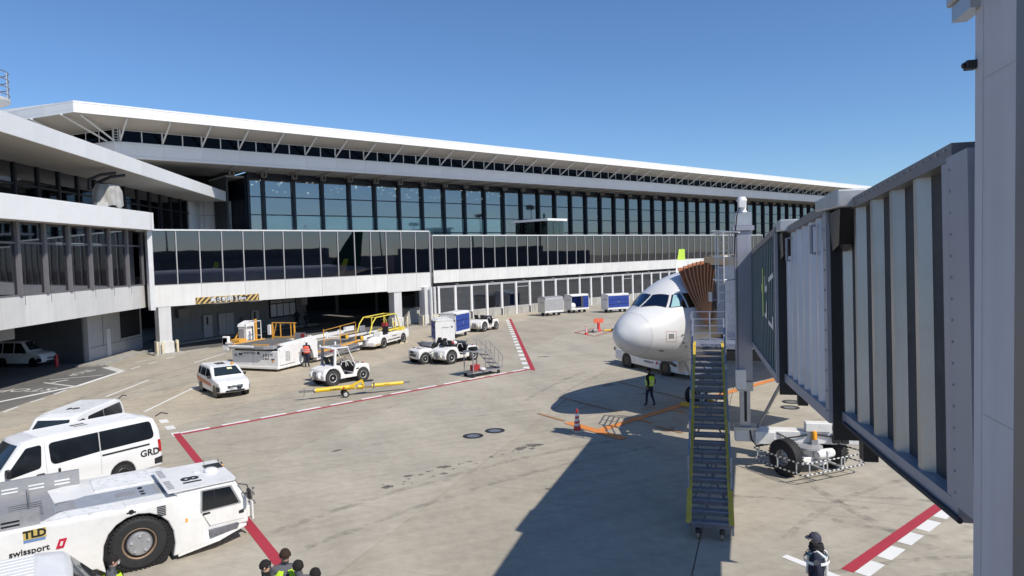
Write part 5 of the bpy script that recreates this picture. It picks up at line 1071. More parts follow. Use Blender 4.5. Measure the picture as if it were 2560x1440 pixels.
# ------------------------------------------------------------------ vans and cars
def van(name, label, loc, phi, L=4.7, Wd=1.70, Hh=1.99, roof_txt=None, side_txt=None, hood=.35, wb=2.5, group='white vans', lamp=False):
    v = thing(name, label, 'van', (loc[0], loc[1], 0), heading(phi), group); r = .32; f = L / 2; fx, rx = f - .80, f - .80 - wb
    o = [(-f + .02, .30), (-f, .78), (-f + .05, 1.5), (-f + .20, Hh - .10), (-f + .55, Hh), (f - 1.35, Hh), (f - .92, Hh - .07), (f - .20, 1.10), (f - .06, .98), (f, .72), (f - .02, .28)]
    out = rounded(o, [.06, .3, .4, .16, .3, .5, .25, .10, .15, .12, .05], 4)
    cut = [(p[0], p[1]) for p in arch(fx, .40, .27, 10, .32)] + [(p[0], p[1]) for p in arch(rx, .40, .27, 10, .32)]
    S = Shell(out + cut, Wd / 2, .07, 1.02, .13, .10, taper=.06)
    obj('body', S.mesh('body', 'car_white'), v)
    yb = 1.10; yt = Hh - .20; q1 = (L + .95) / 2
    fd = rounded([(f - 1.42, yt), (f - .98, yt - .02), (f - .42, yb + .05), (f - .46, yb - .10), (f - 1.36, yb + .02)], [.08, .15, .05, .05, .12], 3)
    sw = rounded([(f - q1, yt + .03), (f - 1.60, yt), (f - 1.62, yb + .03), (f - q1, yb + .12)], [.02, .12, .18, .02], 4)
    rw = rounded([(-f + .32, yt + .05), (f - q1 - .03, yt + .03), (f - q1 - .03, yb + .12), (-f + .22, yb + .16)], [.14, .02, .02, .16], 4)
    for sg in (1, -1):
        S.side('front_window', fd, 'glass_black', v, sg); S.side('sliding_window', sw, 'glass_black', v, sg); S.side('rear_window', rw, 'glass_black', v, sg)
        if L > 4.5: S.side('slide_rail', [(-f + .42, yb + .02), (f - q1 - .05, yb + .0), (f - q1 - .05, yb - .05), (-f + .42, yb - .03)], 'black_plastic', v, sg, .012, .02)
        for a in (f - 1.50, f - q1 - .02): S.side('door_seam', [(a, .5), (a + .012, .5), (a + .012, Hh - .14), (a, Hh - .14)], 'seam_grey', v, sg, .002, .004)
        S.side('handle', rounded([(f - 1.44, .86), (f - 1.20, .88), (f - 1.20, .96), (f - 1.44, .96)], .03, 2), 'black_plastic', v, sg, .02, .03); S.side('handle', rounded([(f - 1.86, .84), (f - 1.79, .84), (f - 1.79, 1.0), (f - 1.86, 1.0)], .02, 2), 'black_plastic', v, sg, .012, .02)
        S.side('tail_lamp', [(-f + .03, .78), (-f + .13, .78), (-f + .14, 1.18), (-f + .05, 1.18)], 'tail_red', v, sg, .015, .05); S.side('bumper_corner', [(-f + .02, .40), (-f + .28, .40), (-f + .28, .58), (-f + .01, .62)], 'black_plastic', v, sg, .012, .04)
        S.side('head_lamp', rounded([(f - .42, .80), (f - .10, .74), (f - .12, .90), (f - .40, .96)], .03, 2), 'lamp_clear', v, sg, .012, .03)
        wheel(v, fx, sg * (Wd / 2 - .12), r, .2, sg, rim='rim_steel'); wheel(v, rx, sg * (Wd / 2 - .12), r, .2, sg, rim='rim_steel')
        MB().lathe([(0, -.03), (.40, -.03), (.40, -.26), (0, -.26)], (fx, sg * (Wd / 2), .32), (0, sg, 0), 20).build('wheel_well', 'black_trim', v); MB().lathe([(0, -.03), (.40, -.03), (.40, -.26), (0, -.26)], (rx, sg * (Wd / 2), .32), (0, sg, 0), 20).build('wheel_well', 'black_trim', v)
        m = MB().box(-.06, .06, -.09, .09, -.12, .12).build('mirror', 'black_plastic', v, (f - .50, sg * (Wd / 2 + .10), 1.18), bevel=.03)
    p0, p1 = (f - .33, 1.25), (f - .86, Hh - .15)
    S.face('windshield', p0, p1, Wd / 2 - .13, Wd / 2 - .20, 'glass_screen', v, .022, .03)
    if lamp: S.face('sticker', (f - .77, Hh - .26), (f - .86, Hh - .16), .07, .07, 'sticker_green', v, .03, .02, yc=Wd / 2 - .38)
    S.face('grille', (f + .0, .60), (f + .0, .74), .5, .5, 'black_plastic', v, .012); S.face('rear_glass', (-f + .06, 1.28), (-f + .16, Hh - .2), Wd / 2 - .2, Wd / 2 - .28, 'glass_black', v)
    S.face('number_plate', (f + .0, .42), (f + .0, .54), .17, .17, 'plate_white', v, .02)
    rr = MB()
    for k in range(9): y = (k - 4) * .155; rr.box(-f + .6, f - 1.4, y - .018, y + .018, Hh - .01, Hh + .007)
    rr.build('roof_rib', 'car_white', v)
    MB().tube([(-f + .15, .55, Hh - .08), (-f - .02, .62, Hh + .02), (-f - .22, .66, Hh - .05)], .02, 6).build('rear_mirror_stalk', 'black_plastic', v)
    if roof_txt: letter(roof_txt[0], roof_txt[1], 'letter_black', v, (roof_txt[2], 0, Hh + .012), (cos(roof_txt[3]), sin(roof_txt[3]), 0), (-sin(roof_txt[3]), cos(roof_txt[3]), 0), .01, name='roof_number')
    if side_txt: letter(side_txt, .30, 'letter_black', v, (-f + .52, Wd / 2 + .012, .82), (-1, 0, 0), (0, 0, 1), .006)
    return v, S
v1, s1 = van('crew_van', 'white crew van lettered GRD parked behind the big tow tug', (-13.95, 21.6), -143, L=5.0, wb=2.85, roof_txt=('11', .55, -.2, pi / 2), side_txt='GRD')
v2, s2 = van('small_van', 'white van with 64 on its roof, farthest left and behind the crew van', (-15.95, 25.0), 177, L=4.3, Wd=1.62, Hh=1.88, roof_txt=('64', .42, .1, -pi / 2), wb=2.4, lamp=True)
v3, s3 = van('near_van', 'white van showing only its ribbed roof at the lower left corner', (-8.9, 10.95), 55.7, L=4.6, Hh=1.98)

def wagon(name, label, loc, phi, L=4.2, Wd=1.69, Hh=1.51, bon=.98, van_like=False, group='small cars', beacon=True, stripe=True, roof_mark=True):
    v = thing(name, label, 'car', (loc[0], loc[1], 0), heading(phi), group); f = L / 2; r = .30; fx, rx = f - .78, f - .78 - 2.55
    o = [(-f + .04, .28), (-f, .62), (-f + .06, .95), (-f + .28, Hh - .09), (-f + .55, Hh), (f - 2.15, Hh), (f - 1.75, Hh - .05), (f - 1.02, bon), (f - .22, bon - .14), (f - .03, bon - .32), (f, .30)]
    out = rounded(o, [.05, .15, .3, .12, .3, .5, .2, .12, .25, .12, .08], 4)
    cut = arch(fx, .37, .24, 10, .30) + arch(rx, .37, .24, 10, .30)
    S = Shell(out + cut, Wd / 2, .08, .90, .20, .14, taper=.10, tl=.7)
    obj('body', S.mesh('body', 'car_white'), v); yt = Hh - .13
    for sg in (1, -1):
        S.side('front_window', rounded([(f - 2.28, yt), (f - 1.80, yt - .02), (f - 1.22, .99), (f - 2.28, .97)], .04, 3), 'glass_black', v, sg)
        S.side('rear_window', rounded([(f - 3.20, yt), (f - 2.36, yt), (f - 2.36, .97), (f - 3.22, .98)], .05, 3), 'glass_black', v, sg)
        S.side('quarter_window', rounded([(-f + .42, yt - .02), (f - 3.30, yt), (f - 3.32, .98), (-f + .30, 1.02)], .06, 3), 'glass_black', v, sg)
        if stripe: S.side('side_stripe', [(-f + .25, .86), (f - 1.35, .70), (f - 1.2, .50), (-f + .25, .60)], 'stripe_orange', v, sg, .004, .006)
        S.side('head_lamp', rounded([(f - .62, .66), (f - .06, .60), (f - .05, .76), (f - .50, .84)], .03, 2), 'lamp_clear', v, sg, .012, .03); S.side('bumper_pod', rounded([(f - .35, .36), (f - .02, .34), (f - .02, .60), (f - .34, .64)], .04, 2), 'black_plastic', v, sg, .010, .03)
        S.side('tail_lamp', [(-f + .03, .66), (-f + .15, .66), (-f + .18, .98), (-f + .09, .98)], 'tail_red', v, sg, .012, .04)
        for a in (f - 2.32, f - 3.26, f - 1.25): S.side('door_seam', [(a, .35), (a + .01, .35), (a + .01, .97), (a, .97)], 'seam_grey', v, sg, .002, .004)
        wheel(v, fx, sg * (Wd / 2 - .13), r, .18, sg, rim='rim_steel'); wheel(v, rx, sg * (Wd / 2 - .13), r, .18, sg, rim='rim_steel')
        for q in (fx, rx): MB().lathe([(0, -.02), (.37, -.02), (.37, -.25), (0, -.25)], (q, sg * Wd / 2, .30), (0, sg, 0), 20).build('wheel_well', 'black_trim', v)
        MB().box(-.05, .05, -.09, .09, -.07, .07).build('mirror', 'black_plastic', v, (f - 1.38, sg * (Wd / 2 + .06), 1.02), bevel=.03)
    S.face('windshield', (f - 1.13, bon + .09), (f - 1.70, Hh - .085), Wd / 2 - .12, Wd / 2 - .20, 'glass_screen', v, .02, .03); S.face('dash_note', (f - 1.50, Hh - .22), (f - 1.62, Hh - .14), .14, .14, 'note_yellow', v, .03, .02, yc=.22)
    S.face('grille', (f + .0, .52), (f - .02, .60), .42, .42, 'black_plastic', v, .012); S.face('grille', (f + .0, .635), (f - .02, .655), .44, .44, 'black_plastic', v, .012); S.face('lower_intake', (f + .0, .33), (f + .0, .42), .55, .52, 'black_plastic', v, .012); S.face('number_plate', (f + .0, .44), (f + .0, .55), .165, .165, 'plate_white', v, .03, .02, yc=-.12)
    S.face('permit_plate', (f + .0, .45), (f + .0, .55), .12, .12, 'letter_navy', v, .03, .02, yc=.22)
    S.face('badge', (f - .0, .62), (f - .01, .655), .045, .045, 'steel', v, .02); S.face('rear_glass', (-f + .09, 1.0), (-f + .26, Hh - .16), Wd / 2 - .22, Wd / 2 - .3, 'glass_black', v)
    letter('37-40', .10, 'letter_black', v, (f + .025, -.12, .495), (0, 1, 0), (0, 0, 1), .0, name='plate_number')
    if roof_mark: letter('5', .95, 'letter_black', v, (-.55, 0, Hh + .012), (0, -1, 0), (1, 0, 0), .02, name='roof_number', width=1.3)
    if beacon: MB().lathe([(0, .12), (.05, .11), (.07, 0)], (.2, .45, Hh), n=12).build('beacon', 'amber', v, smooth=50)
    return v
wagon('estate_car', 'white estate car with orange side stripe driving towards the camera', (-15.75, 37.35), 141)
wagon('parked_minivan', 'white minivan parked in the shade under the left wing', (-35.3, 49.9), 100, L=4.7, Wd=1.73, Hh=1.82, bon=1.08, stripe=False, beacon=False, roof_mark=False)
wagon('service_car', 'white car nose showing beside the end pillar of the underpass', (-8.6, 79.5), 200, stripe=False, beacon=False, roof_mark=False)

# ------------------------------------------------------------------ big towbarless tug, number 81
TG = thing('tow_tug', 'big white aircraft tow tug numbered 81 with cab at the right front', 'tug', (-9.38, 16.61, 0), heading(54)); tw = 1.30; TY = -tw
# local x forward; the right flank (y < 0) faces the camera
o = [(-3.9, .42), (-3.9, 1.22), (-.2, 1.32), (1.05, 1.40), (1.16, 1.62), (1.2, 1.62), (1.32, .32), (.98, .34)]
S81 = Shell(rounded([(-4.3, .45), (-4.3, 1.66), (1.05, 1.60), (1.50, 1.45), (1.60, .42), (.92, .34)], [.05, .08, .08, .2, .05, .02], 3) + [(p[0], p[1]) for p in arch(.0, .80, .34, 12, .62)] + [(-.95, .45)], tw, .05, 3, 0, 0, taper=0)
obj('chassis', S81.mesh('chassis', 'tug_white'), TG)
for sg in (1, -1):
    wheel(TG, 0, sg * (tw - .25), .67, .46, sg, rim='rim_rust', tyre='rubber', rimr=.58, holes=5); MB().lathe([(0, -.10), (.79, -.10), (.79, -.60), (0, -.60)], (0, sg * tw, .62), (0, sg, 0), 28).build('wheel_well', 'black_trim', TG)
    hb = MB().lathe([(0, .07), (.26, .07), (.29, .03), (.29, -.1), (0, -.1)], (0, sg * (tw - .06), .67), (0, sg, 0), 24)
    for k in range(5): a = 2 * pi * k / 5 + .3; hb.cyl((cos(a) * .2, sg * (tw + .0), .67 + sin(a) * .2), (cos(a) * .2, sg * (tw + .04), .68 + sin(a) * .2), .035, 8)
    hb.build('hub', 'rim_steel', TG, smooth=35)
    # slanted skirt and step in front of the wheel
    MB().add([(.86, sg * tw * .99, .30), (2.0, sg * tw * .99, .42), (2.9, sg * (tw - .22), .55), (2.9, sg * (tw - .22), .66), (.86, sg * tw * 1.0, .62), (.86, sg * (tw - .4), .30), (2.0, sg * (tw - .4), .42), (2.9, sg * (tw - .5), .55), (2.9, sg * (tw - .5), .66), (.86, sg * (tw - .4), .62)], [(0, 1, 2, 3, 4), (5, 6, 7, 8, 9), (0, 1, 6, 5), (1, 2, 7, 6), (2, 3, 8, 7), (3, 4, 9, 8), (4, 0, 5, 9)]).build('skirt', 'tug_white', TG)
    MB().add([(1.75, sg * (tw + .005), .66), (2.7, sg * (tw - .16), .68), (2.6, sg * (tw - .14), .55), (1.75, sg * (tw + .005), .52), (1.75, sg * (tw - .3), .66), (2.7, sg * (tw - .3), .68), (2.6, sg * (tw - .3), .55), (1.75, sg * (tw - .3), .52)], [(0, 1, 2, 3), (4, 5, 6, 7), (0, 1, 5, 4), (1, 2, 6, 5), (2, 3, 7, 6), (3, 0, 4, 7)]).build('step', 'tread_steel', TG)
# cab
cw = 1.16
cab = [(1.28, .62), (1.22, 1.45), (.82, 2.02), (.86, 2.10), (2.52, 2.06), (2.66, 1.98), (2.95, 1.30), (2.98, .62)]
SC81 = Shell(rounded(cab, [.03, .1, .03, .05, .05, .08, .08, .05], 3), cw, .05, 1.25, .05, .03, taper=.02)
obj('cab', SC81.mesh('cab', 'tug_white'), TG)
MB().slab([(.70, -cw - .03), (2.58, -cw - .0), (2.66, -cw + .15), (2.66, cw - .15), (2.58, cw), (.70, cw + .03)], 2.085, 2.125).build('roof_panel', 'tug_white', TG)
for sg in (1, -1):
    SC81.side('door', rounded([(1.56, 1.98), (2.52, 1.96), (2.82, 1.28), (2.85, .74), (1.80, .74), (1.50, 1.30)], .04, 3), 'tug_white', TG, sg, .016, .02); SC81.side('window_frame', rounded([(1.58, 1.95), (2.48, 1.93), (2.78, 1.16), (1.54, 1.12)], .04, 3), 'gse_grey', TG, sg, .022, .02); SC81.side('door_window', rounded([(1.63, 1.90), (2.44, 1.88), (2.70, 1.21), (1.59, 1.17)], .03, 3), 'glass_black', TG, sg, .028, .02)
    SC81.side('window_bar', [(1.95, 1.90), (1.975, 1.90), (1.975, 1.19), (1.95, 1.19)], 'black_plastic', TG, sg, .032, .01); SC81.side('door_handle', rounded([(1.60, 1.02), (1.82, 1.04), (1.82, 1.09), (1.60, 1.09)], .02, 2), 'black_plastic', TG, sg, .04, .04); SC81.side('hinge', [(2.68, .86), (2.84, .86), (2.84, .93), (2.68, .91)], 'black_plastic', TG, sg, .035, .03)
    for q in range(2): SC81.side('door_seam', [(1.475, 1.34), (1.49, 1.34), (1.81, .72), (1.79, .72)], 'seam_grey', TG, sg, .006, .01)
    # mirrors on arms
    MB().tube([(2.68, sg * cw, 1.92), (2.88, sg * (cw + .18), 1.90), (2.93, sg * (cw + .22), 1.7)], .018, 6).tube([(2.78, sg * cw, 1.55), (2.88, sg * (cw + .18), 1.52)], .018, 6).build('mirror_arm', 'black_plastic', TG); MB().cbox(2.92, sg * (cw + .22), 1.55, .09, .20, .40).build('mirror', 'black_plastic', TG, bevel=.03)
    MB().box(2.92, 3.12, sg * .72 - .18, sg * .72 + .18, .66, .9).box(3.10, 3.16, sg * .95 - .08, sg * .95 + .08, .62, 1.05).build('bumper_block', 'tug_white', TG, bevel=.02); MB().box(2.98, 3.03, sg * .78 - .10, sg * .78 + .10, .92, 1.14).build('head_lamp', 'lamp_clear', TG)
    MB().cbox(1.12, sg * (tw - .02), 1.02, .06, .05, .14).build('side_lamp', 'amber', TG)
SC81.face('windshield', (2.93, 1.34), (2.69, 1.95), cw - .1, cw - .12, 'glass_screen', TG); SC81.face('wiper', (2.93, 1.40), (2.80, 1.72), .02, .02, 'black_plastic', TG, .03, .02, yc=-.3)
MB().bar((2.9, 0, .52), (3.35, 0, .52), .5, .10).build('front_frame', 'steel_worn', TG); MB().bar((3.1, 0, .72), (3.52, 0, .72), .22, .05).bar((3.1, 0, .92), (3.50, 0, .92), .22, .05).build('coupling', 'steel_worn', TG); MB().tube([(3.42, 0, .6), (3.42, 0, 1.02), (3.46, .06, 1.1), (3.52, 0, 1.12), (3.46, -.06, 1.1)], .03, 8).build('coupling_pin', 'steel_worn', TG)
# roof details
letter('81', .60, 'letter_black', TG, (1.45, -.45, 2.130), (0, -1, 0), (1, 0, 0), .022, name='roof_number', width=1.15)
MB().lathe([(0, .16), (.12, .15), (.19, .11), (.21, .05), (.20, 0)], (2.18, .02, 2.125), n=24).build('gps_dome', 'helmet_white', TG, smooth=50); bx('roof_hatch', TG, 2.1, 2.55, .22, .72, 2.126, 2.15, 'glass_black'); bx('roof_patch', TG, 1.7, 1.85, .12, .42, 2.126, 2.14, 'tug_panel_worn')
MB().cyl((2.05, .12, 2.12), (2.0, .12, 2.62), .006, 5).cyl((2.6, .7, 2.1), (2.6, .7, 2.35), .01, 5).build('aerial', 'black_plastic', TG); MB().lathe([(0, .12), (.05, .11), (.06, 0)], (2.68, .55, 2.0), n=10).build('beacon', 'amber', TG, smooth=50)
lou = MB()
for k in range(12): lou.box(.76, .92, -.92 + k * .14 + (.35 if k > 5 else 0), -.84 + k * .14 + (.35 if k > 5 else 0), 2.126, 2.134)
tag(lou.build('louvre', 'gse_grey', TG), kind='stuff')
# rear deck: cradle well, vents, worn plates
dz = lambda x: 1.66 - (x + 4.3) * .06 / 5.35
def deck(name, pts, h, m, t=.02): return MB().add([(x, y, dz(x) + h) for x, y in pts] + [(x, y, dz(x) + h + t) for x, y in pts], [tuple(range(len(pts))), tuple(range(len(pts), 2 * len(pts)))] + [(i, (i + 1) % len(pts), len(pts) + (i + 1) % len(pts), len(pts) + i) for i in range(len(pts))]).build(name, m, TG)
deck('deck_strip', [(-1.7, -.42), (-1.3, -.55), (1.0, -.55), (1.0, .25), (-1.0, .25), (-1.7, .0)], .002, 'deck_grey'); deck('worn_plate', [(-1.9, -1.15), (-.55, -1.2), (-.35, -.62), (-1.5, -.55)], .003, 'tug_panel_worn'); deck('worn_plate', [(-.75, .40), (.95, .40), (.95, 1.1), (-.75, 1.1)], .003, 'tug_panel_worn'); deck('access_lid', [(-.25, -1.15), (.9, -1.15), (.9, -.68), (-.25, -.68)], .003, 'tug_white'); deck('deck_screen', [(-.35, -.30), (.1, -.30), (.1, .05), (-.35, .05)], .024, 'gse_grey', .01)
deck('cradle_well', [(-4.2, -1.0), (-1.95, -.95), (-1.6, -.5), (-1.75, .95), (-1.0, 1.12), (-4.2, 1.12)], .001, 'gse_grey', .004)
for y in (1.06, -1.10): 
    w = MB().box(-4.2, -1.0 if y > 0 else -2.0, y - .03, y + .03, dz(-3) - .02, dz(-3) + .26); w.build('well_wall', 'gse_grey', TG)
    sl = MB()
    for k in range(5 if y > 0 else 3):
        for q in (0, .09): sl.box(-3.9 + k * .58, -3.55 + k * .58, y - .036, y + .036, dz(-3) + .06 + q, dz(-3) + .10 + q)
    sl.build('wall_slot', 'plate_white' if y > 0 else 'black_trim', TG)
for x in (-3.1, -2.2): deck('well_rib', [(x, -.95), (x + .05, -.95), (x + .05, 1.05), (x, 1.05)], .005, 'steel', .10)
gr = MB()
for blk, (x0, x1, y0, y1) in enumerate(((-1.65, -1.25, -.5, .2), (.55, .95, -.5, .2), (-2.6, -1.9, -.4, .5))):
    for k in range(9): y = y0 + (y1 - y0) * k / 9; gr.box(x0, x1, y, y + (y1 - y0) / 18, dz(x0) + .02, dz(x1) + .032)
tag(gr.build('deck_grating', 'gse_grey', TG), kind='stuff')
for y in (.12, -.12, -.36): deck('deck_knob', [(.25 + .06 * cos(a * pi / 4), y + .05 * sin(a * pi / 4)) for a in range(8)], .022, 'black_plastic', .02)
# flank vents, filler, lettering
vn = MB()
for k in range(6): vn.box(.42, .62, TY - .012, TY - .002, 1.26 + k * .045, 1.285 + k * .045)
vn.build('flank_vent', 'black_trim', TG); MB().lathe([(0, .01), (.06, .01), (.06, 0)], (-.15, TY, 1.52), (0, -1, 0), 12).cbox(-.15, TY - .006, 1.505, .2, .01, .035).build('filler_cap', 'black_trim', TG)
bx('maker_plate', TG, -2.34, -1.90, TY - .008, TY - .003, 1.38, 1.60, 'logo_gold'); bx('maker_underline', TG, -2.34, -1.92, TY - .010, TY - .004, 1.32, 1.375, 'logo_blue'); letter('TLD', .24, 'letter_black', TG, (-2.12, TY - .012, 1.49), (1, 0, 0), (0, 0, 1), .01, depth=.002)
letter('swissport', .20, 'letter_black', TG, (-2.24, TY - .010, 1.12), (1, 0, 0), (0, 0, 1), .004, depth=.002); MB().prism([(-1.74, 1.02), (-1.58, 1.02), (-1.50, 1.24), (-1.66, 1.24)], TY - .012, TY - .004).build('logo_mark', 'logo_red', TG); MB().prism([(-1.66, 1.08), (-1.61, 1.08), (-1.58, 1.18), (-1.63, 1.18)], TY - .016, TY - .0125).build('logo_mark', 'plate_white', TG)

# final proportions: shorter, lower cab and a wider deck on the far side
for ch in [q for q in COL.objects if q.parent is TG]:
    far = ch.name.split('.')[0] in ('chassis', 'deck_strip', 'worn_plate', 'access_lid', 'cradle_well', 'well_wall', 'wall_slot', 'well_rib', 'deck_grating', 'deck_knob', 'deck_screen')
    if ch.name.split('.')[0] in ('maker_plate', 'maker_underline', 'lettering', 'logo_mark', 'flank_vent', 'filler_cap'): continue
    if ch.location.length > .001: 
        l = ch.location
        if l.x > .9: l.x = .9 + (l.x - .9) * .86
        if l.z > .95: l.z = .95 + (l.z - .95) * .70
        if ch.name.split('.')[0] == 'wheel' and l.y > 0: l.y += .9
        continue
    for v_ in ch.data.vertices:
        if v_.co.z < .95 and ch.name.split('.')[0] not in ('wheel_well', 'hub'): v_.co.z = max(.10, .95 - (.95 - v_.co.z) * 1.32)
        if v_.co.x > .9: v_.co.x = .9 + (v_.co.x - .9) * .86
        if v_.co.z > .95 and not far: v_.co.z = .95 + (v_.co.z - .95) * .70
        if far and v_.co.y > .0: v_.co.y *= 1.75
        if ch.name.startswith('well_wall') and v_.co.z > 1.75: v_.co.z += .12
TG.scale = (.92, .92, .92)

# ------------------------------------------------------------------ baggage tow tractors
def tractor(name, label, loc, phi, cab=False, body='gse_white', lower='gse_cream', dark_stuff=True, group='baggage tow tractors', hoodlines=True):
    t = thing(name, label, 'tractor', (loc[0], loc[1], 0), heading(phi), group); W = .74
    out = rounded([(-1.50, .36), (-1.56, .62), (-1.46, .92), (-.62, 1.10), (-.40, 1.06), (-.12, .52), (.42, .48), (.60, 1.02), (1.38, .98), (1.58, .88), (1.60, .40)], [.04, .06, .15, .1, .08, .05, .05, .06, .1, .1, .04], 3) + arch(1.08, .42, .32, 10, .36) + arch(-.90, .50, .30, 10, .44)
    S = Shell(out, W, .05, 3, 0, .04, taper=.03); obj('body', S.mesh('body', body), t)
    for sg in (1, -1):
        wheel(t, -.90, sg * (W - .10), .43, .24, sg, rim='rim_white', tyre='rubber_dusty', rimr=.56, holes=6); wheel(t, 1.08, sg * (W - .09), .37, .20, sg, rim='rim_white', tyre='rubber_dusty', rimr=.56, holes=6, name='wheel')
        for q, rr, cz in ((-.90, .50, .44), (1.08, .42, .36)): MB().lathe([(0, -.02), (rr, -.02), (rr, -.3), (0, -.3)], (q, sg * W, cz), (0, sg, 0), 18).build('wheel_well', 'black_trim', t)
        MB().box(1.58, 1.615, sg * .55 - .08, sg * .55 + .08, .70, .84).build('head_lamp', 'black_trim' if cab else 'lamp_clear', t); MB().lathe([(.0, -.11), (.17, -.11), (.19, 0), (.17, .11), (0, .11)], (-1.52, sg * .38, .62), (0, 1, 0), 16).build('rear_drum', lower, t, smooth=40)
        S.side('lower_panel', [(-.36, .34), (.62, .34), (.50, .46), (-.18, .50)], lower, t, sg, .008, .012); S.side('side_slot', rounded([(.60, .72), (.80, .74), (.80, .80), (.60, .78)], .02, 2), 'black_trim', t, sg, .006, .01)
    bx('rear_panel', t, -1.60, -1.50, -.2, .2, .42, .8, 'gse_grey'); MB().bar((-1.55, 0, .45), (-1.80, 0, .45), .12, .10).cyl((-1.74, 0, .36), (-1.74, 0, .58), .025, 8).build('hitch', 'steel_worn', t)
    bx('floor_mat', t, -.12, .44, -.66, .66, .50, .535, 'black_trim'); bx('bulkhead', t, -.34, -.20, -.68, .68, .50, .98, 'black_trim'); bx('dash', t, .46, .66, -.66, .66, .50, 1.10, 'black_plastic')
    for y in (.33, -.33): MB().box(-.62, -.16, y - .24, y + .24, 1.02, 1.14).build('seat', 'seat_black', t, bevel=.04); MB().add([(-.62, y - .22, 1.12), (-.50, y - .22, 1.12), (-.68, y - .20, 1.52), (-.78, y - .20, 1.50), (-.62, y + .22, 1.12), (-.50, y + .22, 1.12), (-.68, y + .20, 1.52), (-.78, y + .20, 1.50)], [(0, 1, 2, 3), (7, 6, 5, 4), (0, 4, 5, 1), (1, 5, 6, 2), (2, 6, 7, 3), (3, 7, 4, 0)]).build('seat_back', 'seat_black', t, bevel=.04)
    steering(t, (.22, .33, 1.16), .19, radians(-35)); MB().tube([(-.36, .70, 1.06), (-.30, .72, 1.26), (-.02, .72, 1.26), (.12, .70, 1.0)], .022, 6).tube([(-.36, -.70, 1.06), (-.30, -.72, 1.26), (-.02, -.72, 1.26), (.12, -.70, 1.0)], .022, 6).build('arm_rail', body, t)
    if hoodlines:
        hl = MB()
        for k in range(4): hl.box(.85 + (k % 2) * .32, 1.05 + (k % 2) * .32, -.42 + (k // 2) * .5, -.34 + (k // 2) * .5, 1.0, 1.022)
        hl.build('hood_vent', 'black_trim', t)
    MB().lathe([(0, .07), (.035, .06), (.04, 0)], (1.3, .45, .98), n=8).lathe([(0, .07), (.035, .06), (.04, 0)], (1.3, -.45, .98), n=8).build('signal_lamp', 'tail_red', t); bx('grille', t, 1.585, 1.612, -.40, .36, .50, .66, 'black_trim'); bx('grille', t, 1.585, 1.612, -.40, .1, .70, .84, 'black_trim')
    if cab:
        for y in (.66, -.66): MB().bar((-.72, y, 1.05), (-.66, y, 2.02), .10, .13).build('roof_post', 'gse_white' if y < 0 else 'gse_grey', t); MB().bar((.58, y, 1.02), (.14, y, 2.02), .05, .05).build('screen_post', 'gse_white', t)
        MB().slab([(-.90, -.72), (.20, -.72), (.20, .72), (-.90, .72)], 2.02, 2.08).build('roof', 'gse_white', t, bevel=.02); bx('roof_hatch', t, -.45, .1, -.55, .55, 2.082, 2.09, 'gse_grey'); MB().add([(.57, -.62, 1.06), (.57, .62, 1.06), (.15, .62, 2.0), (.15, -.62, 2.0)], [(0, 1, 2, 3)]).build('windscreen', 'clear_screen', t); MB().bar((.50, .1, 1.2), (.28, .25, 1.75), .02, .02).build('wiper', 'black_plastic', t)
        MB().cyl((.15, .62, 2.08), (.15, .62, 2.26), .05, 8).cyl((-.85, .6, 2.08), (-.85, .6, 2.18), .05, 8).build('roof_lamp', 'gse_white', t); MB().box(-.93, -.86, -.7, -.58, 1.86, 1.98).build('tail_lamp', 'tail_red', t)
        MB().tube([(-.05, -.74, .98), (-.08, -.76, 1.28), (.12, -.76, 1.30), (.42, -.72, .96)], .022, 6).build('mirror_frame', 'gse_white', t)
    elif dark_stuff:
        MB().add([(.58, -.62, 1.06), (.58, .62, 1.06), (.48, .60, 1.36), (.48, -.60, 1.36), (.64, -.62, 1.06), (.64, .62, 1.06), (.54, .60, 1.36), (.54, -.60, 1.36)], [(0, 1, 2, 3), (4, 5, 6, 7), (0, 1, 5, 4), (1, 2, 6, 5), (2, 3, 7, 6), (3, 0, 4, 7)]).build('windscreen', 'gse_grey', t); MB().cyl((.62, -.55, 1.1), (.64, -.55, 1.5), .012, 5).build('aerial', 'black_plastic', t)
    return t
tractor('cab_tractor', 'white tow tractor with flat roof and windscreen beside the yellow tow bar', (-9.95, 39.45), 44, cab=True, lower='gse_white')
trA = tractor('open_tractor', 'cream open tow tractor behind the small grey work stand', (-3.95, 46.0), 43); letter('swissport', .16, 'letter_navy', trA, (1.02, -.752, .90), (1, 0, 0), (0, 0, 1), depth=.002)
tractor('open_tractor', 'white open tow tractor with its vented bonnet pointing left', (-5.35, 46.35), -127)
tractor('open_tractor', 'cream open tow tractor coupled to the blue sided baggage carts', (-2.75, 64.65), 31)
# bags and gear heaped on the nearest open tractor
random.seed(2)
for i, (x, y, z, r, m, lab) in enumerate(((-4.55, 45.5, 1.28, .2, 'cloth_black', 'black bag heaped on the open tractor behind the work stand'), (-4.1, 45.55, 1.3, .17, 'box_red', 'dark red bag on the open tractor seat'), (-3.95, 46.2, 1.22, .16, 'bag_white', 'white bundle on the open tractor beside the wheel'), (-4.75, 46.05, 1.3, .21, 'cloth_black', 'black padded bag on the far side of the open tractor'))):
    o = MB().lathe([(0, -.8), (.6, -.75), (.95, -.4), (1, .1), (.8, .6), (.35, .85), (0, .9)], n=12); o.v = [(a * r * (1 + .3 * pnoise(Vector((a * 2, b * 2, c * 2 + i)))), b * r * 1.3, c * r) for a, b, c in o.v]; tag(o.build('bag', m, None, (x, y, z), i * 1.1, smooth=60), lab, 'bag', 'bags on the tractor')

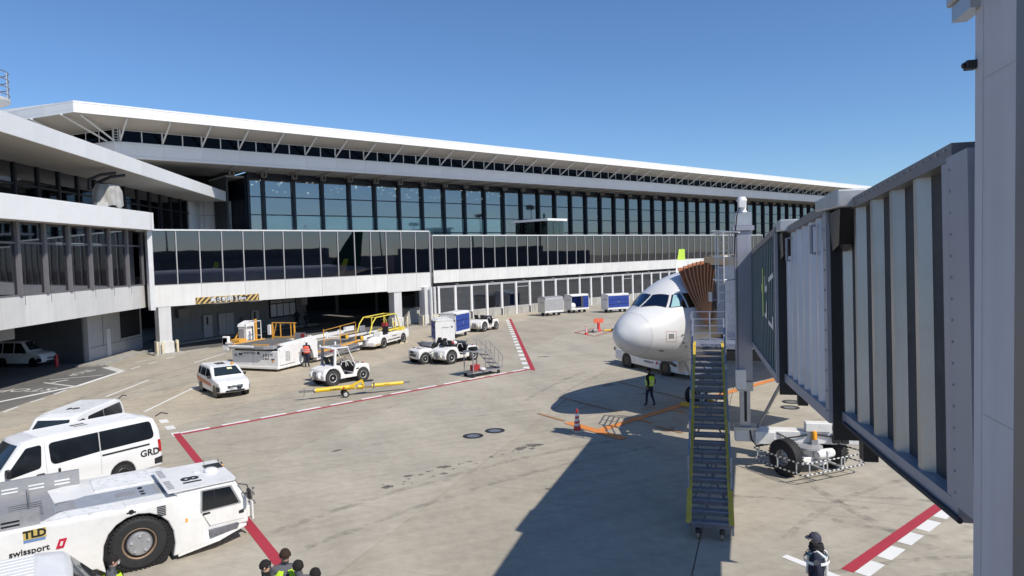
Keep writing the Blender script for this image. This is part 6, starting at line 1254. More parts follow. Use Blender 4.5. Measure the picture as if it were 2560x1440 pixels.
# ------------------------------------------------------------------ container loader, number 101
CLD = thing('container_loader', 'white container loader numbered 101 with roller deck and yellow rails', 'loader', (-16.6, 44.35, 0), heading(-158.2))
bx('front_body', CLD, -2.3, 0, -1.85, 1.85, .34, 1.30, 'gse_white', .02); bx('bumper', CLD, -2.2, .10, -1.9, 1.9, .16, .335, 'gse_white', .03); bx('deck_gap', CLD, -2.2, -.1, -1.7, 1.7, 1.301, 1.42, 'black_trim')
for y in (-.12,): bx('panel_seam', CLD, .002, .006, y - .01, y + .01, .36, 1.28, 'seam_grey')
for y0 in (-1.5, .3): bx('pull_bar', CLD, .01, .04, y0, y0 + .9, .86, .90, 'gse_white')
for y, z, w, h, m in ((-1.55, 1.0, .24, .16, 'gse_grey'), (-1.15, 1.06, .26, .13, 'letter_black'), (1.35, 1.10, .22, .14, 'gse_grey'), (1.45, .78, .24, .07, 'letter_black'), (1.45, .66, .12, .12, 'gse_orange'), (-.3, .24, .26, .08, 'black_trim')): bx('front_lamp' if m == 'gse_grey' else 'front_plate', CLD, .008, .02, y - w / 2, y + w / 2, z - h / 2, z + h / 2, m)
letter('UNITED', .20, 'letter_navy', CLD, (.012, -.45, 1.14), (0, 1, 0), (0, 0, 1), .002, width=1.5, depth=.002); letter('101', .52, 'letter_black', CLD, (.012, .92, .92), (0, 1, 0), (0, 0, 1), .004, width=.8, depth=.002); MB().prism([(0, 0), (.01, 0), (.01, .16), (0, .16)], .22, .40).build('globe_mark', 'letter_navy', CLD, (.008, 0, 1.07))
MB().slab([(-3.1, -1.9), (.22, -1.9), (.30, -1.5), (.30, 1.0), (.05, 1.55), (-3.1, 1.55)], 1.43, 1.62).build('deck_frame', 'gse_grey', CLD, bevel=.02); MB().slab([(-3.0, -1.75), (.16, -1.75), (.2, 1.0), (-.05, 1.45), (-3.0, 1.45)], 1.622, 1.64).build('roller_bed', 'roller_grey', CLD)
rl = MB().cyl((0, -1.6, 0), (0, 1.3, 0), .028, 8).mesh('roller', 'steel_worn', 40)
for k in range(17): obj('roller', rl, CLD, (-2.85 + k * .175, 0, 1.65))
bx('edge_lip', CLD, .24, .34, -1.85, .2, 1.52, 1.66, 'gse_white', .03)
for a, b in (((-3.0, -1.82, 1.68), (-.1, -1.84, 1.68)), ((-1.6, 1.5, 1.68), (-.4, 1.5, 1.68)), ((-.1, -.2, 1.68), (-.05, 1.1, 1.68)), ((-3.0, 1.5, 1.70), (-1.9, 1.5, 1.70))): MB().bar(a, b, .12, .06).build('yellow_edge', 'gse_orange', CLD)
MB().prism([(-.15, .40), (-.15, 1.38), (-.7, 1.62), (-3.7, 1.72), (-3.9, 1.55), (-3.9, .38), (-3.5, .38), (-3.3, 1.0), (-1.9, .95), (-1.55, .42)], 1.62, 1.92).build('side_plate', 'gse_white', CLD, bevel=.02); MB().bar((-.3, 1.72, 1.66), (-3.6, 1.72, 1.80), .22, .12).build('side_rail', 'gse_white', CLD)
vg = MB()
for r in range(8):
    for c in range(3): vg.cbox(-1.0 + c * .14 + (r % 2) * .05, 1.925, .62 + r * .08, .06, .012, .05)
vg.build('vent_hole', 'black_trim', CLD)
for sg in (1, -1):
    for x in (-2.55, -6.6): wheel(CLD, x, sg * 1.45, .42 if x > -4 else .34, .26, sg, rim='rim_white', tyre='rubber_dusty')
_before = set(COL.objects)
bx('console', CLD, -2.85, -2.15, -2.15, -1.55, 1.64, 2.55, 'gse_white', .03); bx('console_panel', CLD, -2.145, -2.12, -2.1, -1.62, 1.7, 2.42, 'gse_grey'); MB().prism([(-2.85, 2.56), (-2.1, 2.56), (-2.2, 2.75), (-2.85, 2.95)], -2.2, -1.4).build('console_top', 'gse_white', CLD, bevel=.03)
bx('platform', CLD, -2.9, -1.2, -2.4, -1.0, 1.5, 1.6, 'gse_white'); bx('mirror_box', CLD, -1.5, -1.25, -2.75, -2.2, 1.0, 2.0, 'gse_white', .06); bx('mirror_face', CLD, -1.245, -1.23, -2.65, -2.3, 1.45, 1.9, 'car_glass_dark')
for a in (-1.4, -.75): MB().tube([(-2.8, a, 1.6), (-2.8, a, 2.85), (-2.75, a + .04, 2.95), (-2.2, a + .04, 2.95), (-2.12, a, 2.85), (-2.12, a, 1.6)], .03, 8).build('console_rail', 'gse_white', CLD, smooth=40)
for z in (1.95, 2.4): MB().bar((-2.8, -1.4, z), (-2.8, -.75, z), .04, .04).build('console_rail', 'gse_white', CLD)
MB().bar((-1.9, -2.3, 1.6), (-2.7, -2.3, 2.6), .06, .06).build('yellow_brace', 'gse_orange', CLD); bx('yellow_kick', CLD, -1.9, -1.2, -1.9, -1.2, 1.65, 1.82, 'gse_orange'); bx('guide_post', CLD, -2.35, -2.22, -.46, -.33, 1.6, 3.1, 'gse_orange')
for q in set(COL.objects) - _before: q.location.y -= 1.15 if not q.name.startswith('guide') else 1.5
# rear bridge: low platform with side beams, yellow walkway and rails
bx('bridge_bed', CLD, -9.6, -3.95, -1.35, 1.35, .70, .84, 'roller_grey')
for k in range(22): obj('roller', rl, CLD, (-9.4 + k * .25, .1, .85))
for y, z0, x1 in ((-1.55, 1.05, -11.6), (1.5, .42, -9.4)): bx('side_beam', CLD, x1, -3.92, y - .07, y + .07, z0, z0 + .24, 'gse_white', .01); bx('side_beam', CLD, x1, -3.92, y - .05, y + .05, z0 - .3, z0 - .16, 'gse_white', .01)
for x in (-5.5, -7.5, -9.5, -11.2): bx('beam_post', CLD, x - .1, x + .1, -1.66, -1.44, .62, 1.38, 'gse_white')
for sg in (1,): MB().bar((-3.9, 1.75, .25), (-9.4, 1.75, .62), .14, .2).bar((-3.9, 1.75, .55), (-9.4, 1.75, .92), .10, .10).build('scissor_beam', 'gse_white', CLD)
MB().bar((-3.9, 2.0, .72), (-8.8, 2.0, .92), .40, .04).build('yellow_walkway', 'gse_orange', CLD); bx('end_beam', CLD, -9.75, -9.4, -1.3, 2.0, .82, 1.08, 'gse_white', .03)
for x, h in ((-4.3, 1.5), (-6.2, 1.55), (-8.1, 1.5)): MB().bar((x, 2.15, .75), (x, 2.15, .75 + h), .035, .035).build('rail_post', 'gse_orange', CLD)
for h in (.7, 1.4): MB().bar((-4.3, 2.15, .75 + h), (-8.1, 2.15, .95 + h), .03, .03).build('rail', 'gse_orange', CLD)
_before = set(COL.objects)
for y in (-1.3, .6): MB().bar((-6.2, y, 1.45), (-6.2, y, 2.75), .09, .09).build('gate_post', 'gse_orange', CLD)
for z in (1.75, 2.75): MB().bar((-6.2, -1.3, z), (-6.2, .75, z), .06, .06).build('gate_rail', 'gse_orange', CLD)
for a, b in (((-6.2, -1.25, 1.75), (-6.2, -.95, 2.7)), ((-6.2, -.6, 1.75), (-6.2, -.6, 2.75)), ((-6.2, .3, 1.75), (-6.2, .3, 2.75)), ((-6.2, .6, 1.45), (-6.2, 1.05, 1.2))): MB().bar(a, b, .05, .05).build('gate_rail', 'gse_orange', CLD)
bx('gate_box', CLD, -6.35, -6.05, -1.62, -1.4, 1.9, 2.6, 'gse_white'); bx('mesh_panel', CLD, -6.0, -5.97, .8, 1.7, 1.2, 2.1, 'gse_grey'); bx('red_strip', CLD, -5.96, -5.94, 1.35, 1.62, 1.2, 2.05, 'box_red')
for q in set(COL.objects) - _before: q.location.x += 1.9; q.location.y -= .9; q.location.z -= .1
bx('loose_beam', CLD, -13.2, -12.0, -1.7, -1.5, 1.15, 1.5, 'gse_white'); MB().bar((-11.6, -1.55, 1.1), (-12.2, -1.6, 1.3), .1, .1).build('beam_link', 'gse_white', CLD)

# ------------------------------------------------------------------ belt loader
BL = thing('belt_loader', 'white belt loader with yellow rail frame and twin conveyor ends', 'belt loader', (-10.6, 55.2, 0), heading(-160))
S = Shell(rounded([(-3.0, .42), (-3.0, 1.08), (1.3, .98), (1.75, .86), (2.5, .60), (2.5, .30), (1.6, .30)], .03, 2) + arch(1.05, .46, .34, 8, .38) + arch(-2.05, .46, .38, 8, .38), .95, .03, 3, 0, 0, taper=0); obj('chassis', S.mesh('chassis', 'gse_white'), BL)
for sg in (1, -1):
    for x in (1.05, -2.05): wheel(BL, x, sg * .84, .39, .24, sg, rim='rim_white', tyre='rubber_dusty', rimr=.6); MB().lathe([(0, -.01), (.46, -.01), (.46, -.3), (0, -.3)], (x, sg * .95, .38), (0, sg, 0), 16).build('wheel_well', 'black_trim', BL)
    S.side('black_strip', [(-1.5, .52), (.5, .50), (.5, .58), (-1.5, .60)], 'black_trim', BL, sg, .006, .01)
letter('swissport', .2, 'letter_navy', BL, (-.6, .957, .82), (-1, 0, 0), (0, 0, 1), depth=.002)
for y, x1, z1 in ((-.55, 4.2, 1.25), (.05, 3.1, 1.05)):
    MB().bar((-3.2, y, 1.18), (x1, y, z1), .42, .16).build('conveyor', 'gse_white', BL); MB().bar((-3.1, y, 1.275), (x1 - .1, y, z1 + .095), .34, .02).build('belt', 'rubber', BL); MB().cyl((x1, y - .23, z1), (x1, y + .23, z1), .15, 14).build('belt_roller', 'rubber', BL, smooth=40); MB().cyl((x1, y - .27, z1), (x1, y - .20, z1), .17, 12).cyl((x1, y + .20, z1), (x1, y + .27, z1), .17, 12).build('roller_guard', 'gse_yellow', BL, smooth=40)
bx('front_box', BL, 1.8, 2.62, -.9, .3, .28, .75, 'gse_grey', .03); bx('step', BL, 1.5, 2.4, .35, .95, .34, .44, 'gse_yellow'); bx('step', BL, 1.4, 1.9, .35, .9, .66, .74, 'gse_yellow'); bx('dash', BL, 1.1, 1.5, .3, .9, .9, 1.3, 'gse_white', .03); steering(BL, (1.0, .6, 1.45), .18, radians(35), 'gse_yellow')
MB().box(.2, .7, .35, .85, 1.0, 1.14).build('seat', 'seat_black', BL, bevel=.04); MB().box(.1, .24, .35, .85, 1.12, 1.62).build('seat_back', 'seat_black', BL, bevel=.04); bx('red_box', BL, -.35, .05, .2, .55, 1.3, 1.85, 'box_red'); bx('yellow_rail', BL, -2.9, -.6, .38, .5, 1.15, 1.28, 'rail_yellow'); bx('yellow_box', BL, -2.4, -1.8, .5, .9, 1.08, 1.34, 'rail_yellow'); bx('cabinet', BL, .9, 1.6, -.95, -.78, 1.2, 1.75, 'gse_grey', .03)
for y in (-.85, .28): MB().tube([(2.0, y, 1.15), (1.6, y, 1.95), (1.0, y, 2.38), (-2.1, y, 2.42), (-2.7, y, 1.25)], .045, 8).build('rail_frame', 'rail_yellow', BL, smooth=40); MB().bar((-.2, y, 1.2), (-.2, y, 2.40), .06, .06).build('rail_post', 'rail_yellow', BL)
MB().bar((1.0, -.85, 2.38), (1.0, .28, 2.38), .06, .06).bar((-2.1, -.85, 2.42), (-2.1, .28, 2.42), .06, .06).build('cross_rail', 'rail_yellow', BL)
MB().tube([(-1.2, .55, 1.2), (-1.2, .55, 1.75), (-1.35, .55, 1.85), (-1.5, .55, 1.75), (-1.5, .55, 1.2)], .035, 6).build('grab_rail', 'rail_yellow', BL); MB().cyl((-2.2, .85, 1.3), (-2.2, .85, 1.75), .02, 6).build('lever', 'black_plastic', BL)
for i, (dx, dy) in enumerate(((-2.45, .95), (-1.6, 1.05))):
    p = Matrix.Rotation(heading(-160), 3, 'Z') @ Vector((dx, dy, 0)); tag(MB().prism([(-.12, 0), (.12, 0), (.03, .14), (-.03, .14)], -.12, .12).build('wheel_chock', 'bollard_cream', None, (-10.6 + p.x, 55.2 + p.y, 0), heading(-160)), ['cream wheel chock behind the belt loader rear wheel', 'cream wheel chock in front of the belt loader rear wheel'][i], 'chock', 'belt loader chocks')

# ------------------------------------------------------------------ yellow tow bar
a_, b_ = Vector((-10.75, 34.35, 0)), Vector((-5.55, 36.50, 0)); TB = thing('tow_bar', 'long yellow aircraft tow bar on two small wheels beside the cab tractor', 'tow bar', (a_.x, a_.y, 0), atan2(b_.y - a_.y, b_.x - a_.x)); tl = (b_ - a_).length
MB().cyl((.75, 0, .45), (2.75, 0, .47), .115, 18).build('tube', 'towbar_yellow', TB, smooth=40); MB().cyl((2.9, 0, .44), (tl - .35, 0, .42), .095, 18).build('tube', 'towbar_yellow', TB, smooth=40); MB().bar((2.5, -.08, .5), (3.15, -.08, .78), .10, .10).bar((3.1, -.08, .78), (3.25, -.08, .42), .10, .10).bar((2.6, .1, .36), (3.2, .1, .30), .06, .06).build('lever_arm', 'towbar_yellow', TB, bevel=.01)
MB().box(3.22, 3.62, -.14, .14, .42, .70).build('pump_box', 'gse_grey', TB, bevel=.02); bx('pump_lid', TB, 3.2, 3.72, -.16, .16, .70, .73, 'black_plastic'); bx('clamp', TB, 3.70, 3.76, -.12, .12, .28, .56, 'steel_worn')
hd_ = MB().bar((.75, 0, .45), (.45, 0, .45), .10, .10).bar((.45, .09, .45), (0, .09, .46), .03, .09).bar((.45, -.09, .45), (0, -.09, .46), .03, .09).tube([(.25, .0, .62), (.3, 0, .40), (.2, 0, .22), (.36, 0, .25)], .015, 6); hd_.build('tow_head', 'steel_worn', TB); MB().cyl((.72, 0, .45), (.78, 0, .45), .13, 16).build('head_collar', 'steel_worn', TB, smooth=40)
MB().bar((tl - .35, .05, .42), (tl, .05, .42), .025, .08).bar((tl - .35, -.05, .42), (tl, -.05, .42), .025, .08).build('tow_eye', 'steel_worn', TB)
for sg in (1, -1): wheel(TB, 2.25, sg * .28, .17, .10, sg, rim='rim_white', holes=4); 
MB().bar((2.25, -.3, .17), (2.25, .3, .17), .04, .04).bar((2.25, 0, .17), (2.6, 0, .42), .05, .05).build('axle', 'towbar_yellow', TB)
letter('swissport', .13, 'letter_navy', TB, (1.75, -.118, .47), (1, 0, .01), (0, 0, 1), .002, depth=.002); MB().prism([(2.12, .42), (2.2, .42), (2.24, .53), (2.16, .53)], -.121, -.117).build('logo_mark', 'logo_red', TB); letter('A320/A321', .07, 'letter_navy', TB, (4.4, -.098, .45), (1, 0, -.01), (0, 0, 1), depth=.002)

# ------------------------------------------------------------------ small work stand with steps
WS = thing('work_stand', 'small grey wheeled work stand with steps and side rails', 'stand', (-2.62, 39.85, 0), heading(47))
for x in (0, .95):
    for y in (-.4, .4): MB().bar((x, y, .22), (x, y, 1.45), .045, .045).build('leg', 'gse_grey', WS)
bx('top_deck', WS, -.05, 1.0, -.45, .45, 1.45, 1.50, 'gse_grey'); bx('low_shelf', WS, -.08, 2.15, -.45, .45, .24, .30, 'gse_grey'); bx('shelf_board', WS, 0, .95, -.4, .4, .305, .33, 'steel_worn')
for k in range(4): bx('step', WS, 1.08 + k * .27, 1.32 + k * .27, -.4, .4, 1.16 - k * .27, 1.19 - k * .27, 'tread_steel')
for y in (-.43, .43):
    MB().bar((.98, y, 1.45), (2.12, y, .32), .05, .10).build('stringer', 'gse_grey', WS); MB().tube([(1.0, y, 1.45), (1.0, y, 2.0), (1.2, y, 2.02), (2.2, y, 1.12), (2.28, y, .95), (2.2, y, .32)], .02, 6).build('hand_rail', 'gse_grey', WS, smooth=40)
    for k in range(3): MB().bar((1.35 + k * .3, y, 1.1 - k * .3), (1.35 + k * .3, y, 1.88 - k * .27), .025, .025).build('rail_post', 'gse_grey', WS)
for x in (.05, 1.95):
    for y in (-.38, .38): MB().lathe([(.02, -.03), (.11, -.03), (.11, .03), (.02, .03)], (x, y, .11), (0, 1, 0), 14).build('caster', 'rubber', WS, smooth=35); bx('caster_fork', WS, x - .03, x + .03, y - .05, y + .05, .15, .24, 'black_plastic')
def blob(name, m, r, sc, loc, lab, cat, grp=None, seed=0, n=14):
    o = MB().lathe([(0, -.85), (.55, -.8), (.92, -.5), (1, -.1), (.95, .35), (.7, .7), (.3, .9), (0, .92)], n=n); o.v = [(a * r * sc[0] * (1 + .25 * pnoise(Vector((a * 2, b * 2, c * 2 + seed)))), b * r * sc[1] * (1 + .25 * pnoise(Vector((a * 2 + 5, b * 2, c * 2 + seed)))), c * r * sc[2]) for a, b, c in o.v]
    return tag(o.build(name, m, None, loc, seed * .7, smooth=60), lab, cat, grp)
tag(MB().box(-.24, .24, -.16, .16, 0, .32).tube([(-.12, 0, .32), (-.1, 0, .42), (.1, 0, .42), (.12, 0, .32)], .015, 6).build('tool_bag', 'box_red', None, (-2.28, 40.2, .335), heading(47), bevel=.05), 'dark red tool bag on the lower shelf of the work stand', 'bag')
blob('rag_bundle', 'bag_white', .16, (1.5, 1, .6), (-1.85, 40.1, .42), 'crumpled white rags on the work stand shelf', 'rags', None, 3); blob('equipment_bag', 'cloth_black', .2, (1.6, 1.0, .6), (-2.35, 40.15, 1.62), 'black and red bag lying on the work stand top', 'bag', None, 4)

# ------------------------------------------------------------------ baggage carts
def cart(label, loc, phi, side='blue', L=2.5, W=1.5, H=1.55, roofc='gse_white', endc='gse_white'):
    c = thing('baggage_cart', label, 'cart', (loc[0], loc[1], 0), heading(phi), 'covered baggage carts'); z0 = .48
    bx('floor', c, -L / 2, L / 2, -W / 2, W / 2, z0 - .08, z0, 'gse_white'); 
    for sg in (1, -1):
        bx('end_wall', c, sg * L / 2 - (.05 if sg > 0 else 0), sg * L / 2 + (.0 if sg > 0 else .05), -W / 2, W / 2, z0, z0 + H, endc, .015); bx('sill', c, -L / 2 + .05, L / 2 - .05, sg * W / 2 - (.04 if sg > 0 else 0), sg * W / 2 + (0 if sg > 0 else .04), z0, z0 + .12, 'gse_white'); bx('header', c, -L / 2 + .05, L / 2 - .05, sg * W / 2 - (.04 if sg > 0 else 0), sg * W / 2 + (0 if sg > 0 else .04), z0 + H - .08, z0 + H, 'gse_white')
        for q in (-1, 1): MB().lathe([(.03, -.05), (.18, -.05), (.18, .05), (.03, .05)], (q * (L / 2 - .5), sg * (W / 2 - .25), .18), (0, 1, 0), 14).build('wheel', 'rubber', c, smooth=35)
        m = {'blue': 'blue_tarp', 'open': 'blue_tarp', 'grey': 'grey_tarp'}[side]; n = 9; x0, x1 = -L / 2 + .06, L / 2 - .06
        if side == 'open' and sg < 0: x0 = L / 2 - .8
        w = (x1 - x0) / n; th = .03
        for k in range(n):
            if side == 'grey': 
                if k == 0: bx('curtain', c, x0, x1, sg * (W / 2 - .02) - .008, sg * (W / 2 - .02) + .008, z0 + .13, z0 + H - .085, m)
                continue
            b_ = .014 * (-1) ** k; MB().add([(x0 + k * w, sg * (W / 2 - .025), z0 + .13), (x0 + (k + .5) * w, sg * (W / 2 - .005), z0 + .13), (x0 + (k + 1) * w, sg * (W / 2 - .025), z0 + .13), (x0 + k * w, sg * (W / 2 - .025), z0 + H - .085), (x0 + (k + .5) * w, sg * (W / 2 - .008), z0 + H - .085), (x0 + (k + 1) * w, sg * (W / 2 - .025), z0 + H - .085)], [(0, 1, 4, 3), (1, 2, 5, 4)]).build('curtain', m, c)
        if side != 'grey':
            for z in (z0 + .5, z0 + 1.0): bx('curtain_strap', c, x0, x1, sg * (W / 2 + .004) - .004, sg * (W / 2 + .004) + .004, z, z + .04, 'cloth_navy')
            bx('curtain_latch', c, -.05, .05, sg * (W / 2 + .012) - .006, sg * (W / 2 + .012) + .006, z0 + .65, z0 + .85, 'steel') if side == 'blue' else None
    zt = z0 + H; MB().prism([(-W / 2 - .02, zt), (W / 2 + .02, zt), (W / 2 - .25, zt + .13), (-W / 2 + .25, zt + .13)], -L / 2 - .02, L / 2 + .02, lambda x, y, z: (y, x, z)).build('roof', roofc, c)
    for sx in (1, -1):
        for sy in (1, -1): MB().cbox(sx * L / 2, sy * (W / 2), zt - .02, .10, .10, .10).build('corner_buffer', 'black_plastic', c)
    letter('swissport', .15, 'letter_navy', c, (-L / 2 - .006, -.05, z0 + 1.05), (0, -1, 0), (0, 0, 1), depth=.002); MB().prism([(0, 0), (.001, 0), (.001, .14), (0, .14)], -.60, -.50).build('logo_mark', 'letter_navy', c, (-L / 2 - .009, 0, z0 + 1.0))
    MB().bar((-L / 2, 0, .36), (-L / 2 - .5, 0, .34), .06, .06).bar((-L / 2 + .3, 0, .34), (L / 2 - .3, 0, .34), .1, .1).build('draw_bar', 'gse_grey', c)
    return c
cart('white ended baggage cart nearest the open tractors, its end facing the camera', (-5.55, 54.6), -14, L=2.5)
cart('baggage cart with bright blue curtain side coupled behind a tow tractor', (-5.0, 60.2), 22, L=2.8, H=1.6)
cart('grey curtained baggage cart, leftmost of three along the service wall', (4.3, 78.3), 60, 'grey', endc='gse_cream', roofc='gse_grey')
cart('open sided baggage cart with plastic bags, middle of three by the service wall', (7.5, 81.3), 60, 'open')
cart('closed blue curtained baggage cart, rightmost of three near the aircraft nose', (11.9, 80.4), 66, 'blue', L=2.9)
cart('pale closed cart standing deep inside the dark underpass', (-13.9, 90.5), 60, 'grey', L=2.6)
blob('plastic_bags', 'bag_white', .42, (1.3, .8, .9), (7.0, 81.0, .82), 'heap of clear and white plastic bags in the open cart', 'bags', None, 6, 18)

# ------------------------------------------------------------------ cones, hydrant point, post
def cone(label, x, y, h=.95):
    c = thing('traffic_cone', label, 'cone', (x, y, 0), .4, 'red cones'); k = h / .95
    MB().slab(rounded([(-.23 * k, -.23 * k), (.23 * k, -.23 * k), (.23 * k, .23 * k), (-.23 * k, .23 * k)], .05, 3), 0, .05 * k).build('base', 'bollard_cream' if h > .8 else 'cone_red', c)
    def rr(z): return (.165 - .125 * z / .95)
    MB().lathe([(rr(.05) * k, .05 * k), (rr(.05) * k * 1.1, .06 * k), (rr(.1) * k, .12 * k), (rr(.95) * k, .94 * k), (.02 * k, .95 * k)], n=24).build('body', 'cone_red', c, smooth=40)
    for z, hh in ((.28, .10), (.48, .11), (.68, .12)):      # slanted white bands
        n = 24; vs = []
        for o_, q in ((0, 0), (hh, 0)):
            for j in range(n): a = 2 * pi * j / n; zz = z + o_ + .045 * sin(a + 1.0); r_ = rr(zz) * k + .003; vs.append((cos(a) * r_, sin(a) * r_, zz * k))
        MB().add(vs, [(j, (j + 1) % n, n + (j + 1) % n, n + j) for j in range(n)]).build('white_band', 'harness_white', c, smooth=50)
    return c
cone('tall red and white banded cone on the apron near the aircraft nose', 2.41, 27.05, .88); cone('small red cone beside the orange hydrant marker boards', 6.24, 59.3, .72)
HY = thing('hydrant_marker', 'pair of orange cross marked boards on a red stand at the fuel pit', 'marker', (7.55, 61.2, 0), heading(170))
MB().lathe([(.26, 0), (.24, .1), (.14, .25), (.12, .7), (.09, .8)], n=14).build('stand', 'red_paint', HY, smooth=40)
for sy in (.23, -.23):
    b = bx('board', HY, -.02, .02, sy - .21, sy + .21, .75, 1.15, 'nozzle_orange')
    for sg in (1, -1): MB().bar((-.025, sy - .17 * sg, .79), (-.025, sy + .17 * sg, 1.11), .045, .012, up=(1, 0, 0)).build('cross_mark', 'red_paint', HY)
HS = thing('fuel_hose', 'black and yellow coupling hose lying in the red marked square', 'hose', (7.3, 60.4, 0), heading(70))
MB().tube([(-.9, 0, .08), (-.6, .15, .08), (-.35, 0, .10)], .045, 8).build('hose', 'black_plastic', HS); MB().lathe([(0, -.2), (.13, -.2), (.15, 0), (.13, .25), (0, .25)], (-.2, 0, .18), (1, .2, 0), 12).build('coupling', 'gse_grey', HS); MB().cyl((.7, .1, .12), (1.5, .25, .12), .07, 10).build('hose', 'gse_yellow', HS); MB().cyl((1.5, .25, .12), (2.2, .35, .15), .09, 10).build('coupling', 'black_plastic', HS)
rp = thing('hydrant_post', 'short red fire post in the shade beside the minivan', 'post', (-32.1, 48.6, 0)); MB().lathe([(.13, 0), (.12, .5), (.09, .6), (.09, .85), (0, .9)], n=12).build('body', 'red_paint', rp, smooth=40); MB().lathe([(.05, -.16), (.05, .16)], (0, 0, .55), (0, 1, 0), 8).build('outlet', 'red_paint', rp)

# ------------------------------------------------------------------ low towbarless tug by the nose
PT = thing('pushback_tug', 'low white towbarless tug parked beyond the aircraft nose', 'tug', (8.45, 40.55, 0), heading(154))
S = Shell(rounded([(-3.1, .42), (-3.1, .95), (-2.7, 1.02), (-.6, .92), (.7, .84), (1.5, .98), (2.4, .92), (3.0, .60), (3.6, .52), (3.6, .28), (2.6, .26)], [.04, .1, .1, .1, .3, .2, .15, .1, .05, .03, .03], 3) + arch(1.82, .50, .28, 8, .40) + [(1.0, .26), (-1.2, .30)] + arch(-1.85, .48, .32, 8, .40), .95, .06, 3, 0, .05, taper=.03); obj('body', S.mesh('body', 'tug_white'), PT)
for sg in (1, -1):
    for x in (1.82, -1.85): wheel(PT, x, sg * .82, .42, .26, sg, rim='rim_steel', holes=8); MB().lathe([(0, -.01), (.49, -.01), (.49, -.3), (0, -.3)], (x, sg * .95, .40), (0, sg, 0), 16).build('wheel_well', 'black_trim', PT)
    S.side('seat_well', rounded([(2.1, .98), (3.0, .72), (2.7, .60), (1.95, .80)], .04, 2), 'black_trim', PT, sg, .004, .01)
letter('swissport', .24, 'letter_navy', PT, (.35, -.957, .62), (1, 0, 0), (0, 0, 1), .002, depth=.002); MB().prism([(.98, .54), (1.12, .54), (1.20, .72), (1.06, .72)], -.96, -.953).build('logo_mark', 'logo_red', PT); bx('slot', PT, 1.4 - .15, 1.43 - .15, -.962, -.953, .55, .68, 'black_trim')
MB().bar((-3.1, 0, .75), (-3.75, 0, .8), .9, .14).bar((-3.6, -.4, .8), (-3.85, -.4, .95), .16, .2).bar((-3.6, .4, .8), (-3.85, .4, .95), .16, .2).build('rear_lift', 'steel_worn', PT, bevel=.02)
MB().box(1.2, 1.7, -.7, .1, .9, 1.1).build('seat', 'seat_black', PT, bevel=.04); MB().box(-2.6, -1.0, -.7, .7, 1.0, 1.05).build('engine_lid', 'tug_white', PT); steering(PT, (2.2, -.3, 1.15), .18, radians(-30))

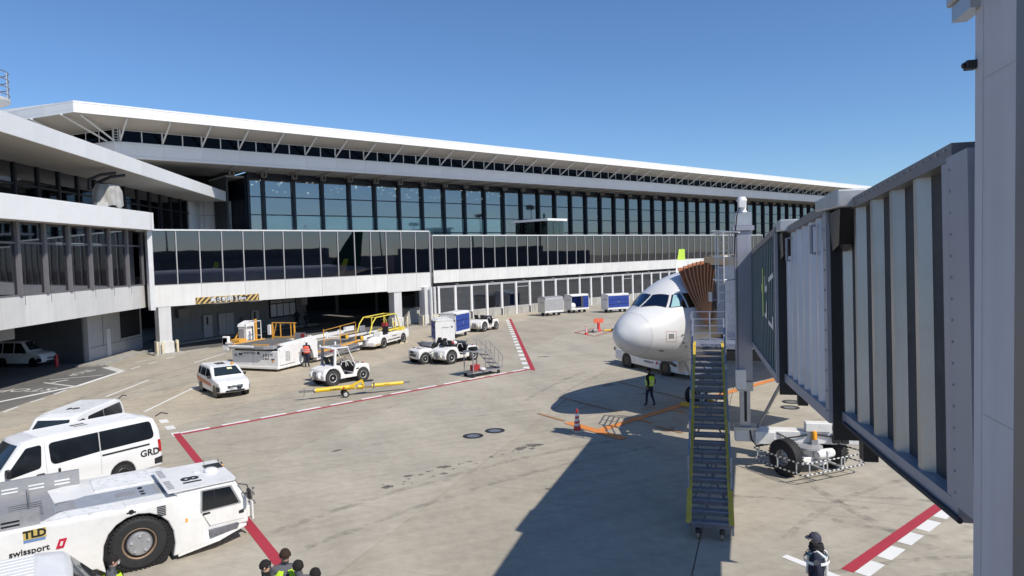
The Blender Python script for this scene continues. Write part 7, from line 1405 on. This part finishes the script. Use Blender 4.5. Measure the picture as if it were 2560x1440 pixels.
# ------------------------------------------------------------------ people
def person(label, loc, phi, top, trousers, P=None, head=(0, 0), hair='hair', vest=None, cap=None, h=1.72, build=1.0, skin='skin', extra=None, group=None, z=0.0, helmet=False, sleeve=True):
    """one skinned body from a posed skeleton (x forward, y left); clothing, hair and gear are children"""
    o = thing('person', label, 'person', (loc[0], loc[1], z), heading(phi), group); k = h / 1.72
    J = dict(pel=(0, 0, .94), sp=(.01, 0, 1.14), ch=(0, 0, 1.32), nk=(.0, 0, 1.47), hb=(.025, 0, 1.56), hd=(.03, 0, 1.635),
             shL=(0, .195, 1.40), elL=(-.02, .24, 1.13), wrL=(.06, .25, .90), hnL=(.09, .24, .82), shR=(0, -.195, 1.40), elR=(-.02, -.24, 1.13), wrR=(.06, -.25, .90), hnR=(.09, -.24, .82),
             hpL=(0, .095, .90), knL=(.02, .10, .50), anL=(-.01, .11, .09), toL=(.15, .12, .04), hpR=(0, -.095, .90), knR=(.02, -.10, .50), anR=(-.01, -.11, .09), toR=(.15, -.12, .04))
    J.update(P or {}); J = {a: Vector(b) * k for a, b in J.items()}
    E = [('pel', 'sp'), ('sp', 'ch'), ('ch', 'nk'), ('nk', 'hb'), ('hb', 'hd'), ('ch', 'shL'), ('shL', 'elL'), ('elL', 'wrL'), ('wrL', 'hnL'), ('ch', 'shR'), ('shR', 'elR'), ('elR', 'wrR'), ('wrR', 'hnR'), ('pel', 'hpL'), ('hpL', 'knL'), ('knL', 'anL'), ('anL', 'toL'), ('pel', 'hpR'), ('hpR', 'knR'), ('knR', 'anR'), ('anR', 'toR')]
    R = dict(pel=(.175, .175), sp=(.17, .17), ch=(.19, .19), nk=(.058, .058), hb=(.078, .075), hd=(.098, .088), sh=(.092, .088), el=(.06, .058), wr=(.034, .032), hn=(.036, .02), hp=(.105, .10), kn=(.065, .062), an=(.048, .045), to=(.042, .035))
    names = list(J); idx = {n: i for i, n in enumerate(names)}
    vs = [J[n] for n in names]; es = [(idx[a], idx[b]) for a, b in E]; rad = [R[n[:2] if n[:2] in R and n not in R else n] for n in names]
    # fingers: unequal, bent, thumb leaving the side of the palm
    for s_ in 'LR':
        w, hnd = J['wr' + s_], J['hn' + s_]; d = (hnd - w).normalized(); sd_ = Vector((1, 0, 0)) if abs(d.x) < .8 else Vector((0, 0, 1)); sd_ = (sd_ - d * sd_.dot(d)).normalized(); nn = d.cross(sd_)
        for q, ln in ((-.030, .062), (-.010, .074), (.010, .070), (.030, .054)):
            b0 = len(vs); p = hnd + sd_ * q * k; vs += [p - d * .01, p + d * ln * .55 * k, p + (d * ln * .95 + nn * .018) * k]; es += [(b0, b0 + 1), (b0 + 1, b0 + 2)]; rad += [(.010, .010), (.009, .009), (.007, .007)]; names += ['fi'] * 3
        b0 = len(vs); p = w.lerp(hnd, .5) + sd_ * .03 * k; vs += [p, p + (sd_ * .035 + d * .03) * k, p + (sd_ * .045 + d * .06) * k]; es += [(b0, b0 + 1), (b0 + 1, b0 + 2)]; rad += [(.013, .012), (.011, .010), (.008, .008)]; names += ['fi'] * 3
    me = bpy.data.meshes.new('skeleton'); me.from_pydata([tuple(v) for v in vs], es, []); t = bpy.data.objects.new('tmp', me); COL.objects.link(t); t.modifiers.new('skin', 'SKIN'); t.modifiers['skin'].use_smooth_shade = True
    for i, sv in enumerate(me.skin_vertices[0].data): sv.radius = (rad[i][0] * k * build, rad[i][1] * k * build) if names[i][:2] in ('pe', 'sp', 'ch') else (rad[i][0] * k, rad[i][1] * k); sv.use_root = (names[i] == 'pel')
    su = t.modifiers.new('sub', 'SUBSURF'); su.levels = 1; su.render_levels = 1
    dg = bpy.context.evaluated_depsgraph_get(); dg.update(); bme = bpy.data.meshes.new_from_object(t.evaluated_get(dg)); bpy.data.objects.remove(t)
    bme.materials.clear()
    for m in (top, trousers, skin, 'cloth_black'): bme.materials.append(M[m])
    seg = [(J[a], J[b], a, b) for a, b in E]
    def which(c):
        best = None
        for a, b, na, nb in seg:
            ab = b - a; u = max(0, min(1, (c - a).dot(ab) / max(1e-9, ab.length_squared))); dd = (a + ab * u - c).length - R.get(na[:2], R.get(na, (.1, .1)))[0] * .5
            if best is None or dd < best[0]: best = (dd, na, nb, u)
        return best
    for p in bme.polygons:
        dd, na, nb, u = which(p.center); m = 0
        if na in ('nk', 'hb') : m = 2
        elif na.startswith('wr') : m = 2
        elif na.startswith('el') and u > (.93 if sleeve else .1): m = 2
        elif na.startswith('an'): m = 3
        elif na.startswith(('hp', 'kn')) or (na == 'pel' and (nb.startswith('hp') or u < .25)): m = 1
        p.material_index = m; p.use_smooth = True
    obj('body', bme, o)
    # head: face features, hair or headgear, turned by head=(yaw, pitch)
    H = part('head_group', o, J['hd'] , (0, head[1], head[0])) if False else None
    Rm = (Matrix.Rotation(head[0], 3, 'Z') @ Matrix.Rotation(head[1], 3, 'Y')); c = J['hd']
    def hp(v): return c + Rm @ (Vector(v) * k)
    f = MB(); f.mi(0)
    nose = [hp((.098, 0, .02)), hp((.112, .012, -.018)), hp((.120, 0, -.012)), hp((.112, -.012, -.018)), hp((.095, 0, -.028))]; f.add(nose, [(0, 1, 2), (0, 2, 3), (1, 4, 2), (2, 4, 3)])
    for sg in (1, -1): 
        e = MB().lathe([(0, -.012), (.018, -.010), (.026, 0), (.018, .010), (0, .012)], (0, 0, 0), (0, 1, 0), 8); f.add([hp((a * .7 - .002, sg * .092 + b, cc * 1.2 - .005)) for a, b, cc in e.v], e.f)
    f.mi(1)
    for sg in (1, -1): f.add([hp((.090, sg * .022, .026)), hp((.086, sg * .048, .026)), hp((.086, sg * .048, .014)), hp((.091, sg * .022, .014))], [(0, 1, 2, 3)]); f.add([hp((.092, sg * .018, .044)), hp((.086, sg * .052, .042)), hp((.086, sg * .052, .036)), hp((.092, sg * .018, .037))], [(0, 1, 2, 3)])
    f.mi(2); f.add([hp((.096, .022, -.052)), hp((.096, -.022, -.052)), hp((.095, -.018, -.062)), hp((.095, .018, -.062))], [(0, 1, 2, 3)])
    f.build('face', [skin, 'hair', 'skin_tan'], o, smooth=60)
    mb = MB(); n, rws = 22, 9
    if not helmet and cap is None or cap:
        for j in range(rws + 1):
            v = j / rws
            for i in range(n):
                a = 2 * pi * i / n; low = .06 - .10 * (1 - cos(a)) * .5 - (.02 if cap else 0)       # hairline higher in front
                ph = v * (pi / 2 + .05 + (0 if a is None else .45 * (1 - cos(a)) * .5) - (.35 if cos(a) > .6 else 0)); rr = .106 + .010 * pnoise(Vector((cos(a) * 3, sin(a) * 3, v * 5 + h))) + (.006 if cap else 0)
                mb.v.append(tuple(hp((cos(a) * sin(ph) * rr * 1.02 - .006, sin(a) * sin(ph) * rr * .93, cos(ph) * rr * 1.06 + .012))))
        for j in range(rws):
            for i in range(n): mb.f.append((j * n + i, j * n + (i + 1) % n, (j + 1) * n + (i + 1) % n, (j + 1) * n + i)); mb.m.append(0)
        mb.build('cap' if cap else 'hair', cap or hair, o, smooth=60)
    if cap:
        bm_ = MB(); pts = [(.085 + .085 * cos(a), .085 * sin(a) * 1.0, .042 - .012 * cos(a)) for a in [(-pi / 2) + pi * q / 8 for q in range(9)]]; pts2 = [(x - .0, y, zz + .006) for x, y, zz in pts]
        bm_.add([hp(p) for p in pts] + [hp(p) for p in pts2], [tuple(range(9)), tuple(range(17, 8, -1))] + [(q, q + 1, 10 + q, 9 + q) for q in range(8)]); bm_.build('cap_peak', cap, o)
    if helmet:
        hm = MB(); prof = [(.0, .125), (.05, .12), (.095, .085), (.118, .035), (.122, .02), (.145, .015), (.145, .008), (.118, .01)]
        for r_, zz in prof:
            for i in range(n): a = 2 * pi * i / n; hm.v.append(tuple(hp((cos(a) * r_ * 1.08, sin(a) * r_ * .96, zz + .02))))
        for j in range(len(prof) - 1):
            for i in range(n): hm.f.append((j * n + i, j * n + (i + 1) % n, (j + 1) * n + (i + 1) % n, (j + 1) * n + i)); hm.m.append(0)
        hm.build('helmet', 'helmet_white', o, smooth=40)
    def torso_shell(name, m, t0, t1, grow, openf=0.0, arms=True, mats=None):
        """sheet round the trunk from hip (t=0) to shoulder (t=1)"""
        sec = []; n_ = 26; steps = 9
        ax0, ax1 = J['pel'], J['nk']
        for j in range(steps + 1):
            t_ = t0 + (t1 - t0) * j / steps; cc = ax0.lerp(J['ch'], min(1, t_ / .72)) if t_ < .72 else J['ch'].lerp(J['nk'], (t_ - .72) / .28 * .62); wy = (.19 + .03 * sin(t_ * pi)) * build if t_ < .75 else (.215 - .36 * (t_ - .75)) * build; wx = (.165 + .015 * sin(t_ * pi)) * build if t_ < .75 else (.172 - .16 * (t_ - .75)) * build
            sec.append([cc + Vector((cos(2 * pi * i / n_) * (wx + grow) * k, sin(2 * pi * i / n_) * (wy + grow) * k, 0)) for i in range(n_)])
        mb_ = MB(); mb_.v = [tuple(p) for s2 in sec for p in s2]
        for j in range(steps):
            for i in range(n_):
                a = 2 * pi * (i + .5) / n_
                if openf and abs(math.atan2(sin(a), cos(a))) < openf: continue
                if arms and (t0 + (t1 - t0) * (j + .5) / steps) > .55 and abs(abs(math.atan2(sin(a), cos(a))) - pi / 2) < .42: continue
                mb_.f.append((j * n_ + i, j * n_ + (i + 1) % n_, (j + 1) * n_ + (i + 1) % n_, (j + 1) * n_ + i)); mb_.m.append(0)
        return mb_.build(name, m, o, smooth=60)
    if vest:
        torso_shell('vest', vest, .02, .99, .016, .16)
        for t_ in (.18, .42): torso_shell('vest_tape', 'vest_tape', t_, t_ + .07, .021, .16, False)
    if extra: extra(o, J, k, hp, torso_shell)
    return o
def harness(o, J, k, hp, ts):
    ts('harness_belt', 'harness_white', .60, .70, .022, 0, False); ts('collar', 'cloth_teal', .88, .99, .02)
    for sg in (1, -1):
        c = J['ch']; MB().tube([c + Vector((-.165, sg * .035, -.42)) * k, c + Vector((-.17, sg * .07, -.1)) * k, c + Vector((-.15, sg * .12, .06)) * k, c + Vector((-.02, sg * .13, .155)) * k, c + Vector((.13, sg * .10, .04)) * k, c + Vector((.155, sg * .07, -.3)) * k], .024, 6).build('harness_strap', 'harness_white', o, smooth=50)
    MB().tube([J['nk'] + Vector((.09 * cos(a), .09 * sin(a), .02)) * k for a in [2 * pi * q / 14 for q in range(14)]], .05, 8, closed=True).tube([J['nk'] + Vector((.085 * cos(a), .085 * sin(a), .075)) * k for a in [2 * pi * q / 14 for q in range(14)]], .042, 8, closed=True).build('neck_warmer', 'cloth_black', o, smooth=60)
    MB().lathe([(0, .004), (.045, .004), (.05, 0)], J['shL'].lerp(J['elL'], .3) + Vector((0, .066, 0)), (0, 1, .15), 14).build('sleeve_badge', 'cloth_grey', o)
def bag(o, J, k, hp, ts):
    MB().tube([J['shL'] + Vector((-.06, -.04, .06)), J['ch'] + Vector((-.145, 0, -.02)), J['sp'] + Vector((-.13, -.12, -.05)), J['pel'] + Vector((-.02, -.20, .05))], .016, 6).build('bag_strap', 'cloth_black', o, smooth=50); MB().cbox(J['sp'].x - .06, J['sp'].y - .22, J['sp'].z - .02, .18, .10, .24).build('shoulder_bag', 'cloth_black', o, bevel=.03)
def paper(o, J, k, hp, ts): MB().cbox(J['hnR'].x + .08, J['hnR'].y + .06, J['hnR'].z + .02, .16, .12, .012).build('note_pad', 'paper', o)
def mask(o, J, k, hp, ts): MB().add([hp((.085, .05, -.02)), hp((.118, 0, -.015)), hp((.085, -.05, -.02)), hp((.075, -.045, -.07)), hp((.105, 0, -.075)), hp((.075, .045, -.07))], [(0, 1, 4, 5), (1, 2, 3, 4)]).build('face_mask', 'mask_white', o)
bent = dict(elL=(.10, .25, 1.14), wrL=(.30, .16, 1.16), hnL=(.37, .12, 1.18), elR=(.10, -.25, 1.14), wrR=(.30, -.14, 1.18), hnR=(.37, -.10, 1.20))
walk = dict(knL=(.10, .10, .51), anL=(.12, .10, .09), toL=(.27, .11, .05), knR=(-.02, -.10, .50), anR=(-.20, -.10, .11), toR=(-.06, -.11, .05), elL=(-.12, .23, 1.14), wrL=(-.08, .24, .90), hnL=(-.06, .23, .82), elR=(.03, -.23, 1.13), wrR=(.16, -.23, .93), hnR=(.20, -.22, .86))
person('person in navy uniform and cap with white harness straps at the lower right', (5.42, 12.45), -62, 'cloth_navy', 'cloth_navy', dict(elL=(-.06, .26, 1.14), wrL=(.08, .20, .98), hnL=(.13, .14, .95), elR=(-.06, -.26, 1.14), wrR=(.08, -.20, .98), hnR=(.13, -.14, .95)), head=(.5, 0), cap='cap_navy', extra=harness, h=1.74, build=1.1)
person('person in lime vest and dark clothes walking under the aircraft nose', (6.07, 31.05), -40, 'cloth_black', 'cloth_navy', walk, head=(.3, .1), vest='vest_lime', extra=bag, h=1.70)
person('person in red vest and white helmet standing by the container loader', (-13.55, 45.3), 10, 'cloth_navy', 'cloth_navy', dict(elL=(.08, .24, 1.14), wrL=(.24, .16, 1.05), hnL=(.30, .12, 1.03), elR=(.08, -.24, 1.14), wrR=(.24, -.16, 1.05), hnR=(.30, -.12, 1.03)), vest='red_vest', helmet=True, h=1.72)
person('person in lime vest with short black hair, leftmost of the huddle', (-4.52, 12.05), 75, 'cloth_black', 'cloth_navy', bent, head=(-.1, .15), vest='vest_lime', h=1.70)
person('person in lime vest over grey jacket reading a note, tallest of the huddle', (-4.24, 12.35), 160, 'cloth_grey', 'cloth_navy', bent, head=(.1, .55), vest='vest_lime', hair='hair_brown', h=1.78, extra=paper)
person('person in lime vest seen from behind, between the reader and the rightmost head', (-3.90, 12.0), -20, 'cloth_grey', 'cloth_navy', bent, head=(.3, .2), vest='vest_lime', h=1.69)
person('person at the right end of the huddle showing only black hair', (-3.50, 11.70), -45, 'cloth_navy', 'cloth_navy', bent, head=(0, .25), vest='vest_lime', h=1.68)
person('masked person in lime vest standing by the big tug wheel', (-7.45, 12.45), 62, 'cloth_grey', 'cloth_navy', None, head=(.1, .05), vest='vest_lime', h=1.70, extra=mask)
person('person in dark clothes in the shade beside the underpass vent box', (-23.0, 74.0), 170, 'cloth_navy', 'cloth_black', None, h=1.70)
person('person in dark clothes walking in the shade of the underpass', (-21.2, 71.0), 60, 'cloth_navy', 'cloth_navy', walk, h=1.70)
